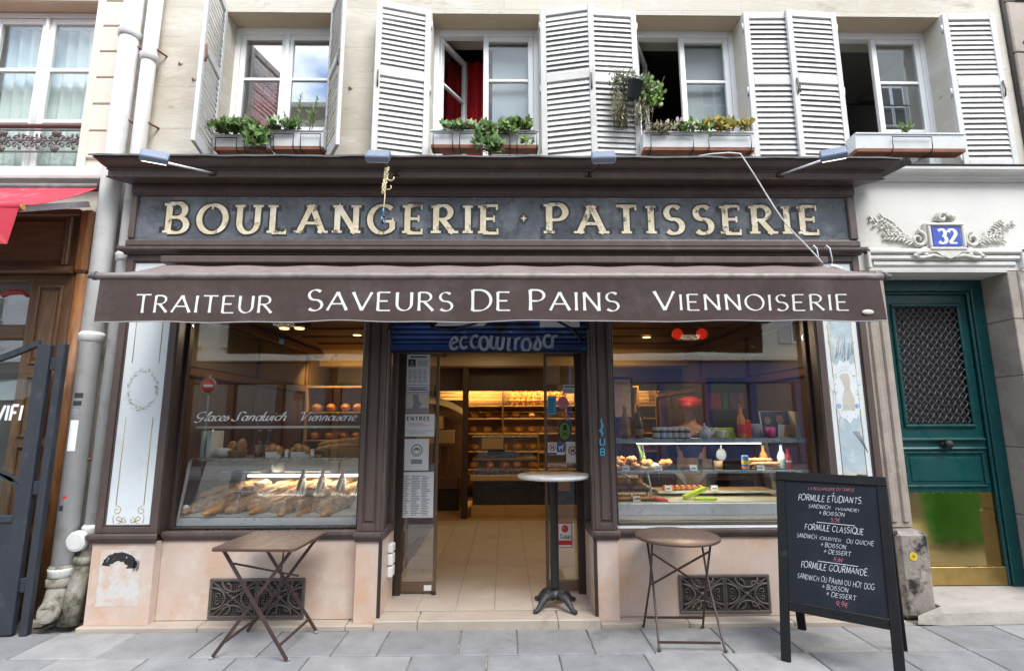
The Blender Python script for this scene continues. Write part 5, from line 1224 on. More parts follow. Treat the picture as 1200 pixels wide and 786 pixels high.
L_('lintel_soffit', 'tan_soffit', lambda g: g.box(LW0, LW1, WY+.01, .38, 5.508, 5.5195))
L_('wall', 'left_stone', lambda g: g.box(-7, -3.565, WY+.02, WY+.4, 3.40, 3.66))
L_('string_course', 'painted_stone', lambda g: g.prism([(WY+.1,3.655),(WY-.08,3.655),(WY-.095,3.668),(WY-.10,3.69),(WY-.10,3.765),(WY-.09,3.78),(WY+.1,3.798)], -7, -3.5))
y = .37; fr = MB()
fr.box(LW0-.01, LW0+.05, y-.03, y+.05, 3.80, 5.505, .004); fr.box(LW1-.05, LW1+.01, y-.03, y+.05, 3.80, 5.505, .004); fr.box(LW0+.05, LW1-.05, y-.029, y+.05, 5.45, 5.505, .004)
lw = part(LB, 'window', fr, 'window_white')
xm = (LW0+LW1)/2
for x0, x1 in ((LW0+.052, xm-.004), (xm+.004, LW1-.052)):
    st = .06; z0, z1 = 3.81, 5.445; b = MB()
    b.box(x0, x0+st, y-.024, y+.02, z0, z1, .005); b.box(x1-st, x1, y-.024, y+.02, z0, z1, .005); b.box(x0+st, x1-st, y-.0235, y+.02, z0, z0+.09, .005); b.box(x0+st, x1-st, y-.0235, y+.02, z1-.06, z1, .005)
    for z in (4.36, 4.895): b.box(x0+st, x1-st, y-.02, y+.016, z-.02, z+.02, .005)
    part(lw, 'casement', b, 'window_white')
    b = MB()
    for c, d in ((z0+.09, 4.34), (4.38, 4.875), (4.915, z1-.06)): b.box(x0+st, x1-st, y-.004, y+.002, c, d)
    part(lw, 'pane', b, 'pane_mid')
b = MB(); b.tube([(xm, y-.035, 3.82), (xm, y-.035, 5.44)], .018, 8); part(lw, 'meeting_stile', b, 'window_white')
g = MB(); g.box(LW0-.3, LW1+.3, 2.2, 2.25, 3.5, 5.9); g.box(LW0-.35, LW0-.3, .62, 2.2, 3.5, 5.9); g.box(LW1+.3, LW1+.35, .62, 2.2, 3.5, 5.9); g.box(LW0-.3, LW1+.3, .62, 2.2, 5.7, 5.75); g.box(LW0-.3, LW1+.3, .62, 2.2, 3.5, 3.55); struct('room', g, 'room_wall')
curtain(LW0+.08, LW1-.08, .47, 3.83, 5.4, 'net_cloth', 'sheer white net curtain behind the left edge window', 55, .02)
RL = L_('railing', 'handrail', lambda g: g.box(LW0, LW1-.002, WY+.02, WY+.07, 4.225, 4.262, .012), 'wrought iron window railing with brown handrail')
b = MB(); rg = random.Random(9)
b.box(LW0, LW1-.002, WY+.038, WY+.052, 4.198, 4.21); b.box(LW0, LW1-.002, WY+.038, WY+.052, 3.985, 3.997); b.tube([(LW0, WY+.045, 4.10), (LW1, WY+.045, 4.10)], .006, 5)
n = 7; pw = (LW1-LW0)/n
for i in range(n):
    cx = LW0+(i+.5)*pw
    for s in (-1, 1):
        b.tube(spiral(cx+s*.038, 4.10+.02*(i % 2), .036, 0, 1.2, WY+.045, s), .007, 5); b.tube(spiral(cx+s*.05, 4.055, .030, pi, -1.1, WY+.045, s), .007, 5)
        b.ball((cx+s*.02, WY+.04, 4.15), (.014,.008,.02), 6, 5); b.ball((cx+s*.06, WY+.04, 4.13), (.012,.008,.016), 6, 5)
    b.ball((cx, WY+.038, 4.10), (.022,.014,.03), 8, 6); b.ball((cx, WY+.04, 4.03), (.016,.01,.026), 8, 6)
    if i in (2, 5):
        b.tube([(cx, WY+.045, 4.2), (cx, WY+.045, 3.98)], .007, 5); b.ball((cx, WY+.035, 4.17), (.05,.012,.025), 8, 6); b.ball((cx, WY+.035, 4.02), (.045,.012,.03), 8, 6)
part(RL, 'scrollwork', b, 'iron')

# ================================================================ wooden shop at the left edge
NS = thing('wooden_shopfront', 'varnished oak shopfront with worn corner column at the left edge', 'shopfront', (-4.6, .1, 0))
def S_(name, m, fn, label=None, parent=None):
    b = MB(); fn(b); return part(parent or NS, name, b, m, label)
S_('fascia', 'oak_flat', lambda g: g.box(-7, -3.70, .14, .34, 2.80, 3.38)); S_('fascia_cap', 'oak_flat', lambda g: g.box(-7, -3.70, .09, .139, 3.315, 3.38, .01)); S_('fascia_rail', 'oak_flat', lambda g: g.prism([(.139,2.80),(.07,2.80),(.06,2.815),(.075,2.835),(.085,2.86),(.139,2.865)], -7, -3.70))
S_('fascia_panel', 'oak_flat', lambda g: g.box(-6.9, -3.83, .125, .1395, 2.92, 3.28, .01))
for k in range(2): S_('fascia_mould', 'oak', lambda g: g.box(-3.815+k*.035, -3.785+k*.035, .10-.01*k, .1395, 2.87, 3.314, .01))
S_('fascia_corner', 'oak_worn', lambda g: g.box(-3.70, -3.585, .085, .36, 2.80, 3.375, .03)); 
S_('corner_column', 'oak_worn', lambda g: g.tube([(-3.635, .16, .03), (-3.635, .16, 2.797)], .062, 16), 'rounded corner column with orange worn varnish')
S_('corner_return', 'oak_worn', lambda g: g.box(-3.66, -3.60, .17, .40, .03, 2.797, .005))
S_('pilaster', 'oak', lambda g: g.box(-4.06, -3.70, .13, .30, .0, 2.797, .004))
for c, d in ((2.02, 2.70), (1.42, 1.93), (.75, 1.36), (.12, .68)):
    S_('panel_mould', 'oak', lambda g: (g.box(-3.99, -3.965, .11, .131, c, d, .008), g.box(-3.795, -3.77, .11, .131, c, d, .008), g.box(-3.964, -3.796, .111, .131, d-.025, d, .008), g.box(-3.964, -3.796, .111, .131, c, c+.025, .008)))
    S_('panel', 'oak', lambda g: g.box(-3.945, -3.815, .118, .1305, c+.05, d-.05, .006))
S_('transom', 'oak_flat', lambda g: g.box(-7, -4.062, .13, .25, 2.24, 2.36, .01)); S_('head', 'oak_flat', lambda g: g.box(-7, -4.062, .13, .25, 2.74, 2.797, .006))
S_('window_pane', 'shop_glass', lambda g: g.box(-7, -4.063, .185, .19, 2.36, 2.74)); S_('window_pane', 'shop_glass', lambda g: g.box(-7, -4.063, .185, .19, .62, 2.24)); S_('stall_riser', 'oak_flat', lambda g: g.box(-7, -4.062, .13, .28, 0, .62, .006))
S_('inner_wall', 'room_wall', lambda g: (g.box(-7, -3.7, 1.6, 1.65, 0, 2.9), g.box(-7, -3.7, .35, 1.6, 2.85, 2.9), g.box(-3.75, -3.7, .35, 1.6, 0, 2.85))); S_('transom_lettering', 'p_red', lambda g: g.tube([(-4.34,.182,2.62),(-4.26,.182,2.66),(-4.18,.182,2.66),(-4.12,.182,2.62)], .016, 6))
b = MB(); b.box(-3.72, -3.54, .06, .36, -.004, .045, .008); part(NS, 'base_stone', b, 'marble')
# red awning
RA = thing('red_awning', 'faded red canvas awning folded out at the left edge', 'awning', (-4.5, 0, 3.3))
b = MB()
for dz in (0, .004): b.grid(lambda u, v: (-7+u*3.48+.03*v, .06-v*.62, 3.565-v*.43-dz-.02*sin(pi*v)), 30, 6)
part(RA, 'canopy', b, 'red_canvas')
b = MB(); b.tube([(-7, -.57, 3.115), (-3.56, -.57, 3.115)], .030, 12); part(RA, 'front_roll', b, 'red_canvas')
b = MB(); b.tube([(-3.5595, -.57, 3.115), (-3.553, -.57, 3.115)], .024, 12); part(RA, 'roll_end', b, 'wood_lightwarm')
b = MB()
for dy_ in (0, .003): b.grid(lambda u, v: (-7+u*3.44-.035*v, -.598-.012*sin(u*40)*v+dy_, 3.10-v*.275+.008*sin(u*30)), 90, 5)
part(RA, 'valance', b, 'red_canvas')
b = MB(); b.tube([(-7, .05, 3.555), (-3.52, .05, 3.555)], .035, 12); b.tube([(-3.52, .05, 3.555), (-3.46, .05, 3.555)], .022, 10); part(RA, 'roller', b, 'lead')
b = MB(); b.bar((-3.60, .05, 3.40), (-3.66, -.50, 3.13), .03, .05); part(RA, 'arm', b, 'aluminium')
# gate
GT = thing('iron_gate', 'dark blue grey iron gate with curved top rail, standing open at the left edge', 'gate', (-3.7, -.1, 0))
def G_(name, m, fn, label=None, parent=None):
    b = MB(); fn(b); return part(parent or GT, name, b, m, label)
gy = -.10
G_('post', 'gate_paint', lambda g: g.box(-3.560, -3.505, gy-.01, gy+.045, 0, 2.165, .006))
G_('stile', 'gate_paint', lambda g: g.box(-3.715, -3.607, gy-.02, gy+.03, .01, 2.155, .006))
for z in (.30, 1.0, 1.95): G_('hinge', 'gate_paint', lambda g: g.box(-3.606, -3.561, gy-.004, gy+.02, z, z+.10, .004))
b = MB(); pts = [(-4.9+i*1.19/16, gy, 1.90+.27*((i/16)**2.2)) for i in range(17)]
for a, e in zip(pts[:-1], pts[1:]): b.bar(a, (e[0]+.004, e[1], e[2]+.001), .035, .045, (0,0,1))
part(GT, 'top_rail', b, 'gate_paint', 'curved iron top rail')
G_('bottom_panel', 'gate_paint', lambda g: g.box(-4.9, -3.716, gy-.005, gy+.012, .03, .80)); G_('bottom_rail', 'gate_paint', lambda g: g.box(-4.9, -3.716, gy-.02, gy+.03, .005, .06, .004)); G_('mid_rail', 'gate_paint', lambda g: g.box(-4.9, -3.716, gy-.02, gy+.03, .80, .85, .004))
b = MB()
for c0, r, a0, a1 in (((-3.98, .86), .33, 35, 160), ((-3.62, 1.72), .62, 190, 262)):
    P2 = [(c0[0]+r*cos(rad(a0+(a1-a0)*i/18)), gy, c0[1]+r*sin(rad(a0+(a1-a0)*i/18))) for i in range(19)]
    for a, e in zip(P2[:-1], P2[1:]): b.bar(a, e, .03, .035, (0,1,0))
part(GT, 'curved_bar', b, 'gate_paint')
gp = G_('pane', 'pane', lambda g: g.box(-4.9, -3.716, gy+.002, gy+.007, .85, 1.93))
part(gp, 'lettering', letters('WIFI', wall_text(-4.02, 1.56, gy-.022+.02), .115, .245, .22, .18, 0, .22, slant=.08), 'p_white', 'white letters reading WIFI')

# ================================================================ rainwater pipes
def drain(name, lab, x, y, r, z0, collars, low):
    t = thing(name, lab, 'drainpipe', (x, y, 0), group='rainwater pipes beside the shopfront')
    b = MB(); b.tube([(x, y, z0), (x, y, 8.0)], r, 20); part(t, 'pipe', b, 'pipe_white')
    for z in collars: b = MB(); b.lathe([(r+.001,-.05),(r+.012,-.045),(r+.012,-.01),(r+.016,0),(r+.016,.012),(r+.008,.02),(r+.001,.03)], (x, y, z), 20, caps=False); part(t, 'collar', b, 'pipe_white')
    for z in (4.93, 4.2, 1.25): b = MB(); b.tube([(x+r*.9, y, z), (x+r+.03, WY, z)], .010, 6); part(t, 'bracket', b, 'terracotta')
    return t
p1 = drain('drainpipe', 'wider white drainpipe with black stencil tags, nearest the oak column', -3.430, .06, .078, .40, (2.25, 5.05, .42), 0)
b = MB(); b.lathe([(.082,.30),(.095,.31),(.095,.36),(.082,.37),(.082,.40),(.090,.41),(.090,.44),(.079,.46)], (-3.430, .06, 0), 18, caps=False); part(p1, 'joint', b, 'pipe_bare')
b = MB(); b.tube([(-3.43,.06,.34),(-3.425,.03,.22),(-3.41,-.02,.14)], [.074,.076,.078], 16); part(p1, 'elbow', b, 'pipe_bare')
b = MB(); q = MB(); q.lathe([(.0,-.024),(.060,-.022),(.066,-.018),(.076,-.016),(.080,-.004),(.080,.012),(.070,.02)], (0,0,0), 18, False, axis='y'); b.join(q, Matrix.Translation((-3.40,-.06,.150)) @ Matrix.Rotation(rad(-12), 4, 'X')); part(p1, 'cleaning_cap', b, 'pipe_bare', 'grey oval cleaning cap')
p2 = drain('drainpipe', 'slimmer white drainpipe tight against the bakery pilaster', -3.262, .10, .060, .70, (2.62, 2.95, .72, 4.85), 0)
b = MB(); b.tube([(-3.265,.10,.70),(-3.275,.08,.50),(-3.30,.05,.25),(-3.315,.03,.03)], [.060,.062,.064,.068], 16); b.lathe([(.062,-.03),(.078,-.024),(.078,.02),(.070,.026),(.062,.03)], (-3.277,.078,.49), 16, caps=False); part(p2, 'lower_pipe', b, 'pipe_bare', 'bare mossy lower pipe')
b = MB(); q = MB(); q.lathe([(.0,-.026),(.058,-.024),(.064,-.019),(.074,-.017),(.078,-.006),(.078,.02),(.066,.03)], (0,0,0), 18, False, axis='y'); b.join(q, Matrix.Translation((-3.30,-.0,.64))); part(p2, 'cleaning_cap', b, 'pipe_white', 'round white cleaning cap')
# stencilled tags and stickers on the wider pipe
def on_pipe(a, z, r=.0787): return (-3.430+r*sin(a), .06-r*cos(a), z)
def patch(m, a0, a1, z0, z1, nm='tag_sticker', lift=.0006):
    b = MB(); b.grid(lambda u, v: on_pipe(a0+(a1-a0)*u, z0+(z1-z0)*v, .0785+lift), 8, 1); return part(p1, nm, b, m)
patch('ink', -.25, .55, 1.735, 1.775); patch('ink', -.3, .5, 1.675, 1.712); patch('ink_grey', -.25, .45, 1.60, 1.655); patch('paper', -.35, .45, 1.32, 1.56)
patch('p_red', -.1, .25, .955, .975); patch('ink', -.45, .05, .865, .905)
# ================================================================ bread and pastry makers
def loaf_mb(length, r, flat=.8, slashes=4, seed=0, bend=0.0, taper=.45, nu=26, nv=14, amp=.05):
    g = MB()
    def fn(u, v):
        x = (u-.5)*length; e = abs(2*u-1); prof = max(0.02, (1-e**(2.2/taper*.5+1.2)))**.5
        a = 2*pi*v; rr = r*prof*(1+amp*mnoise.noise(Vector((x*14/ max(r*12,.2)+seed, cos(a)*1.5, sin(a)*1.5+seed))))
        y = rr*cos(a); z = rr*flat*sin(a)
        if slashes and sin(a) > .15:
            ph = ((u*slashes*1.0 + .16*cos(a)*1.0) % 1.0); k = max(0, 1-abs(ph-.5)*4.5)
            z += r*.13*k*min(1, (sin(a)-.15)*2); z -= r*.09*max(0, 1-abs(ph-.22)*9)
        y += bend*sin(pi*u)
        return (x, y, z)
    g.grid(fn, nu, nv); return g
def placed(mb, loc, rx=0, ry=0, rz=0, sc=1.0):
    q = MB(); mt = Matrix.Translation(loc) @ Euler((rx, ry, rz), 'XYZ').to_matrix().to_4x4() @ Matrix.Scale(sc, 4); q.join(mb, mt); return q
def bread(name, lab, cat, mb, m, loc, rx=0, ry=0, rz=0, group=None):
    o = raw(name, mb if not isinstance(mb, MB) else mb.mesh(name, m), None, loc); o.rotation_euler = (rx, ry, rz)
    return tag(o, lab, cat, group)

# ---------------------------------------------------------------- left window: bread case
BC = thing('bread_case', 'steel and glass bread display case with sloping front in the left window', 'display case', (-1.93, .45, .66))
def C_(root, name, m, fn, label=None):
    b = MB(); fn(b); return part(root, name, b, m, label)
C_(BC, 'base', 'steel', lambda g: g.box(-2.665, -1.195, .195, .76, .60, .708, .004)); C_(BC, 'apron', 'aluminium', lambda g: g.box(-2.668, -1.193, .183, .194, .71, .772, .003))
C_(BC, 'tray', 'paper_warm', lambda g: g.prism([(.21,.775),(.21,.79),(.74,.90),(.74,.885)], -2.655, -1.20))
C_(BC, 'front_glass', 'case_front', lambda g: g.prism([(.198,.773),(.290,1.214),(.296,1.214),(.204,.773)], -2.650, -1.210))
for x in (-2.668, -1.208): C_(BC, 'side_frame', 'aluminium', lambda g: g.bar((x+.008, .201, .772), (x+.008, .293, 1.215), .016, .018, (1,0,0)))
C_(BC, 'deck', 'steel', lambda g: g.box(-2.665, -1.195, .285, .74, 1.2155, 1.238, .004)); C_(BC, 'top_shelf', 'case_glass', lambda g: g.box(-2.645, -1.20, .31, .60, 1.492, 1.500)); C_(BC, 'shelf_edge', 'aluminium', lambda g: g.box(-2.648, -1.198, .295, .309, 1.486, 1.506, .003))
for x in (-2.64, -1.21): C_(BC, 'post', 'steel', lambda g: g.tube([(x, .56, 1.238), (x, .56, 1.492)], .008, 8))
C_(BC, 'inner_shelf', 'case_glass', lambda g: g.box(-2.64, -1.215, .46, .72, 1.092, 1.100)); C_(BC, 'back_panel', 'cream_paint', lambda g: g.box(-2.66, -1.20, .742, .752, .76, 1.214))
C_(BC, 'lamp_tube', 'tube_white', lambda g: g.tube([(-2.25, .47, 1.075), (-1.24, .47, 1.075)], .010, 8), 'lit fluorescent tube'); C_(BC, 'vent_disc', 'p_white', lambda g: g.lathe([(0,-.004),(.026,-.003),(.028,.002)], (-2.615, .212, .845), 16, axis='y'))
lr = bpy.data.lights.new('case_light', 'AREA'); lr.shape = 'RECTANGLE'; lr.size = 1.0; lr.size_y = .03; lr.energy = .9; lr.color = (1, .9, .72)
lo = raw('case_light', lr, None, (-1.75, .47, 1.06)); lo.rotation_euler = (rad(-20), 0, 0)
shapes = [loaf_mb(.46, .046, .8, 6, 1.3, .012, nu=48, nv=18), loaf_mb(.42, .044, .82, 5, 5.1, .0, nu=44, nv=18), loaf_mb(.38, .056, .75, 4, 9.7, .015, nu=40, nv=18), loaf_mb(.27, .066, .75, 3, 14.2, 0, nu=36, nv=18)]
sm_ = [s.mesh('loaf', m) for s, m in zip(shapes, ('crust', 'crust_gold', 'crust_floury', 'crust_floury'))]
rg = random.Random(21)
ords = ['first', 'second', 'third', 'fourth', 'fifth', 'sixth', 'seventh', 'eighth', 'ninth', 'tenth', 'eleventh', 'twelfth', 'thirteenth', 'fourteenth']
for row, (n_, y, z, nm) in enumerate(((13, .325, .856, 'front'), (14, .44, .892, 'middle'), (12, .545, .935, 'rear'), (9, .47, .965, 'upper'))):
    for i in range(n_):
        x = -2.50 + (i + .5*(row % 2))*(1.22/n_)
        bread('bread_loaf', '%s loaf from the left in the %s row of the bread case heap' % (ords[i], nm), 'bread', sm_[(i*7+row*3) % 4 if row else (2, 3, 1, 3)[i % 4]], None, (x, y+rg.uniform(-.02,.02), z+rg.uniform(-.006,.012)), rad(rg.uniform(-25, 25)), rad(-13-rg.uniform(0, 8)), rad(44+rg.uniform(-15, 15)), 'loaves in the bread case')
for x, w_, lab in ((-2.33, .34, 'left white tray on the glass shelf in the bread case'), (-1.75, .40, 'right white tray on the glass shelf in the bread case')):
    b = MB(); b.box(x-w_/2, x+w_/2, .50, .66, 1.101, 1.115, .004); solo('tray', b, 'p_white', lab, 'tray')
b = MB(); b.lathe([(0,0),(.05,0),(.055,.03),(.06,.09),(.054,.09),(.05,.01)], (-2.03, .56, 1.101), 18); solo('ramekin', b, 'china', 'white ribbed pot on the glass shelf inside the bread case', 'pot')
for i in range(7):  # added pale sleeves, shaped to stand for white stripes reflected in the glass
    x = -1.80+.085*i; t = thing('reflection_sleeve', ords[i] + ' added white sleeve standing for a reflected stripe, from the left, in the bread case', 'bread', (x, .36, .82), group='added sleeves standing for reflected stripes')
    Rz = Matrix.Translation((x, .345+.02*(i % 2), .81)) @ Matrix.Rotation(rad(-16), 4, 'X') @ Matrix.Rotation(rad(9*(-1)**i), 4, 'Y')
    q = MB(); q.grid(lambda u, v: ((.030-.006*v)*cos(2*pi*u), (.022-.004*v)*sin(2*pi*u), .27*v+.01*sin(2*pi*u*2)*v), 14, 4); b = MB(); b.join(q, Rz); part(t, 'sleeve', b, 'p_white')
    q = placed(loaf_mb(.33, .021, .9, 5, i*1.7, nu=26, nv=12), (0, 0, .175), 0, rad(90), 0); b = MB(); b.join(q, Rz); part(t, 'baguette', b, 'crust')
Z0 = 1.2385
def solo_at(name, m, lab, cat, fn, group=None): b = MB(); fn(b); return solo(name, b, m, lab, cat, group)
solo_at('folder', 'p_mint', 'pale green folder standing at the left end of the deck', 'folder', lambda g: g.box(-2.625, -2.600, .36, .56, Z0, Z0+.225, .002))
solo_at('folder', 'p_white', 'white ring folder beside the pale green one', 'folder', lambda g: g.box(-2.575, -2.535, .36, .56, Z0, Z0+.225, .002))
t = thing('bowl', 'white ribbed bowl between the folders and the egg basket', 'bowl', (-2.44, .42, Z0))
b = MB(); n = 28; b.lathe([(0,.004),(.055,0),(.075,.02),(.082,.075),(.078,.075),(.07,.02),(.0,.012)], (-2.44, .42, Z0), n); part(t, 'bowl', b, 'china')
b = MB()
for i in range(28): a = i*2*pi/28; b.tube([(-2.44+.074*cos(a), .42+.074*sin(a), Z0+.018), (-2.44+.083*cos(a), .42+.083*sin(a), Z0+.074)], .003, 4)
part(t, 'rib', b, 'china')
def basket(name, lab, x, y, rx, ry, h, handle=False):
    t = thing(name, lab, 'basket', (x, y, Z0)); b = MB()
    rows_ = max(3, int(h/.011))
    for k in range(rows_):
        f = .86+.14*k/rows_; z = Z0+.007+k*.011
        b.tube([(x+rx*f*cos(i*2*pi/36)*(1+.012*(-1)**(i+k)), y+ry*f*sin(i*2*pi/36)*(1+.012*(-1)**(i+k)), z) for i in range(36)], .0058, 5, closed=True)
    b.tube([(x+rx*1.01*cos(i*2*pi/36), y+ry*1.01*sin(i*2*pi/36), Z0+.007+rows_*.011) for i in range(36)], .009, 6, closed=True)
    b.slab([(x+rx*.85*cos(i*2*pi/20), y+ry*.85*sin(i*2*pi/20)) for i in range(20)], Z0, Z0+.006); part(t, 'weave', b, 'wicker')
    if handle:
        b = MB(); b.tube([(x-rx*.42*cos(pi*i/16)-.02, y, Z0+rows_*.011+.145*sin(pi*i/16)) for i in range(17)], .008, 6); part(t, 'handle', b, 'wicker')
    return t
basket('wicker_basket', 'small wicker basket holding two brown rolls', -2.335, .42, .075, .07, .05)
for x, s, lab in ((-2.375, 1, 'left brown roll in the small basket'), (-2.30, 1.15, 'taller right brown roll in the small basket')):
    b = MB(); b.ball((x, .42, Z0+.085*s), (.042, .042, .055*s), 14, 10, .08, 2, s); solo('roll', b, 'crust', lab, 'bread')
basket('wicker_basket', 'long wicker basket with arched handle full of baguettes', -1.42, .44, .205, .11, .075, True)
bg_me = loaf_mb(.46, .036, .85, 6, 3.3, .012).mesh('baguette', 'crust_gold')
for i, (dy_, dz, rz) in enumerate(((-.05, .085, 3), (.0, .10, -4), (.05, .09, 5), (-.02, .125, -7))):
    bread('baguette', ['front', 'middle', 'rear', 'topmost'][i] + ' baguette in the handled basket', 'bread', bg_me, None, (-1.42, .44+dy_, Z0+dz), 0, rad(-6), rad(rz), 'baguettes in the handled basket')
def bottle(x, y, z, h, r, m, lab, cap='p_white', band=None, name='bottle'):
    t = thing(name, lab, 'bottle', (x, y, z)); b = MB()
    b.lathe([(0,0),(r*.9,0),(r,.008),(r,h*.52),(r*.9,h*.6),(r*.42,h*.74),(r*.36,h*.80),(r*.36,h*.93)], (x, y, z), 18); part(t, 'body', b, m)
    b = MB(); b.lathe([(r*.38,h*.93),(r*.44,h*.935),(r*.44,h),(0,h)], (x, y, z), 14); part(t, 'cap', b, cap)
    if band: b = MB(); b.lathe([(r+.0008,h*band[1]),(r+.0008,h*band[2])], (x, y, z), 18, caps=False); part(t, 'label_band', b, band[0])
    return t

bottle(-2.165, .46, Z0, .235, .034, 'cider', 'left dark bottle on the deck behind the lettering', 'p_grey', ('p_tan', .15, .45))
bottle(-2.085, .46, Z0, .235, .034, 'cider', 'right dark bottle on the deck behind the lettering', 'p_grey', ('p_tan', .15, .45))
croiss = loaf_mb(.11, .032, .85, 5, 2.2, .022, nu=16, nv=10).mesh('croissant', 'crust_gold')
for bi, (x, w_, lab) in enumerate(((-1.985, .13, 'left white tray of small pastries on the deck'), (-1.755, .16, 'right white tray of croissants on the deck'))):
    t = thing('pastry_tray', lab, 'tray', (x, .40, Z0)); b = MB(); b.box(x-w_/2, x+w_/2, .33, .47, Z0, Z0+.006); b.box(x-w_/2, x+w_/2, .33, .336, Z0+.006, Z0+.048); b.box(x-w_/2, x+w_/2, .464, .47, Z0+.006, Z0+.048); b.box(x-w_/2, x-w_/2+.006, .336, .464, Z0+.006, Z0+.048); b.box(x+w_/2-.006, x+w_/2, .336, .464, Z0+.006, Z0+.048); part(t, 'tray', b, 'p_white')
    for k in range(5): bread('croissant', ('small pastry in the left white deck tray', 'croissant in the right white deck tray')[bi], 'pastry', croiss, None, (x-w_*.32+w_*.64*(k % 3)/2, .375+.05*(k//3), Z0+.045+.018*(k % 2)), rad(20*k), rad(30-25*k), rad(60+37*k), ('pastries in the left deck tray', 'croissants in the right deck tray')[bi])
for x, lab in ((-1.875, 'left steel pot between the deck trays'), (-1.655, 'right steel pot beside the handled basket')): solo_at('steel_pot', 'steel', lab, 'pot', lambda g: g.lathe([(0,0),(.026,0),(.028,.006),(.028,.062),(.031,.066),(.0,.07)], (x, .36, Z0), 18))
t = thing('pepper_mill', 'dark turned pepper mill behind the deck trays', 'pepper mill', (-1.85, .50, Z0)); b = MB(); b.lathe([(.022,0),(.026,.02),(.018,.06),(.022,.09),(.014,.10)], (-1.85, .50, Z0), 14); part(t, 'body', b, 'wood_dark'); b = MB(); b.lathe([(.014,.10),(.022,.115),(.02,.135),(.006,.145),(0,.15)], (-1.85, .50, Z0), 14); part(t, 'head', b, 'wood_dark')

# ---------------------------------------------------------------- right window: pastry case
PC = thing('pastry_case', 'glass pastry case with lit shelf in the right window', 'display case', (1.75, .45, .66))
C_(PC, 'base', 'p_cream', lambda g: g.box(.925, 2.575, .185, .80, .60, .772, .004)); C_(PC, 'apron', 'aluminium', lambda g: g.box(.922, 2.578, .175, .80, .7725, .868, .004)); C_(PC, 'base_mould', 'paper_warm', lambda g: g.box(.923, 2.577, .178, .1845, .735, .771, .002))
C_(PC, 'floor', 'p_cream', lambda g: g.box(.93, 2.57, .20, .79, .8685, .876))
C_(PC, 'lower_shelf', 'case_glass', lambda g: g.box(.93, 2.57, .21, .62, 1.112, 1.122)); C_(PC, 'lower_shelf_edge', 'steel_blue', lambda g: g.box(.93, 2.57, .200, .2095, 1.106, 1.128, .002))
C_(PC, 'top_shelf', 'steel', lambda g: g.box(.93, 2.57, .225, .60, 1.372, 1.384)); C_(PC, 'top_shelf_edge', 'steel_blue', lambda g: g.box(.93, 2.57, .213, .2245, 1.352, 1.390, .002))
C_(PC, 'lamp_tube', 'tube_white', lambda g: g.tube([(1.13, .27, 1.352), (2.20, .27, 1.352)], .0105, 8), 'lit fluorescent tube')
for x in (1.33, 2.46): C_(PC, 'post', 'steel', lambda g: g.bar((x, .60, .876), (x-.10, .52, 1.37), .012, .05, (0,1,0)))
C_(PC, 'step_shelf', 'wood_lightwarm', lambda g: g.box(1.36, 2.42, .50, .76, .915, .925)); C_(PC, 'step_edge', 'p_white', lambda g: g.box(1.36, 2.42, .488, .4995, .905, .926, .002)); C_(PC, 'slope_rail', 'p_white', lambda g: g.bar((1.02, .34, 1.09), (1.34, .62, .93), .03, .012))
lr = bpy.data.lights.new('case_light', 'AREA'); lr.shape = 'RECTANGLE'; lr.size = 1.45; lr.size_y = .03; lr.energy = 2.4; lr.color = (1, .92, .76)
lo = raw('case_light', lr, None, (1.70, .29, 1.335)); lo.rotation_euler = (rad(14), 0, 0)
ZT = 1.3845
bottle(1.052, .34, ZT, .285, .044, 'rose_drink', 'leftmost pink drink bottle on the top shelf', 'p_tan', ('p_tan', .12, .32)); bottle(1.172, .34, ZT, .285, .042, 'cider', 'amber drink bottle second from the left on the top shelf', 'p_tan', ('p_tan', .12, .30))
for i in range(12):
    k, r_ = i % 6, i//6; x = 1.325+.053*k; y = .32+.06*r_
    t = thing('jam_jar', ['first','second','third','fourth','fifth','sixth'][k] + (' white lidded jam jar of the front row on the top shelf, from the left', ' white lidded jam jar of the back row on the top shelf, from the left')[r_], 'jar', (x, y, ZT), group='jam jars on the top shelf')
    b = MB(); b.lathe([(0,0),(.022,0),(.024,.006),(.024,.062),(.021,.070)], (x, y, ZT), 14); part(t, 'glass', b, 'jam'); b = MB(); b.lathe([(.0250,.012),(.0250,.052)], (x, y, ZT), 14, caps=False); part(t, 'paper_label', b, 'p_white'); b = MB(); b.lathe([(.0245,.0705),(.0255,.073),(.0255,.094),(.024,.098),(0,.099)], (x, y, ZT), 14); part(t, 'lid', b, 'p_white')
t = thing('teapot', 'white china teapot on the top shelf', 'teapot', (1.745, .33, ZT))
b = MB(); b.lathe([(0,0),(.034,0),(.038,.006),(.058,.035),(.060,.055),(.045,.082),(.030,.090)], (1.745, .33, ZT), 22); part(t, 'body', b, 'china'); b = MB(); b.lathe([(.032,.0905),(.028,.098),(.010,.110),(.006,.116),(.010,.124),(.006,.132),(0,.134)], (1.745, .33, ZT), 18); part(t, 'lid', b, 'china')
b = MB(); b.tube([(1.80,.33,ZT+.035),(1.825,.33,ZT+.05),(1.835,.33,ZT+.08),(1.850,.33,ZT+.092)], [.014,.011,.009,.009], 10); part(t, 'spout', b, 'china'); b = MB(); b.tube([(1.695,.33,ZT+.078),(1.668,.33,ZT+.085),(1.655,.33,ZT+.06),(1.67,.33,ZT+.032),(1.692,.33,ZT+.028)], .006, 8); part(t, 'handle', b, 'china')
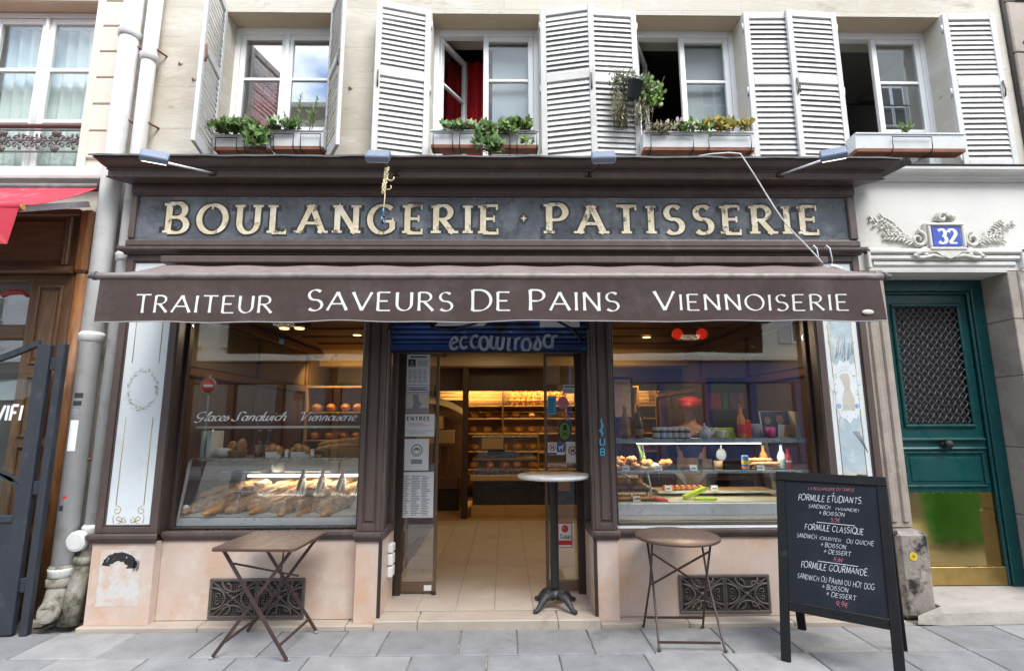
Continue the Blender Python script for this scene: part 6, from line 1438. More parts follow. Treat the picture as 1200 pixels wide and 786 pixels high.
t = thing('teacup', 'white teacup on its saucer beside the teapot', 'cup', (1.885, .33, ZT)); b = MB(); b.lathe([(0,.003),(.03,0),(.056,.010),(.056,.013),(.02,.008)], (1.885, .33, ZT), 20); part(t, 'saucer', b, 'china'); b = MB(); b.lathe([(.018,.012),(.03,.02),(.042,.05),(.045,.072),(.042,.072),(.036,.05),(.0,.02)], (1.885, .33, ZT), 20); part(t, 'cup', b, 'china'); b = MB(); b.tube([(1.928,.33,ZT+.062),(1.948,.33,ZT+.055),(1.945,.33,ZT+.035),(1.922,.33,ZT+.032)], .005, 6); part(t, 'handle', b, 'china')
for z, lab, x1 in ((ZT, 'lower lime green tea box behind the cup', 2.045), (ZT+.046, 'upper lime green tea box behind the cup', 2.035)): solo_at('tea_box', 'p_lime', lab, 'box', lambda g: g.box(1.84, x1, .40, .52, z, z+.044, .003))
bottle(2.085, .36, ZT, .29, .034, 'p_orange', 'tall orange syrup bottle right of the lime boxes', 'p_red', ('p_red', .15, .42))
solo_at('red_bar', 'p_red', 'slim red packet beside the orange syrup bottle', 'packet', lambda g: g.box(2.14, 2.17, .36, .40, ZT, ZT+.16, .003))
solo_at('grey_tub', 'p_grey', 'grey tub between the red packet and the pink bucket', 'tub', lambda g: g.lathe([(0,0),(.042,0),(.048,.12),(.044,.122),(0,.125)], (2.24, .42, ZT), 18)); solo_at('bucket', 'p_magenta', 'small pink bucket in front of the framed photo', 'bucket', lambda g: g.lathe([(0,0),(.030,0),(.038,.095),(.035,.095),(.028,.008),(0,.008)], (2.325, .32, ZT), 18))
t = thing('framed_photo', 'framed colour photo of a person holding baguettes on the top shelf', 'picture', (2.44, .40, ZT)); Rp = Matrix.Translation((2.43, .38, ZT+.005)) @ Matrix.Rotation(rad(-10), 4, 'X')
def pp(nm, m, poly, d0, d1): q = MB(); q.plate(poly, d0, d1); b = MB(); b.join(q, Rp); part(t, nm, b, m)
pp('mount', 'p_white', [(-.15,0),(.145,0),(.145,.235),(-.15,.235)], .0, .012); pp('print', 'p_navy', [(-.145,.004),(.115,.004),(.115,.23),(-.145,.23)], -.002, -.0005)
el = lambda cx, cz, rx, rz: [(cx+rx*cos(i*pi/8), cz+rz*sin(i*pi/8)) for i in range(16)]
pp('print', 'p_white', [(-.02,.004),(.07,.004),(.06,.11),(.0,.12)], -.004, -.0025); pp('print', 'p_skin', el(.02,.16,.033,.042), -.006, -.0045); pp('print', 'p_tan', el(-.09,.15,.028,.036), -.006, -.0045); pp('print', 'p_purple', [(-.14,.004),(-.04,.004),(-.05,.10),(-.13,.10)], -.004, -.0025)
for k in range(4): pp('print', 'crust_gold', [(.03+.02*k,.01),(.045+.02*k,.01),(.075+.012*k,.11),(.06+.012*k,.115)], -.008-.0015*k, -.007-.0015*k)
solo_at('cookbook', 'p_cream', 'pale green book standing at the right end of the top shelf', 'book', lambda g: g.box(2.535, 2.572, .30, .52, ZT, ZT+.23, .003))
# second shelf
ZM = 1.1225
solo_at('drinks_can', 'p_blue', 'blue and orange drinks can on the second shelf', 'can', lambda g: g.lathe([(0,0),(.026,0),(.030,.008),(.030,.115),(.024,.124),(0,.122)], (2.045, .25, ZM), 20))
o = bpy.data.objects['drinks_can']; b = MB(); b.lathe([(.0306,.05),(.0306,.085)], (2.045, .25, ZM), 20, caps=False); q = raw('can_band', b.mesh('can_band', 'p_yellow', o.location), o); b = MB(); b.lathe([(.0306,.015),(.0306,.035)], (2.045, .25, ZM), 20, caps=False); raw('can_band', b.mesh('can_band', 'p_orange', o.location), o)
sand_a = loaf_mb(.25, .034, .55, 4, 4.4); 
for i, (y, z, lab) in enumerate(((.28, .022, 'front filled baguette sandwich beside the can'), (.36, .050, 'upper filled baguette sandwich behind the can'))):
    x = 2.215+.02*(1-i); t = thing('sandwich', lab, 'sandwich', (x, y, ZM+z-.02))
    part(t, 'bread', placed(loaf_mb(.25, .036, .45, 4, 4.4+i), (x, y, ZM+z+.028), 0, 0, rad(3)), 'crust'); part(t, 'bread', placed(loaf_mb(.25, .036, .35, 0, 6.4+i), (x, y, ZM+z-.006), 0, 0, rad(3)), 'crust_floury')
    b = MB(); r2 = random.Random(i)
    for k in range(26): b.ball((x-.11+.0088*k, y-.026+r2.uniform(-.006,.006), ZM+z+.011+r2.uniform(-.004,.004)), (.011,.010,.005), 7, 5, .3, 3, k)
    part(t, 'filling', b, 'salad_mix')
bottle(2.30, .45, ZM, .20, .033, 'p_orange', 'orange soda bottle with green cap on the second shelf', 'p_green', ('p_white', .30, .42)); bottle(2.415, .36, ZM, .21, .034, 'water_blue', 'clear water bottle with blue cap on the second shelf', 'p_blue', ('p_white', .40, .52)); bottle(2.52, .45, ZM, .17, .033, 'p_red', 'red soda bottle at the right end of the second shelf', 'p_red', ('p_white', .3, .4))
mini = [loaf_mb(.10, .035, .8, 2, s, nu=12, nv=8, amp=.25).mesh('pastry', m) for s, m in ((1, 'crust_gold'), (2, 'pastry_dark'), (3, 'cream'))]
rg = random.Random(31); k = 0
def heap(lab, group, x0, x1, y0, y1, z, n, ks, layers=1, sc=1.0, nm='pastry'):
    for i in range(n):
        o = bread(nm, lab, 'pastry', mini[ks[i % len(ks)]], None, (rg.uniform(x0, x1), rg.uniform(y0, y1), z+.026*sc+(i % layers)*.03*sc), rad(rg.uniform(-20, 20)), rad(rg.uniform(-15, 15)), rad(rg.uniform(0, 180)), group); o.scale = (sc, sc, sc)
heap('brown sugared bun in the heap at the left end of the second shelf', 'buns at the left end of the second shelf', .96, 1.13, .27, .42, ZM, 14, (0, 1), 3)
heap('pale cream bun in the group left of the shelf post', 'cream buns on the second shelf', 1.20, 1.42, .28, .42, ZM, 9, (2, 0), 2)
solo_at('chocolate_block', 'wood_dark', 'dark brown box on the second shelf below the teapot', 'box', lambda g: g.box(1.77, 1.86, .50, .60, ZM, ZM+.075, .004)); solo_at('brown_pot', 'p_tan', 'small tan pot beside the dark brown box', 'pot', lambda g: g.lathe([(0,0),(.036,0),(.04,.06),(.036,.06),(.0,.05)], (1.92, .52, ZM), 16))
t = thing('scoop', 'white slotted scoop hanging below the top shelf', 'scoop', (1.955, .52, 1.18)); b = MB(); b.lathe([(0,-.006),(.04,-.004),(.048,.004),(.046,.006),(.0,.0)], (1.955, .52, 1.235), 20, axis='y', sc=(1, 1.2)); part(t, 'bowl', b, 'p_grey'); b = MB(); b.tube([(1.955,.52,1.28),(1.955,.52,1.368)], .008, 6); part(t, 'handle', b, 'china')
# lower level
ZL = .8765
t = thing('oven_tray', 'black oven tray of glazed nut pastries low in the pastry case', 'tray', (1.14, .40, ZL)); b = MB(); b.box(.94, 1.33, .23, .48, ZL, ZL+.008, .002); part(t, 'tray', b, 'p_black'); b = MB(); b.box(.94, 1.24, .34, .50, ZL+.075, ZL+.083, .002); b.box(.95, .96, .36, .37, ZL+.008, ZL+.075); b.box(1.22, 1.23, .36, .37, ZL+.008, ZL+.075); part(t, 'upper_tray', b, 'p_black')
tart = MB(); tart.box(-.065, .065, -.045, .045, 0, .026, .006); r2 = random.Random(6)
for i in range(30): tart.ball((r2.uniform(-.058,.058), r2.uniform(-.04,.04), .028+r2.uniform(0,.008)), (.010,.009,.008), 6, 4)
tme_ = tart.mesh('nut_tart', 'pastry_dark')
for i in range(6): bread('nut_tart', 'glazed nut tart on the black trays low in the case', 'pastry', tme_, None, (1.01+.14*(i % 2)+.02*(i//4), .28+.0*(i//2) if i < 2 else (.39 if i < 4 else .45), ZL+.009 if i < 2 else (ZL+.084 if i < 4 else ZL+.084)), 0, 0, rad(4*i), 'nut tarts on the black trays')
heap('nut topped cake on the upper black tray of the case', 'nut cakes on the upper tray', .96, 1.20, .36, .47, ZL+.12, 12, (0, 1), 2, .9)
for i, x in enumerate((.985, 1.155, 1.27)): bread('eclair', ['leftmost', 'middle', 'rightmost'][i] + ' flat golden pastry at the front of the case floor', 'pastry', loaf_mb(.15, .03, .5, 0, i, nu=14, nv=8).mesh('eclair', 'crust_gold'), None, (x, .245, ZL+.024), 0, 0, rad(4*i))
tl = MB(); tl.lathe([(.022,0),(.030,.022),(.026,.024)], (0,0,0), 12); tl.ball((0,0,.03), (.025,.025,.016), 10, 6, .15, 4); tlm = tl.mesh('tartlet', 'apricot')
for i in range(7): bread('tartlet', ['leftmost', 'second', 'third', 'fourth', 'fifth', 'sixth', 'rightmost'][i] + ' orange fruit tartlet on the wooden step shelf, counting from the left', 'pastry', tlm, None, (1.44+.052*i, .545, .926), 0, 0, i, 'tartlets on the step shelf')
solo_at('packet', 'p_lime', 'lime green packet leaning in the case front', 'packet', lambda g: g.bar((1.52, .30, .895), (1.72, .34, .965), .05, .035, (0,0,1), .004)); solo_at('packet', 'p_lime', 'lime green packet lying flat under the leaning one', 'packet', lambda g: g.box(1.60, 1.78, .24, .30, ZL, ZL+.022, .004)); solo_at('packet', 'p_red', 'red packet lying at the case front', 'packet', lambda g: g.bar((1.24, .23, .90), (1.36, .24, .882), .05, .03, (0,0,1), .008))
solo_at('tongs', 'p_green', 'green handled tongs standing under the top shelf', 'tongs', lambda g: (g.bar((1.215, .42, 1.20), (1.165, .42, 1.37), .018, .010), g.bar((1.235, .43, 1.20), (1.18, .44, 1.37), .012, .008)))

for i, (x, y, z) in enumerate(((1.02, .222, ZM), (1.30, .235, ZM), (1.60, .24, ZM), (2.17, .235, ZM), (1.10, .215, ZL), (1.45, .478, .926), (1.86, .478, .926))):
    b = MB(); b.prism([(y, z), (y+.004, z), (y+.016, z+.045), (y+.012, z+.045)], x-.03, x+.03); o = solo('price_card', b, 'p_white', ['leftmost', 'second', 'third', 'rightmost'][i] + ' white price card on the second shelf of the pastry case' if i < 4 else ['white price card before the black tray', 'white price card left of the tartlets', 'white price card right of the tartlets'][i-4], 'price card', 'price cards in the pastry case')
    b = MB(); b.prism([(y+.0025, z+.014), (y+.0030, z+.014), (y+.0062, z+.026), (y+.0057, z+.026)], x-.022, x+.018); raw('print', b.mesh('print', 'ink_grey', o.location), o)
# ================================================================ rear of the shop
CT = thing('counter', 'dark fronted shop counter with wooden plinth and glass top case', 'counter', (.3, 4.4, FZ))
def K_(name, m, fn, label=None): b = MB(); fn(b); return part(CT, name, b, m, label)
K_('plinth', 'wood_lightwarm', lambda g: g.box(-.52, 2.1, 4.11, 4.8, FZ+.003, .25, .004)); K_('front', 'counter_black', lambda g: g.box(-.50, 2.1, 4.14, 4.8, .251, .62)); K_('ledge', 'wood_lightwarm', lambda g: g.box(-.54, 2.1, 4.05, 4.8, .621, .70, .008)); K_('top_edge', 'steel', lambda g: g.box(-.54, 2.1, 4.06, 4.1, .701, .716, .003))
K_('case_glass', 'case_glass', lambda g: g.box(-.50, .52, 4.12, 4.128, .716, 1.28)); K_('case_shelf', 'wood_lightwarm', lambda g: g.box(-.50, .52, 4.14, 4.7, .93, .95)); K_('case_top', 'steel', lambda g: g.box(-.52, .54, 4.10, 4.7, 1.281, 1.295, .003)); K_('case_post', 'brass_dull', lambda g: g.box(.52, .54, 4.10, 4.125, .716, 1.45, .003)); K_('case_shelf', 'wood_lightwarm', lambda g: g.box(.56, 2.1, 4.2, 4.7, 1.02, 1.035)); K_('case_shelf', 'wood_lightwarm', lambda g: g.box(.56, 2.1, 4.2, 4.7, .85, .865))
solo_at('till', 'p_black', 'dark cash till on the counter', 'till', lambda g: (g.box(-.10, .18, 4.3, 4.55, .951, 1.04, .01), g.box(-.28, .0, 4.42, 4.45, .98, 1.20, .01))); solo_at('paper_bag', 'p_tan', 'brown paper price card on the counter glass', 'card', lambda g: g.box(-.36, -.02, 4.108, 4.117, 1.10, 1.27))
for i in range(12):
    b = MB(); x = -.40+.07*i; b.lathe([(.022,0),(.028,.05),(.026,.07),(.0,.08)], (x, 4.22, .7165), 10); solo('dessert_cup', b, 'p_grey', ['first','second','third','fourth','fifth','sixth','seventh','eighth','ninth','tenth','eleventh','twelfth'][i] + ' dessert cup in the row inside the counter case, from the left', 'cup', 'dessert cups in the counter case')
SH = thing('bread_shelves', 'warmly lit wooden bread shelves behind the counter', 'shelving', (.5, 5.9, FZ))
def H_(name, m, fn, label=None): b = MB(); fn(b); return part(SH, name, b, m, label)
H_('back', 'wood_lightwarm', lambda g: g.box(-1.3, 2.9, 6.18, 6.22, .3, 2.3)); 
for z in (.62, .95, 1.28, 1.56, 1.80): H_('shelf', 'wood_lightwarm', lambda g: g.box(-1.3, 2.9, 5.75, 6.179, z, z+.022, .003))
for x in (-1.3, -.05, 1.15, 2.1, 2.88): H_('upright', 'wood_warm', lambda g: g.box(x, x+.03, 5.74, 6.175, .3, 2.3, .003))
for z in (1.70, 1.92, 1.99, 2.06, 2.13): H_('rail', 'brass_dull', lambda g: g.tube([(-1.28, 5.78, z), (2.88, 5.78, z)], .009, 6))
H_('lamp_tube', 'tube_warm', lambda g: g.tube([(-1.2, 5.7, 2.24), (2.8, 5.7, 2.24)], .014, 8), 'warm light tube'); H_('pelmet', 'wood_dark', lambda g: g.box(-1.3, 2.9, 5.62, 5.66, 2.16, 2.34, .004))
upright = loaf_mb(.34, .045, .9, 5, 7.7, .008).mesh('baguette', 'crust_gold')
for i in range(9):
    x = -.13+.105*i+(.05 if i > 4 else 0); bread('baguette', ['first','second','third','fourth','fifth','sixth','seventh','eighth','ninth'][i] + ' baguette standing upright on the rear shelf, from the left', 'bread', upright, None, (x+.28, 5.86, 1.825+.165), 0, rad(-84-3*(i % 3)), rad(6*(i % 2)), 'baguettes standing on the rear shelf')
rg = random.Random(77); big = [loaf_mb(.26, .075, .8, 3, s, nu=16, nv=10).mesh('loaf', m) for s, m in ((11, 'crust_gold'), (12, 'crust'), (13, 'crust_gold'))]
for zi, (z, nm) in enumerate(((1.582, 'upper'), (1.302, 'third'), (.972, 'second'), (.642, 'lowest'))):
    for i in range(14 if zi < 2 else 12):
        bread('loaf', '%s golden loaf from the left in the %s row of the rear shelves' % (ords[i], nm), 'bread', big[(i+zi) % 3], None, (-1.15+.28*i+rg.uniform(-.03,.03), 5.93+rg.uniform(-.05,.05), z+.062), 0, rad(rg.uniform(-6,6)), rad(rg.uniform(60,120)), 'loaves in the %s row of the rear shelves' % nm)
def area(nm, loc, sx, sy, e, col, rot=(0,0,0)):
    l_ = bpy.data.lights.new(nm, 'AREA'); l_.shape = 'RECTANGLE'; l_.size = sx; l_.size_y = sy; l_.energy = e; l_.color = col
    o = raw(nm, l_, None, loc); o.rotation_euler = rot; return o
area('shelf_light', (.8, 5.66, 2.20), 4.0, .05, 36, (1, .72, .30), (rad(38), 0, 0))
area('counter_light', (.8, 4.35, 2.28), 2.6, .1, 9, (1, .66, .30), (0, 0, 0))
# header beam in front of the shelves, post, curved canopy at the left
b = MB(); b.box(-2.95, 2.95, 4.0, 4.12, 2.38, 2.659); hb = struct('header', b, 'cream_paint'); b = MB(); b.box(-2.95, 2.95, 4.3, 4.34, 2.02, 2.659); struct('header_panel', b, 'wood_dark'); b = MB(); b.box(-2.95, 2.95, 3.985, 3.999, 2.37, 2.40, .004); part(hb, 'beam_edge', b, 'wood_warm')
solo_at('post', 'wood_dark', 'dark wooden post left of the counter', 'post', lambda g: g.box(-.66, -.57, 4.0, 4.09, FZ, 2.379, .006))
t = thing('baguette_rack', 'wooden baguette rack with curved yellow canopy at the rear left', 'rack', (-1.2, 5.0, FZ)); b = MB(); b.grid(lambda u, v: (-1.75+u*1.12, 4.75+.3*v, 1.98-.30*(u**3)-.12*v), 14, 4); b.grid(lambda u, v: (-1.75+u*1.12, 4.752, 1.98-.30*(u**3)-.14*v*(1-.3*u)), 14, 2); part(t, 'canopy', b, 'p_cream')
b = MB(); b.box(-1.85, -.72, 5.1, 5.15, FZ, 1.9); part(t, 'back', b, 'wood_warm'); b = MB()
for i in range(8): b.box(-1.80+.14*i, -1.78+.14*i, 4.72, 4.74, .62, 1.12)
b.box(-1.82, -.76, 4.72, 4.74, 1.12, 1.15); b.box(-1.82, -.76, 4.72, 4.74, .60, .62); b.box(-1.82, -.76, 4.70, 5.09, .42, .60, .01); part(t, 'rack_front', b, 'wood_warm'); b = MB(); b.box(-1.82, -.76, 4.75, 5.09, FZ, .41); part(t, 'base', b, 'wood_dark')
for i, (x, z, w_, lab) in enumerate(((-1.35, 1.16, .30, 'left'), (-1.0, 1.16, .26, 'right'), (-1.2, 1.40, .28, 'upper'))): solo_at('crate', 'p_tan', lab + ' of the tan cardboard boxes on the baguette rack', 'box', lambda g: g.box(x-w_/2, x+w_/2, 4.80, 5.05, z, z+.22, .004))
# lamps hanging in the windows
def spots_(x, y, lab, m, two=True, z=2.66):
    t = thing('ceiling_spot', lab, 'ceiling lamp', (x, y, z-.16)); b = MB(); b.box(x-.15, x+.15, y-.09, y+.09, z-.115, z-.001, .008); part(t, 'housing', b, 'p_black')
    for s in (-1, 1):
        b = MB(); b.tube([(x+s*.10, y, z-.115), (x+s*.125, y-.02, z-.16)], .012, 8); part(t, 'arm', b, 'brass_dull'); b = MB(); b.ball((x+s*.13, y-.03, z-.215), .058, 16, 10); part(t, 'bulb', b, m)
spots_(1.965, 1.2, 'twin red globe lamps hanging at the ceiling of the right window', 'bulb_red')
t = thing('ceiling_spot', 'dark twin downlight at the ceiling of the left window', 'ceiling lamp', (-2.25, 1.2, 2.5)); b = MB(); b.box(-2.42, -2.08, 1.1, 1.3, 2.52, 2.659, .008); part(t, 'housing', b, 'p_black')
for s in (-1, 1): b = MB(); b.lathe([(.045,0),(.05,.012),(0,.012)], (-2.25+s*.08, 1.2, 2.505), 14); part(t, 'bulb', b, 'bulb_warm')
for x, y in ((-1.9, 2.4), (1.9, 2.6), (0, 1.6), (-.2, 3.2), (1.55, .95), (1.45, 1.35)):
    b = MB(); b.lathe([(.05,.0),(.055,-.004),(.04,-.008),(0,-.008)], (x, y, 2.6595 if abs(x) < 1.4 else 2.6355), 16); t = solo('downlight', b, 'bulb_warm', {(-1.9,2.4):'round downlight deep in the left window ceiling',(1.9,2.6):'round downlight deep in the right window ceiling',(0,1.6):'round downlight just inside the door',(-.2,3.2):'round downlight half way to the counter',(1.55,.95):'front round downlight left of the red globes',(1.45,1.35):'rear round downlight left of the red globes'}[(x, y)], 'ceiling lamp', 'downlights in the shop ceiling')
area('room_light', (0, 1.6, 2.6), .5, .5, 1.6, (1, .72, .40)); area('room_light', (-1.9, 2.4, 2.6), .6, .6, .3, (1, .68, .36)); area('room_light', (1.9, 2.6, 2.6), .6, .6, .6, (1, .68, .36)); area('room_light', (-.2, 3.2, 2.6), .5, .5, 2.2, (1, .72, .40))
# shelves of goods seen through the windows
def side_shelf(x0, x1, y, lab, seed, warm):
    t = thing('wall_shelf', lab, 'shelving', ((x0+x1)/2, y, FZ)); r2 = random.Random(seed); b = MB()
    for x in (x0, x1-.03): b.box(x, x+.03, y, y+.35, FZ, 2.05, .003)
    for z in (.4, .85, 1.25, 1.65, 2.02): b.box(x0+.03, x1-.03, y, y+.35, z, z+.025, .003)
    part(t, 'frame', b, 'wood_lightwarm' if warm else 'wood_warm'); b = MB(); b.box(x0+.03, x1-.03, y+.33, y+.349, FZ, 2.02); part(t, 'back', b, 'wood_lightwarm' if warm else 'wood_warm')
    return t
side_shelf(-2.9, -1.7, 3.4, 'lit yellow bread shelf deep behind the left window', 1, True); side_shelf(1.25, 2.0, 3.5, 'wooden goods shelf deep behind the right window', 2, True); side_shelf(2.40, 2.93, 1.95, 'dark shelf of bags behind the right window', 3, False)
k = 0
for x0, x1, y in ((-2.85, -1.75, 3.42), (1.3, 1.95, 3.52)):
    for z in (.875, 1.275, 1.675):
        n = int((x1-x0)/.2)
        for i in range(n): bread('loaf', '%s loaf from the left, %s board of the lit shelf behind the %s window' % (ords[i], {.875: 'lower', 1.275: 'middle', 1.675: 'upper'}[z], 'left' if x0 < 0 else 'right'), 'bread', big[(i+k) % 3], None, (x0+.1+i*.2, y+.14, z+.062), 0, 0, rad(80+10*(i % 3)), 'loaves behind the %s window' % ('left' if x0 < 0 else 'right')); k += 1
for i, (c, w_) in enumerate((('p_magenta', .16), ('p_red', .1), ('p_green', .08), ('p_purple', .12), ('p_orange', .1))): solo_at('gift_bag', c, {'p_magenta':'magenta','p_red':'red','p_green':'green','p_purple':'purple','p_orange':'orange'}[c] + ' gift bag on the dark shelf behind the right window', 'bag', lambda g: g.box(2.44+.095*i, 2.44+.095*i+w_*.55, 1.99, 2.07, 1.676, 1.86, .004), 'gift bags behind the right window')
area('shelf_light', (-2.3, 3.3, 2.3), 1.0, .1, 4, (1, .62, .2), (rad(35), 0, 0)); area('shelf_light', (1.7, 3.3, 2.3), .9, .1, 3.0, (1, .62, .2), (rad(35), 0, 0))
t = thing('poster', 'pale poster in a dark frame behind the two drink bottles', 'poster', (1.25, 1.9, 1.6)); b = MB(); b.box(1.20, 1.52, 1.90, 1.92, 1.55, 2.05, .004); part(t, 'frame', b, 'p_black'); b = MB(); b.box(1.235, 1.485, 1.895, 1.8995, 1.58, 2.02); part(t, 'print', b, 'flower_pale')
b = MB(); b.box(1.3, 1.34, 1.905, 1.925, 0.07, 1.55); part(t, 'stand', b, 'iron_black')
# shop assistant
import bmesh
def skinned(root, name, nodes, edges, m, sub=2, local=None):
    bm = bmesh.new(); ly = bm.verts.layers.skin.verify(); vs = []
    for (p, r) in nodes:
        v = bm.verts.new(p); v[ly].radius = (r, r) if not isinstance(r, tuple) else r; vs.append(v)
    vs[0][ly].use_root = True
    for a, b in edges: bm.edges.new((vs[a], vs[b]))
    me = bpy.data.meshes.new(name); bm.to_mesh(me); bm.free(); me.materials.append(M[m])
    o = raw(name, me, root); md = o.modifiers.new('Skin', 'SKIN'); md.use_smooth_shade = True; s = o.modifiers.new('Sub', 'SUBSURF'); s.levels = sub; s.render_levels = sub
    return o
PR = thing('person', 'person in red headscarf, navy top and tan apron behind the pastry window', 'person', (2.08, 1.62, FZ), rad(150))
J = [((0,0,.93),(.15,.11)), ((0,0,1.12),(.135,.10)), ((0,.01,1.32),(.17,.11)), ((0,.0,1.42),(.07,.065)), ((0,-.015,1.50),(.055,.055)), ((0,-.04,1.58),(.085,.095)), ((0,-.04,1.66),(.08,.09)),
     ((-.17,0,1.36),.055), ((-.24,-.03,1.12),.042), ((-.14,-.24,1.02),.034), ((-.10,-.31,1.02),.03), ((.17,0,1.36),.055), ((.24,-.03,1.12),.042), ((.14,-.24,1.02),.034), ((.10,-.31,1.02),.03),
     ((-.09,0,.85),.088), ((-.10,-.01,.48),.062), ((-.10,.01,.10),.042), ((-.10,-.12,.04),.035), ((.09,0,.85),.088), ((.10,-.01,.48),.062), ((.10,.01,.10),.042), ((.10,-.12,.04),.035)]
E_ = [(0,1),(1,2),(2,3),(3,4),(4,5),(5,6),(2,7),(7,8),(8,9),(9,10),(2,11),(11,12),(12,13),(13,14),(0,15),(15,16),(16,17),(17,18),(0,19),(19,20),(20,21),(21,22)]
bd = skinned(PR, 'body', J, E_, 'p_skin')
grow = lambda r, k: tuple(q+k for q in r) if isinstance(r, tuple) else r+k
skinned(PR, 'top', [(J[i][0], grow(J[i][1], .014)) for i in (0, 1, 2, 7, 8, 9, 11, 12, 13)] , [(0,1),(1,2),(2,3),(3,4),(4,5),(2,6),(6,7),(7,8)], 'p_navy')
skinned(PR, 'trousers', [(J[i][0], grow(J[i][1], .012)) for i in (0, 15, 16, 17, 19, 20, 21)], [(0,1),(1,2),(2,3),(0,4),(4,5),(5,6)], 'p_grey')
b = MB()
for s in (1, -1): b.grid(lambda u, v: ((u-.5)*(.36-.08*v), s*(.155+.006*sin(u*14)) - (0 if s > 0 else .0) - s*.07*abs(u-.5)**2*2, .45+.62*v), 12, 6)
part(PR, 'apron', b, 'p_tan', local=True)
b = MB(); b.ball((0,-.03,1.665), (.118,.125,.075), 20, 12, .10, 3.5, 2); b.ball((.0,.085,1.63), (.07,.06,.05), 14, 8, .1, 4, 5)
for k in range(6): b.tube([(.122*cos(a), -.03+.128*sin(a), 1.625+.014*k+.02*sin(a+k*.5)) for a in [i*2*pi/24 for i in range(24)]], .012, 6, closed=True)
part(PR, 'headscarf', b, 'p_red', local=True)
b = MB(); b.ball((0,-.128,1.565), (.014,.02,.022), 8, 6)
for s in (-1, 1): b.ball((s*.092,-.03,1.57), (.012,.022,.032), 8, 6)
part(PR, 'face_feature', b, 'p_skin', local=True); b = MB()
for s in (-1, 1): b.ball((s*.034,-.122,1.588), (.012,.008,.007), 8, 6)
part(PR, 'eye', b, 'p_black', local=True)
hand = MB()
for s in (-1, 1):
    c = Vector((s*.10, -.33, 1.015)); hand.ball(tuple(c), (.032,.042,.016), 10, 6)
    for k in range(4): x0 = c.x-.024+.016*k; hand.tube([(x0, c.y-.03, c.z), (x0, c.y-.06-.006*(k in (1,2)), c.z-.008), (x0, c.y-.085-.008*(k in (1,2)), c.z-.024)], [.0085,.008,.0065], 6)
    hand.tube([(c.x-s*.03, c.y+.01, c.z), (c.x-s*.05, c.y-.02, c.z-.006), (c.x-s*.052, c.y-.045, c.z-.012)], [.010,.009,.007], 6)
part(PR, 'hand', hand, 'p_skin', local=True)

area('window_spot', (-2.17, .80, 2.48), .2, .1, 2.2, (1, .80, .55), (rad(-12), 0, rad(0))); area('window_spot', (1.95, 1.12, 2.40), .2, .1, 4, (1, .72, .5), (rad(-28), 0, 0))
# ================================================================ bistro tables
ST = thing('square_table', 'square brown metal folding table in front of the left vent grille', 'table', (-1.665, -.318, 0), rad(-3))
b = MB(); h = .285; r_ = .03; poly = []
for cx, cy, a0 in ((h-r_, h-r_, 0), (-h+r_, h-r_, 90), (-h+r_, -h+r_, 180), (h-r_, -h+r_, 270)):
    for i in range(5): a = rad(a0+i*22.5); poly.append((cx+r_*cos(a), cy+r_*sin(a)))
b.slab(poly, .692, .71); part(ST, 'table_top', b, 'table_brown', local=True)
def flat(t, nm, a, e, m='leg_brown', w_=.022, th=.009, up=(0,1,0)): b = MB(); b.bar(a, e, w_, th, up); return part(t, nm, b, m, local=True)
for s, y in ((-1, -.215), (1, .235)):
    flat(ST, 'leg', (-.235, y, .69), (.255, y+.012*s, .01)); flat(ST, 'leg', (.235, y+.011, .69), (-.262, y+.011-.012*s, .01))
    for x in (.257, -.264): b = MB(); b.ball((x, y+.006, .008), (.013,.013,.008), 10, 6); part(ST, 'foot', b, 'p_grey', local=True)
for x in (-.199, .196): flat(ST, 'stretcher', (x, -.215, .095), (x, .24, .095), w_=.012, th=.016, up=(0,0,1))
b = MB(); b.tube([(-.02, .24, .69), (.05, .02, .20)], .006, 6); b.tube([(-.16, -.21, .60), (.10, .235, .40)], .007, 6); part(ST, 'brace', b, 'leg_brown', local=True)
for y in (-.2, .22): flat(ST, 'top_rail', (-.25, y, .686), (.25, y, .686), w_=.012, th=.012, up=(0,0,1))
RT = thing('round_table', 'round brown metal folding table in front of the right vent grille', 'table', (1.268, -.262, 0), rad(-3))
b = MB(); b.lathe([(0,.700),(.290,.700),(.298,.690),(.302,.694),(.302,.706),(.296,.711),(0,.712)], (0,0,0), 56); part(RT, 'table_top', b, 'table_brown', local=True)
for s, x in ((-1, -.205), (1, .205)):
    for q in (-1, 1):
        b = MB(); b.tube([(x+(.012*q), q*.16, .70), (x+.012*q-s*.006, q*.02, .40), (x+.012*q+s*.015, -q*.19, .02), (x+.012*q+s*.018, -q*.205, .010)], .0085, 8); part(RT, 'leg', b, 'leg_brown', local=True)
        b = MB(); b.ball((x+.012*q+s*.018, -q*.208, .009), (.014,.016,.009), 8, 6); part(RT, 'foot', b, 'leg_brown', local=True)
for q in (-1, 1): flat(RT, 'stretcher', (-.21, q*.185, .05+.03*(q > 0)), (.21, q*.185, .05+.03*(q > 0)), w_=.016, th=.006)
flat(RT, 'cross_brace', (-.20, -.09, .60), (.205, .12, .32), w_=.014, th=.006); flat(RT, 'cross_brace', (.205, -.09, .62), (-.20, .02, .36), w_=.014, th=.006)
for q in (-1, 1): flat(RT, 'top_rail', (-.2, q*.16, .694), (.2, q*.16, .694), w_=.012, th=.01, up=(0,0,1))
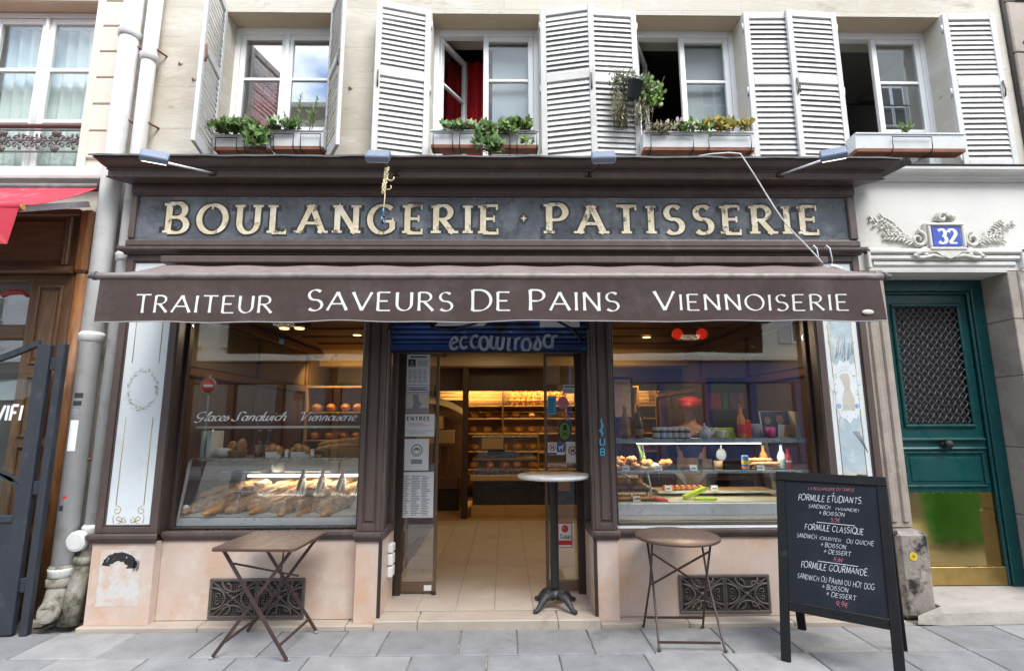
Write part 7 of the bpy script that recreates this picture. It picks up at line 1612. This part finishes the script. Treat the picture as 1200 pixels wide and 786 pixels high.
# high table in the doorway
BT = thing('high_table', 'white topped high table on a black cast iron foot in the doorway', 'table', (.405, .20, FZ))
b = MB(); b.lathe([(0,1.004),(.285,1.004),(.298,1.012),(.300,1.022),(.294,1.032),(0,1.033)], (0,0,0), 56); part(BT, 'table_top', b, 'table_white', local=True)
b = MB(); b.lathe([(.036,.13),(.034,.16),(.034,.99),(.075,.998),(.08,1.0035),(0,1.0038)], (0,0,0), 24); part(BT, 'column', b, 'iron_black', local=True)
ft = MB(); ft.lathe([(.05,.075),(.066,.09),(.058,.11),(.044,.125),(.036,.135)], (0,0,0), 16)
for k in range(4):
    a = rad(40+90*k); d = Vector((cos(a), sin(a), 0)); P = lambda r, z: tuple(d*r+Vector((0,0,z)))
    ft.tube([P(.02,.085), P(.07,.10), P(.12,.085), P(.16,.05), P(.19,.022), P(.215,.016), P(.232,.018)], [.032,.034,.030,.024,.019,.018,.012], 10)
    for r, z in ((.08,.13), (.115,.112), (.145,.085)): ft.ball(P(r,z), (.014,.014,.010), 8, 5, .3, 3, r*50)
part(BT, 'foot', ft, 'iron_ornate', 'ornate cast iron foot', True)
# chalkboard
CB = thing('chalkboard', 'black wooden A-frame chalkboard with handwritten menu at the right', 'chalkboard', (2.261, -.549, 0), math.atan2(-.404, .524))
Wd = .662; H = 1.168; sp = .32; sl_ = math.hypot(H, sp)
def bp(u, v, d=0.0):   # board coordinates: u across, v up the slope, d out of the face
    cy = -sp*(1-v/sl_); cz = H*v/sl_; n = Vector((0, -H/sl_, sp/sl_)); return Vector((u, cy, cz)) + n*d
def bbox(u0, u1, v0, v1, d0, d1, bev=.004, back=False):
    t_ = MB(); t_.box(u0, u1, v0, v1, d0, d1, bev); b = MB(); b.add([bp(p[0], p[1], p[2]) if not back else (lambda q: Vector((q.x, -q.y, q.z)))(bp(p[0], p[1], p[2])) for p in t_.v], t_.f); return b
for s in (-1, 1): part(CB, 'leg', bbox(s*Wd/2-s*.058 if s > 0 else -Wd/2, s*Wd/2 if s > 0 else -Wd/2+.058, .0, sl_-.062, -.012, .014), 'board_black', local=True)
part(CB, 'top_rail', bbox(-Wd/2, Wd/2, sl_-.061, sl_, -.012, .0145), 'board_black', local=True); part(CB, 'bottom_rail', bbox(-Wd/2+.0585, Wd/2-.0585, .30, .358, -.012, .0138), 'board_black', local=True)
sla = part(CB, 'slate', bbox(-Wd/2+.0585, Wd/2-.0585, .3585, sl_-.0615, -.008, .004, 0), 'board_slate', local=True)
for s in (-1, 1): part(CB, 'rear_leg', bbox(s*Wd/2-s*.058 if s > 0 else -Wd/2, s*Wd/2 if s > 0 else -Wd/2+.058, .0, sl_-.03, -.004, .022, .004, True), 'board_black', local=True)
part(CB, 'rear_panel', bbox(-Wd/2+.0585, Wd/2-.0585, .30, sl_-.04, .0, .010, 0, True), 'board_black', local=True)
b = MB(); b.box(-.012, .012, -.25, .25, .33, .336); part(CB, 'stay', b, 'iron_black', local=True)
b = MB()
for s in (-1, 1): b.tube([(s*.2-.03, -.006, H+.004), (s*.2+.03, -.006, H+.004)], .008, 8)
part(CB, 'hinge', b, 'iron', local=True)
S0, S1 = .3585, sl_-.0615; SL = S1-S0
def chalk(txt, frac, u0, wd, h, m='chalk_white', tilt=0.0, th=.078):
    u0 += wd*.03; wd *= .95; h *= .88
    mb = letters(txt, lambda u, v, d: tuple(bp(u0+u, S1-SL*frac+v+tilt*u, .0046+d*.00018)), h, wd, th, th*.75, rad(40), .20, 1.0, False, .27, .12, .5); part(sla, 'chalk_writing', mb, m, None, True)
def rule(frac, u0, u1, tilt=0.0): b = MB(); b.add([bp(u0, S1-SL*frac, .005), bp(u1, S1-SL*frac+tilt, .005), bp(u1, S1-SL*frac+tilt+.003, .005), bp(u0, S1-SL*frac+.003, .005)], [(0,1,2,3)]); part(sla, 'chalk_writing', b, 'chalk_white', None, True)
chalk('LA BOULANGERIE DU TEMPLE', .066, -.135, .285, .021, 'chalk_pink', .03)
chalk('FORMULE ETUDIANTS.', .163, -.205, .40, .046, tilt=.02, th=.085); chalk("'", .112, .0, .008, .03)
chalk('SANDWICH', .222, -.135, .135, .028); chalk('(VIANDE)', .222, .025, .14, .020); chalk('+ BOISSON', .270, -.075, .155, .027); chalk('5,5€', .318, -.005, .055, .026, 'chalk_pink'); rule(.338, -.085, .135, .0)
chalk('FORMULE CLASSIQUE', .405, -.17, .355, .042, tilt=.015, th=.085)
chalk('SANDWICH', .478, -.215, .125, .030); chalk('(CRUDITES)', .476, -.08, .13, .022); chalk('OU QUICHE', .478, .075, .155, .031); chalk('+ BOISSON', .530, -.075, .15, .029); chalk('+ DESSERT', .580, -.06, .16, .029); chalk('8,8€', .632, .0, .055, .026, 'chalk_pink'); rule(.652, -.09, .135, .0)
chalk('FORMULE GOURMANDE.', .718, -.205, .40, .044, tilt=.015, th=.085)
chalk('SANDWICH OU PANINI OU HOT DOG', .808, -.23, .45, .036); chalk('+ BOISSON', .858, -.08, .15, .030); chalk('+ DESSERT', .908, -.06, .17, .030); chalk('9,9€', .968, -.005, .07, .032, 'chalk_pink')
# no-entry sign across the street, mirrored in the bread window
t = thing('road_sign', 'round red no-entry sign on a post, mirrored in the bread window', 'road sign', (-8.73, -11.0, 0))
b = MB(); b.tube([(-8.73, -11.04, -.01), (-8.73, -11.04, 2.9)], .03, 10); part(t, 'post', b, 'p_grey'); b = MB(); b.lathe([(0,.0),(.225,.0),(.225,.02),(0,.022)], (-8.73, -11.0, 2.575), 32, axis='y'); part(t, 'disc', b, 'p_white')
b = MB(); b.lathe([(.0,.0225),(.212,.0225),(.212,.024),(0,.0245)], (-8.73, -11.0, 2.575), 32, axis='y'); part(t, 'red_face', b, 'p_red'); b = MB(); b.box(-8.73-.15, -8.73+.15, -10.975, -10.972, 2.54, 2.61); part(t, 'bar', b, 'p_white')
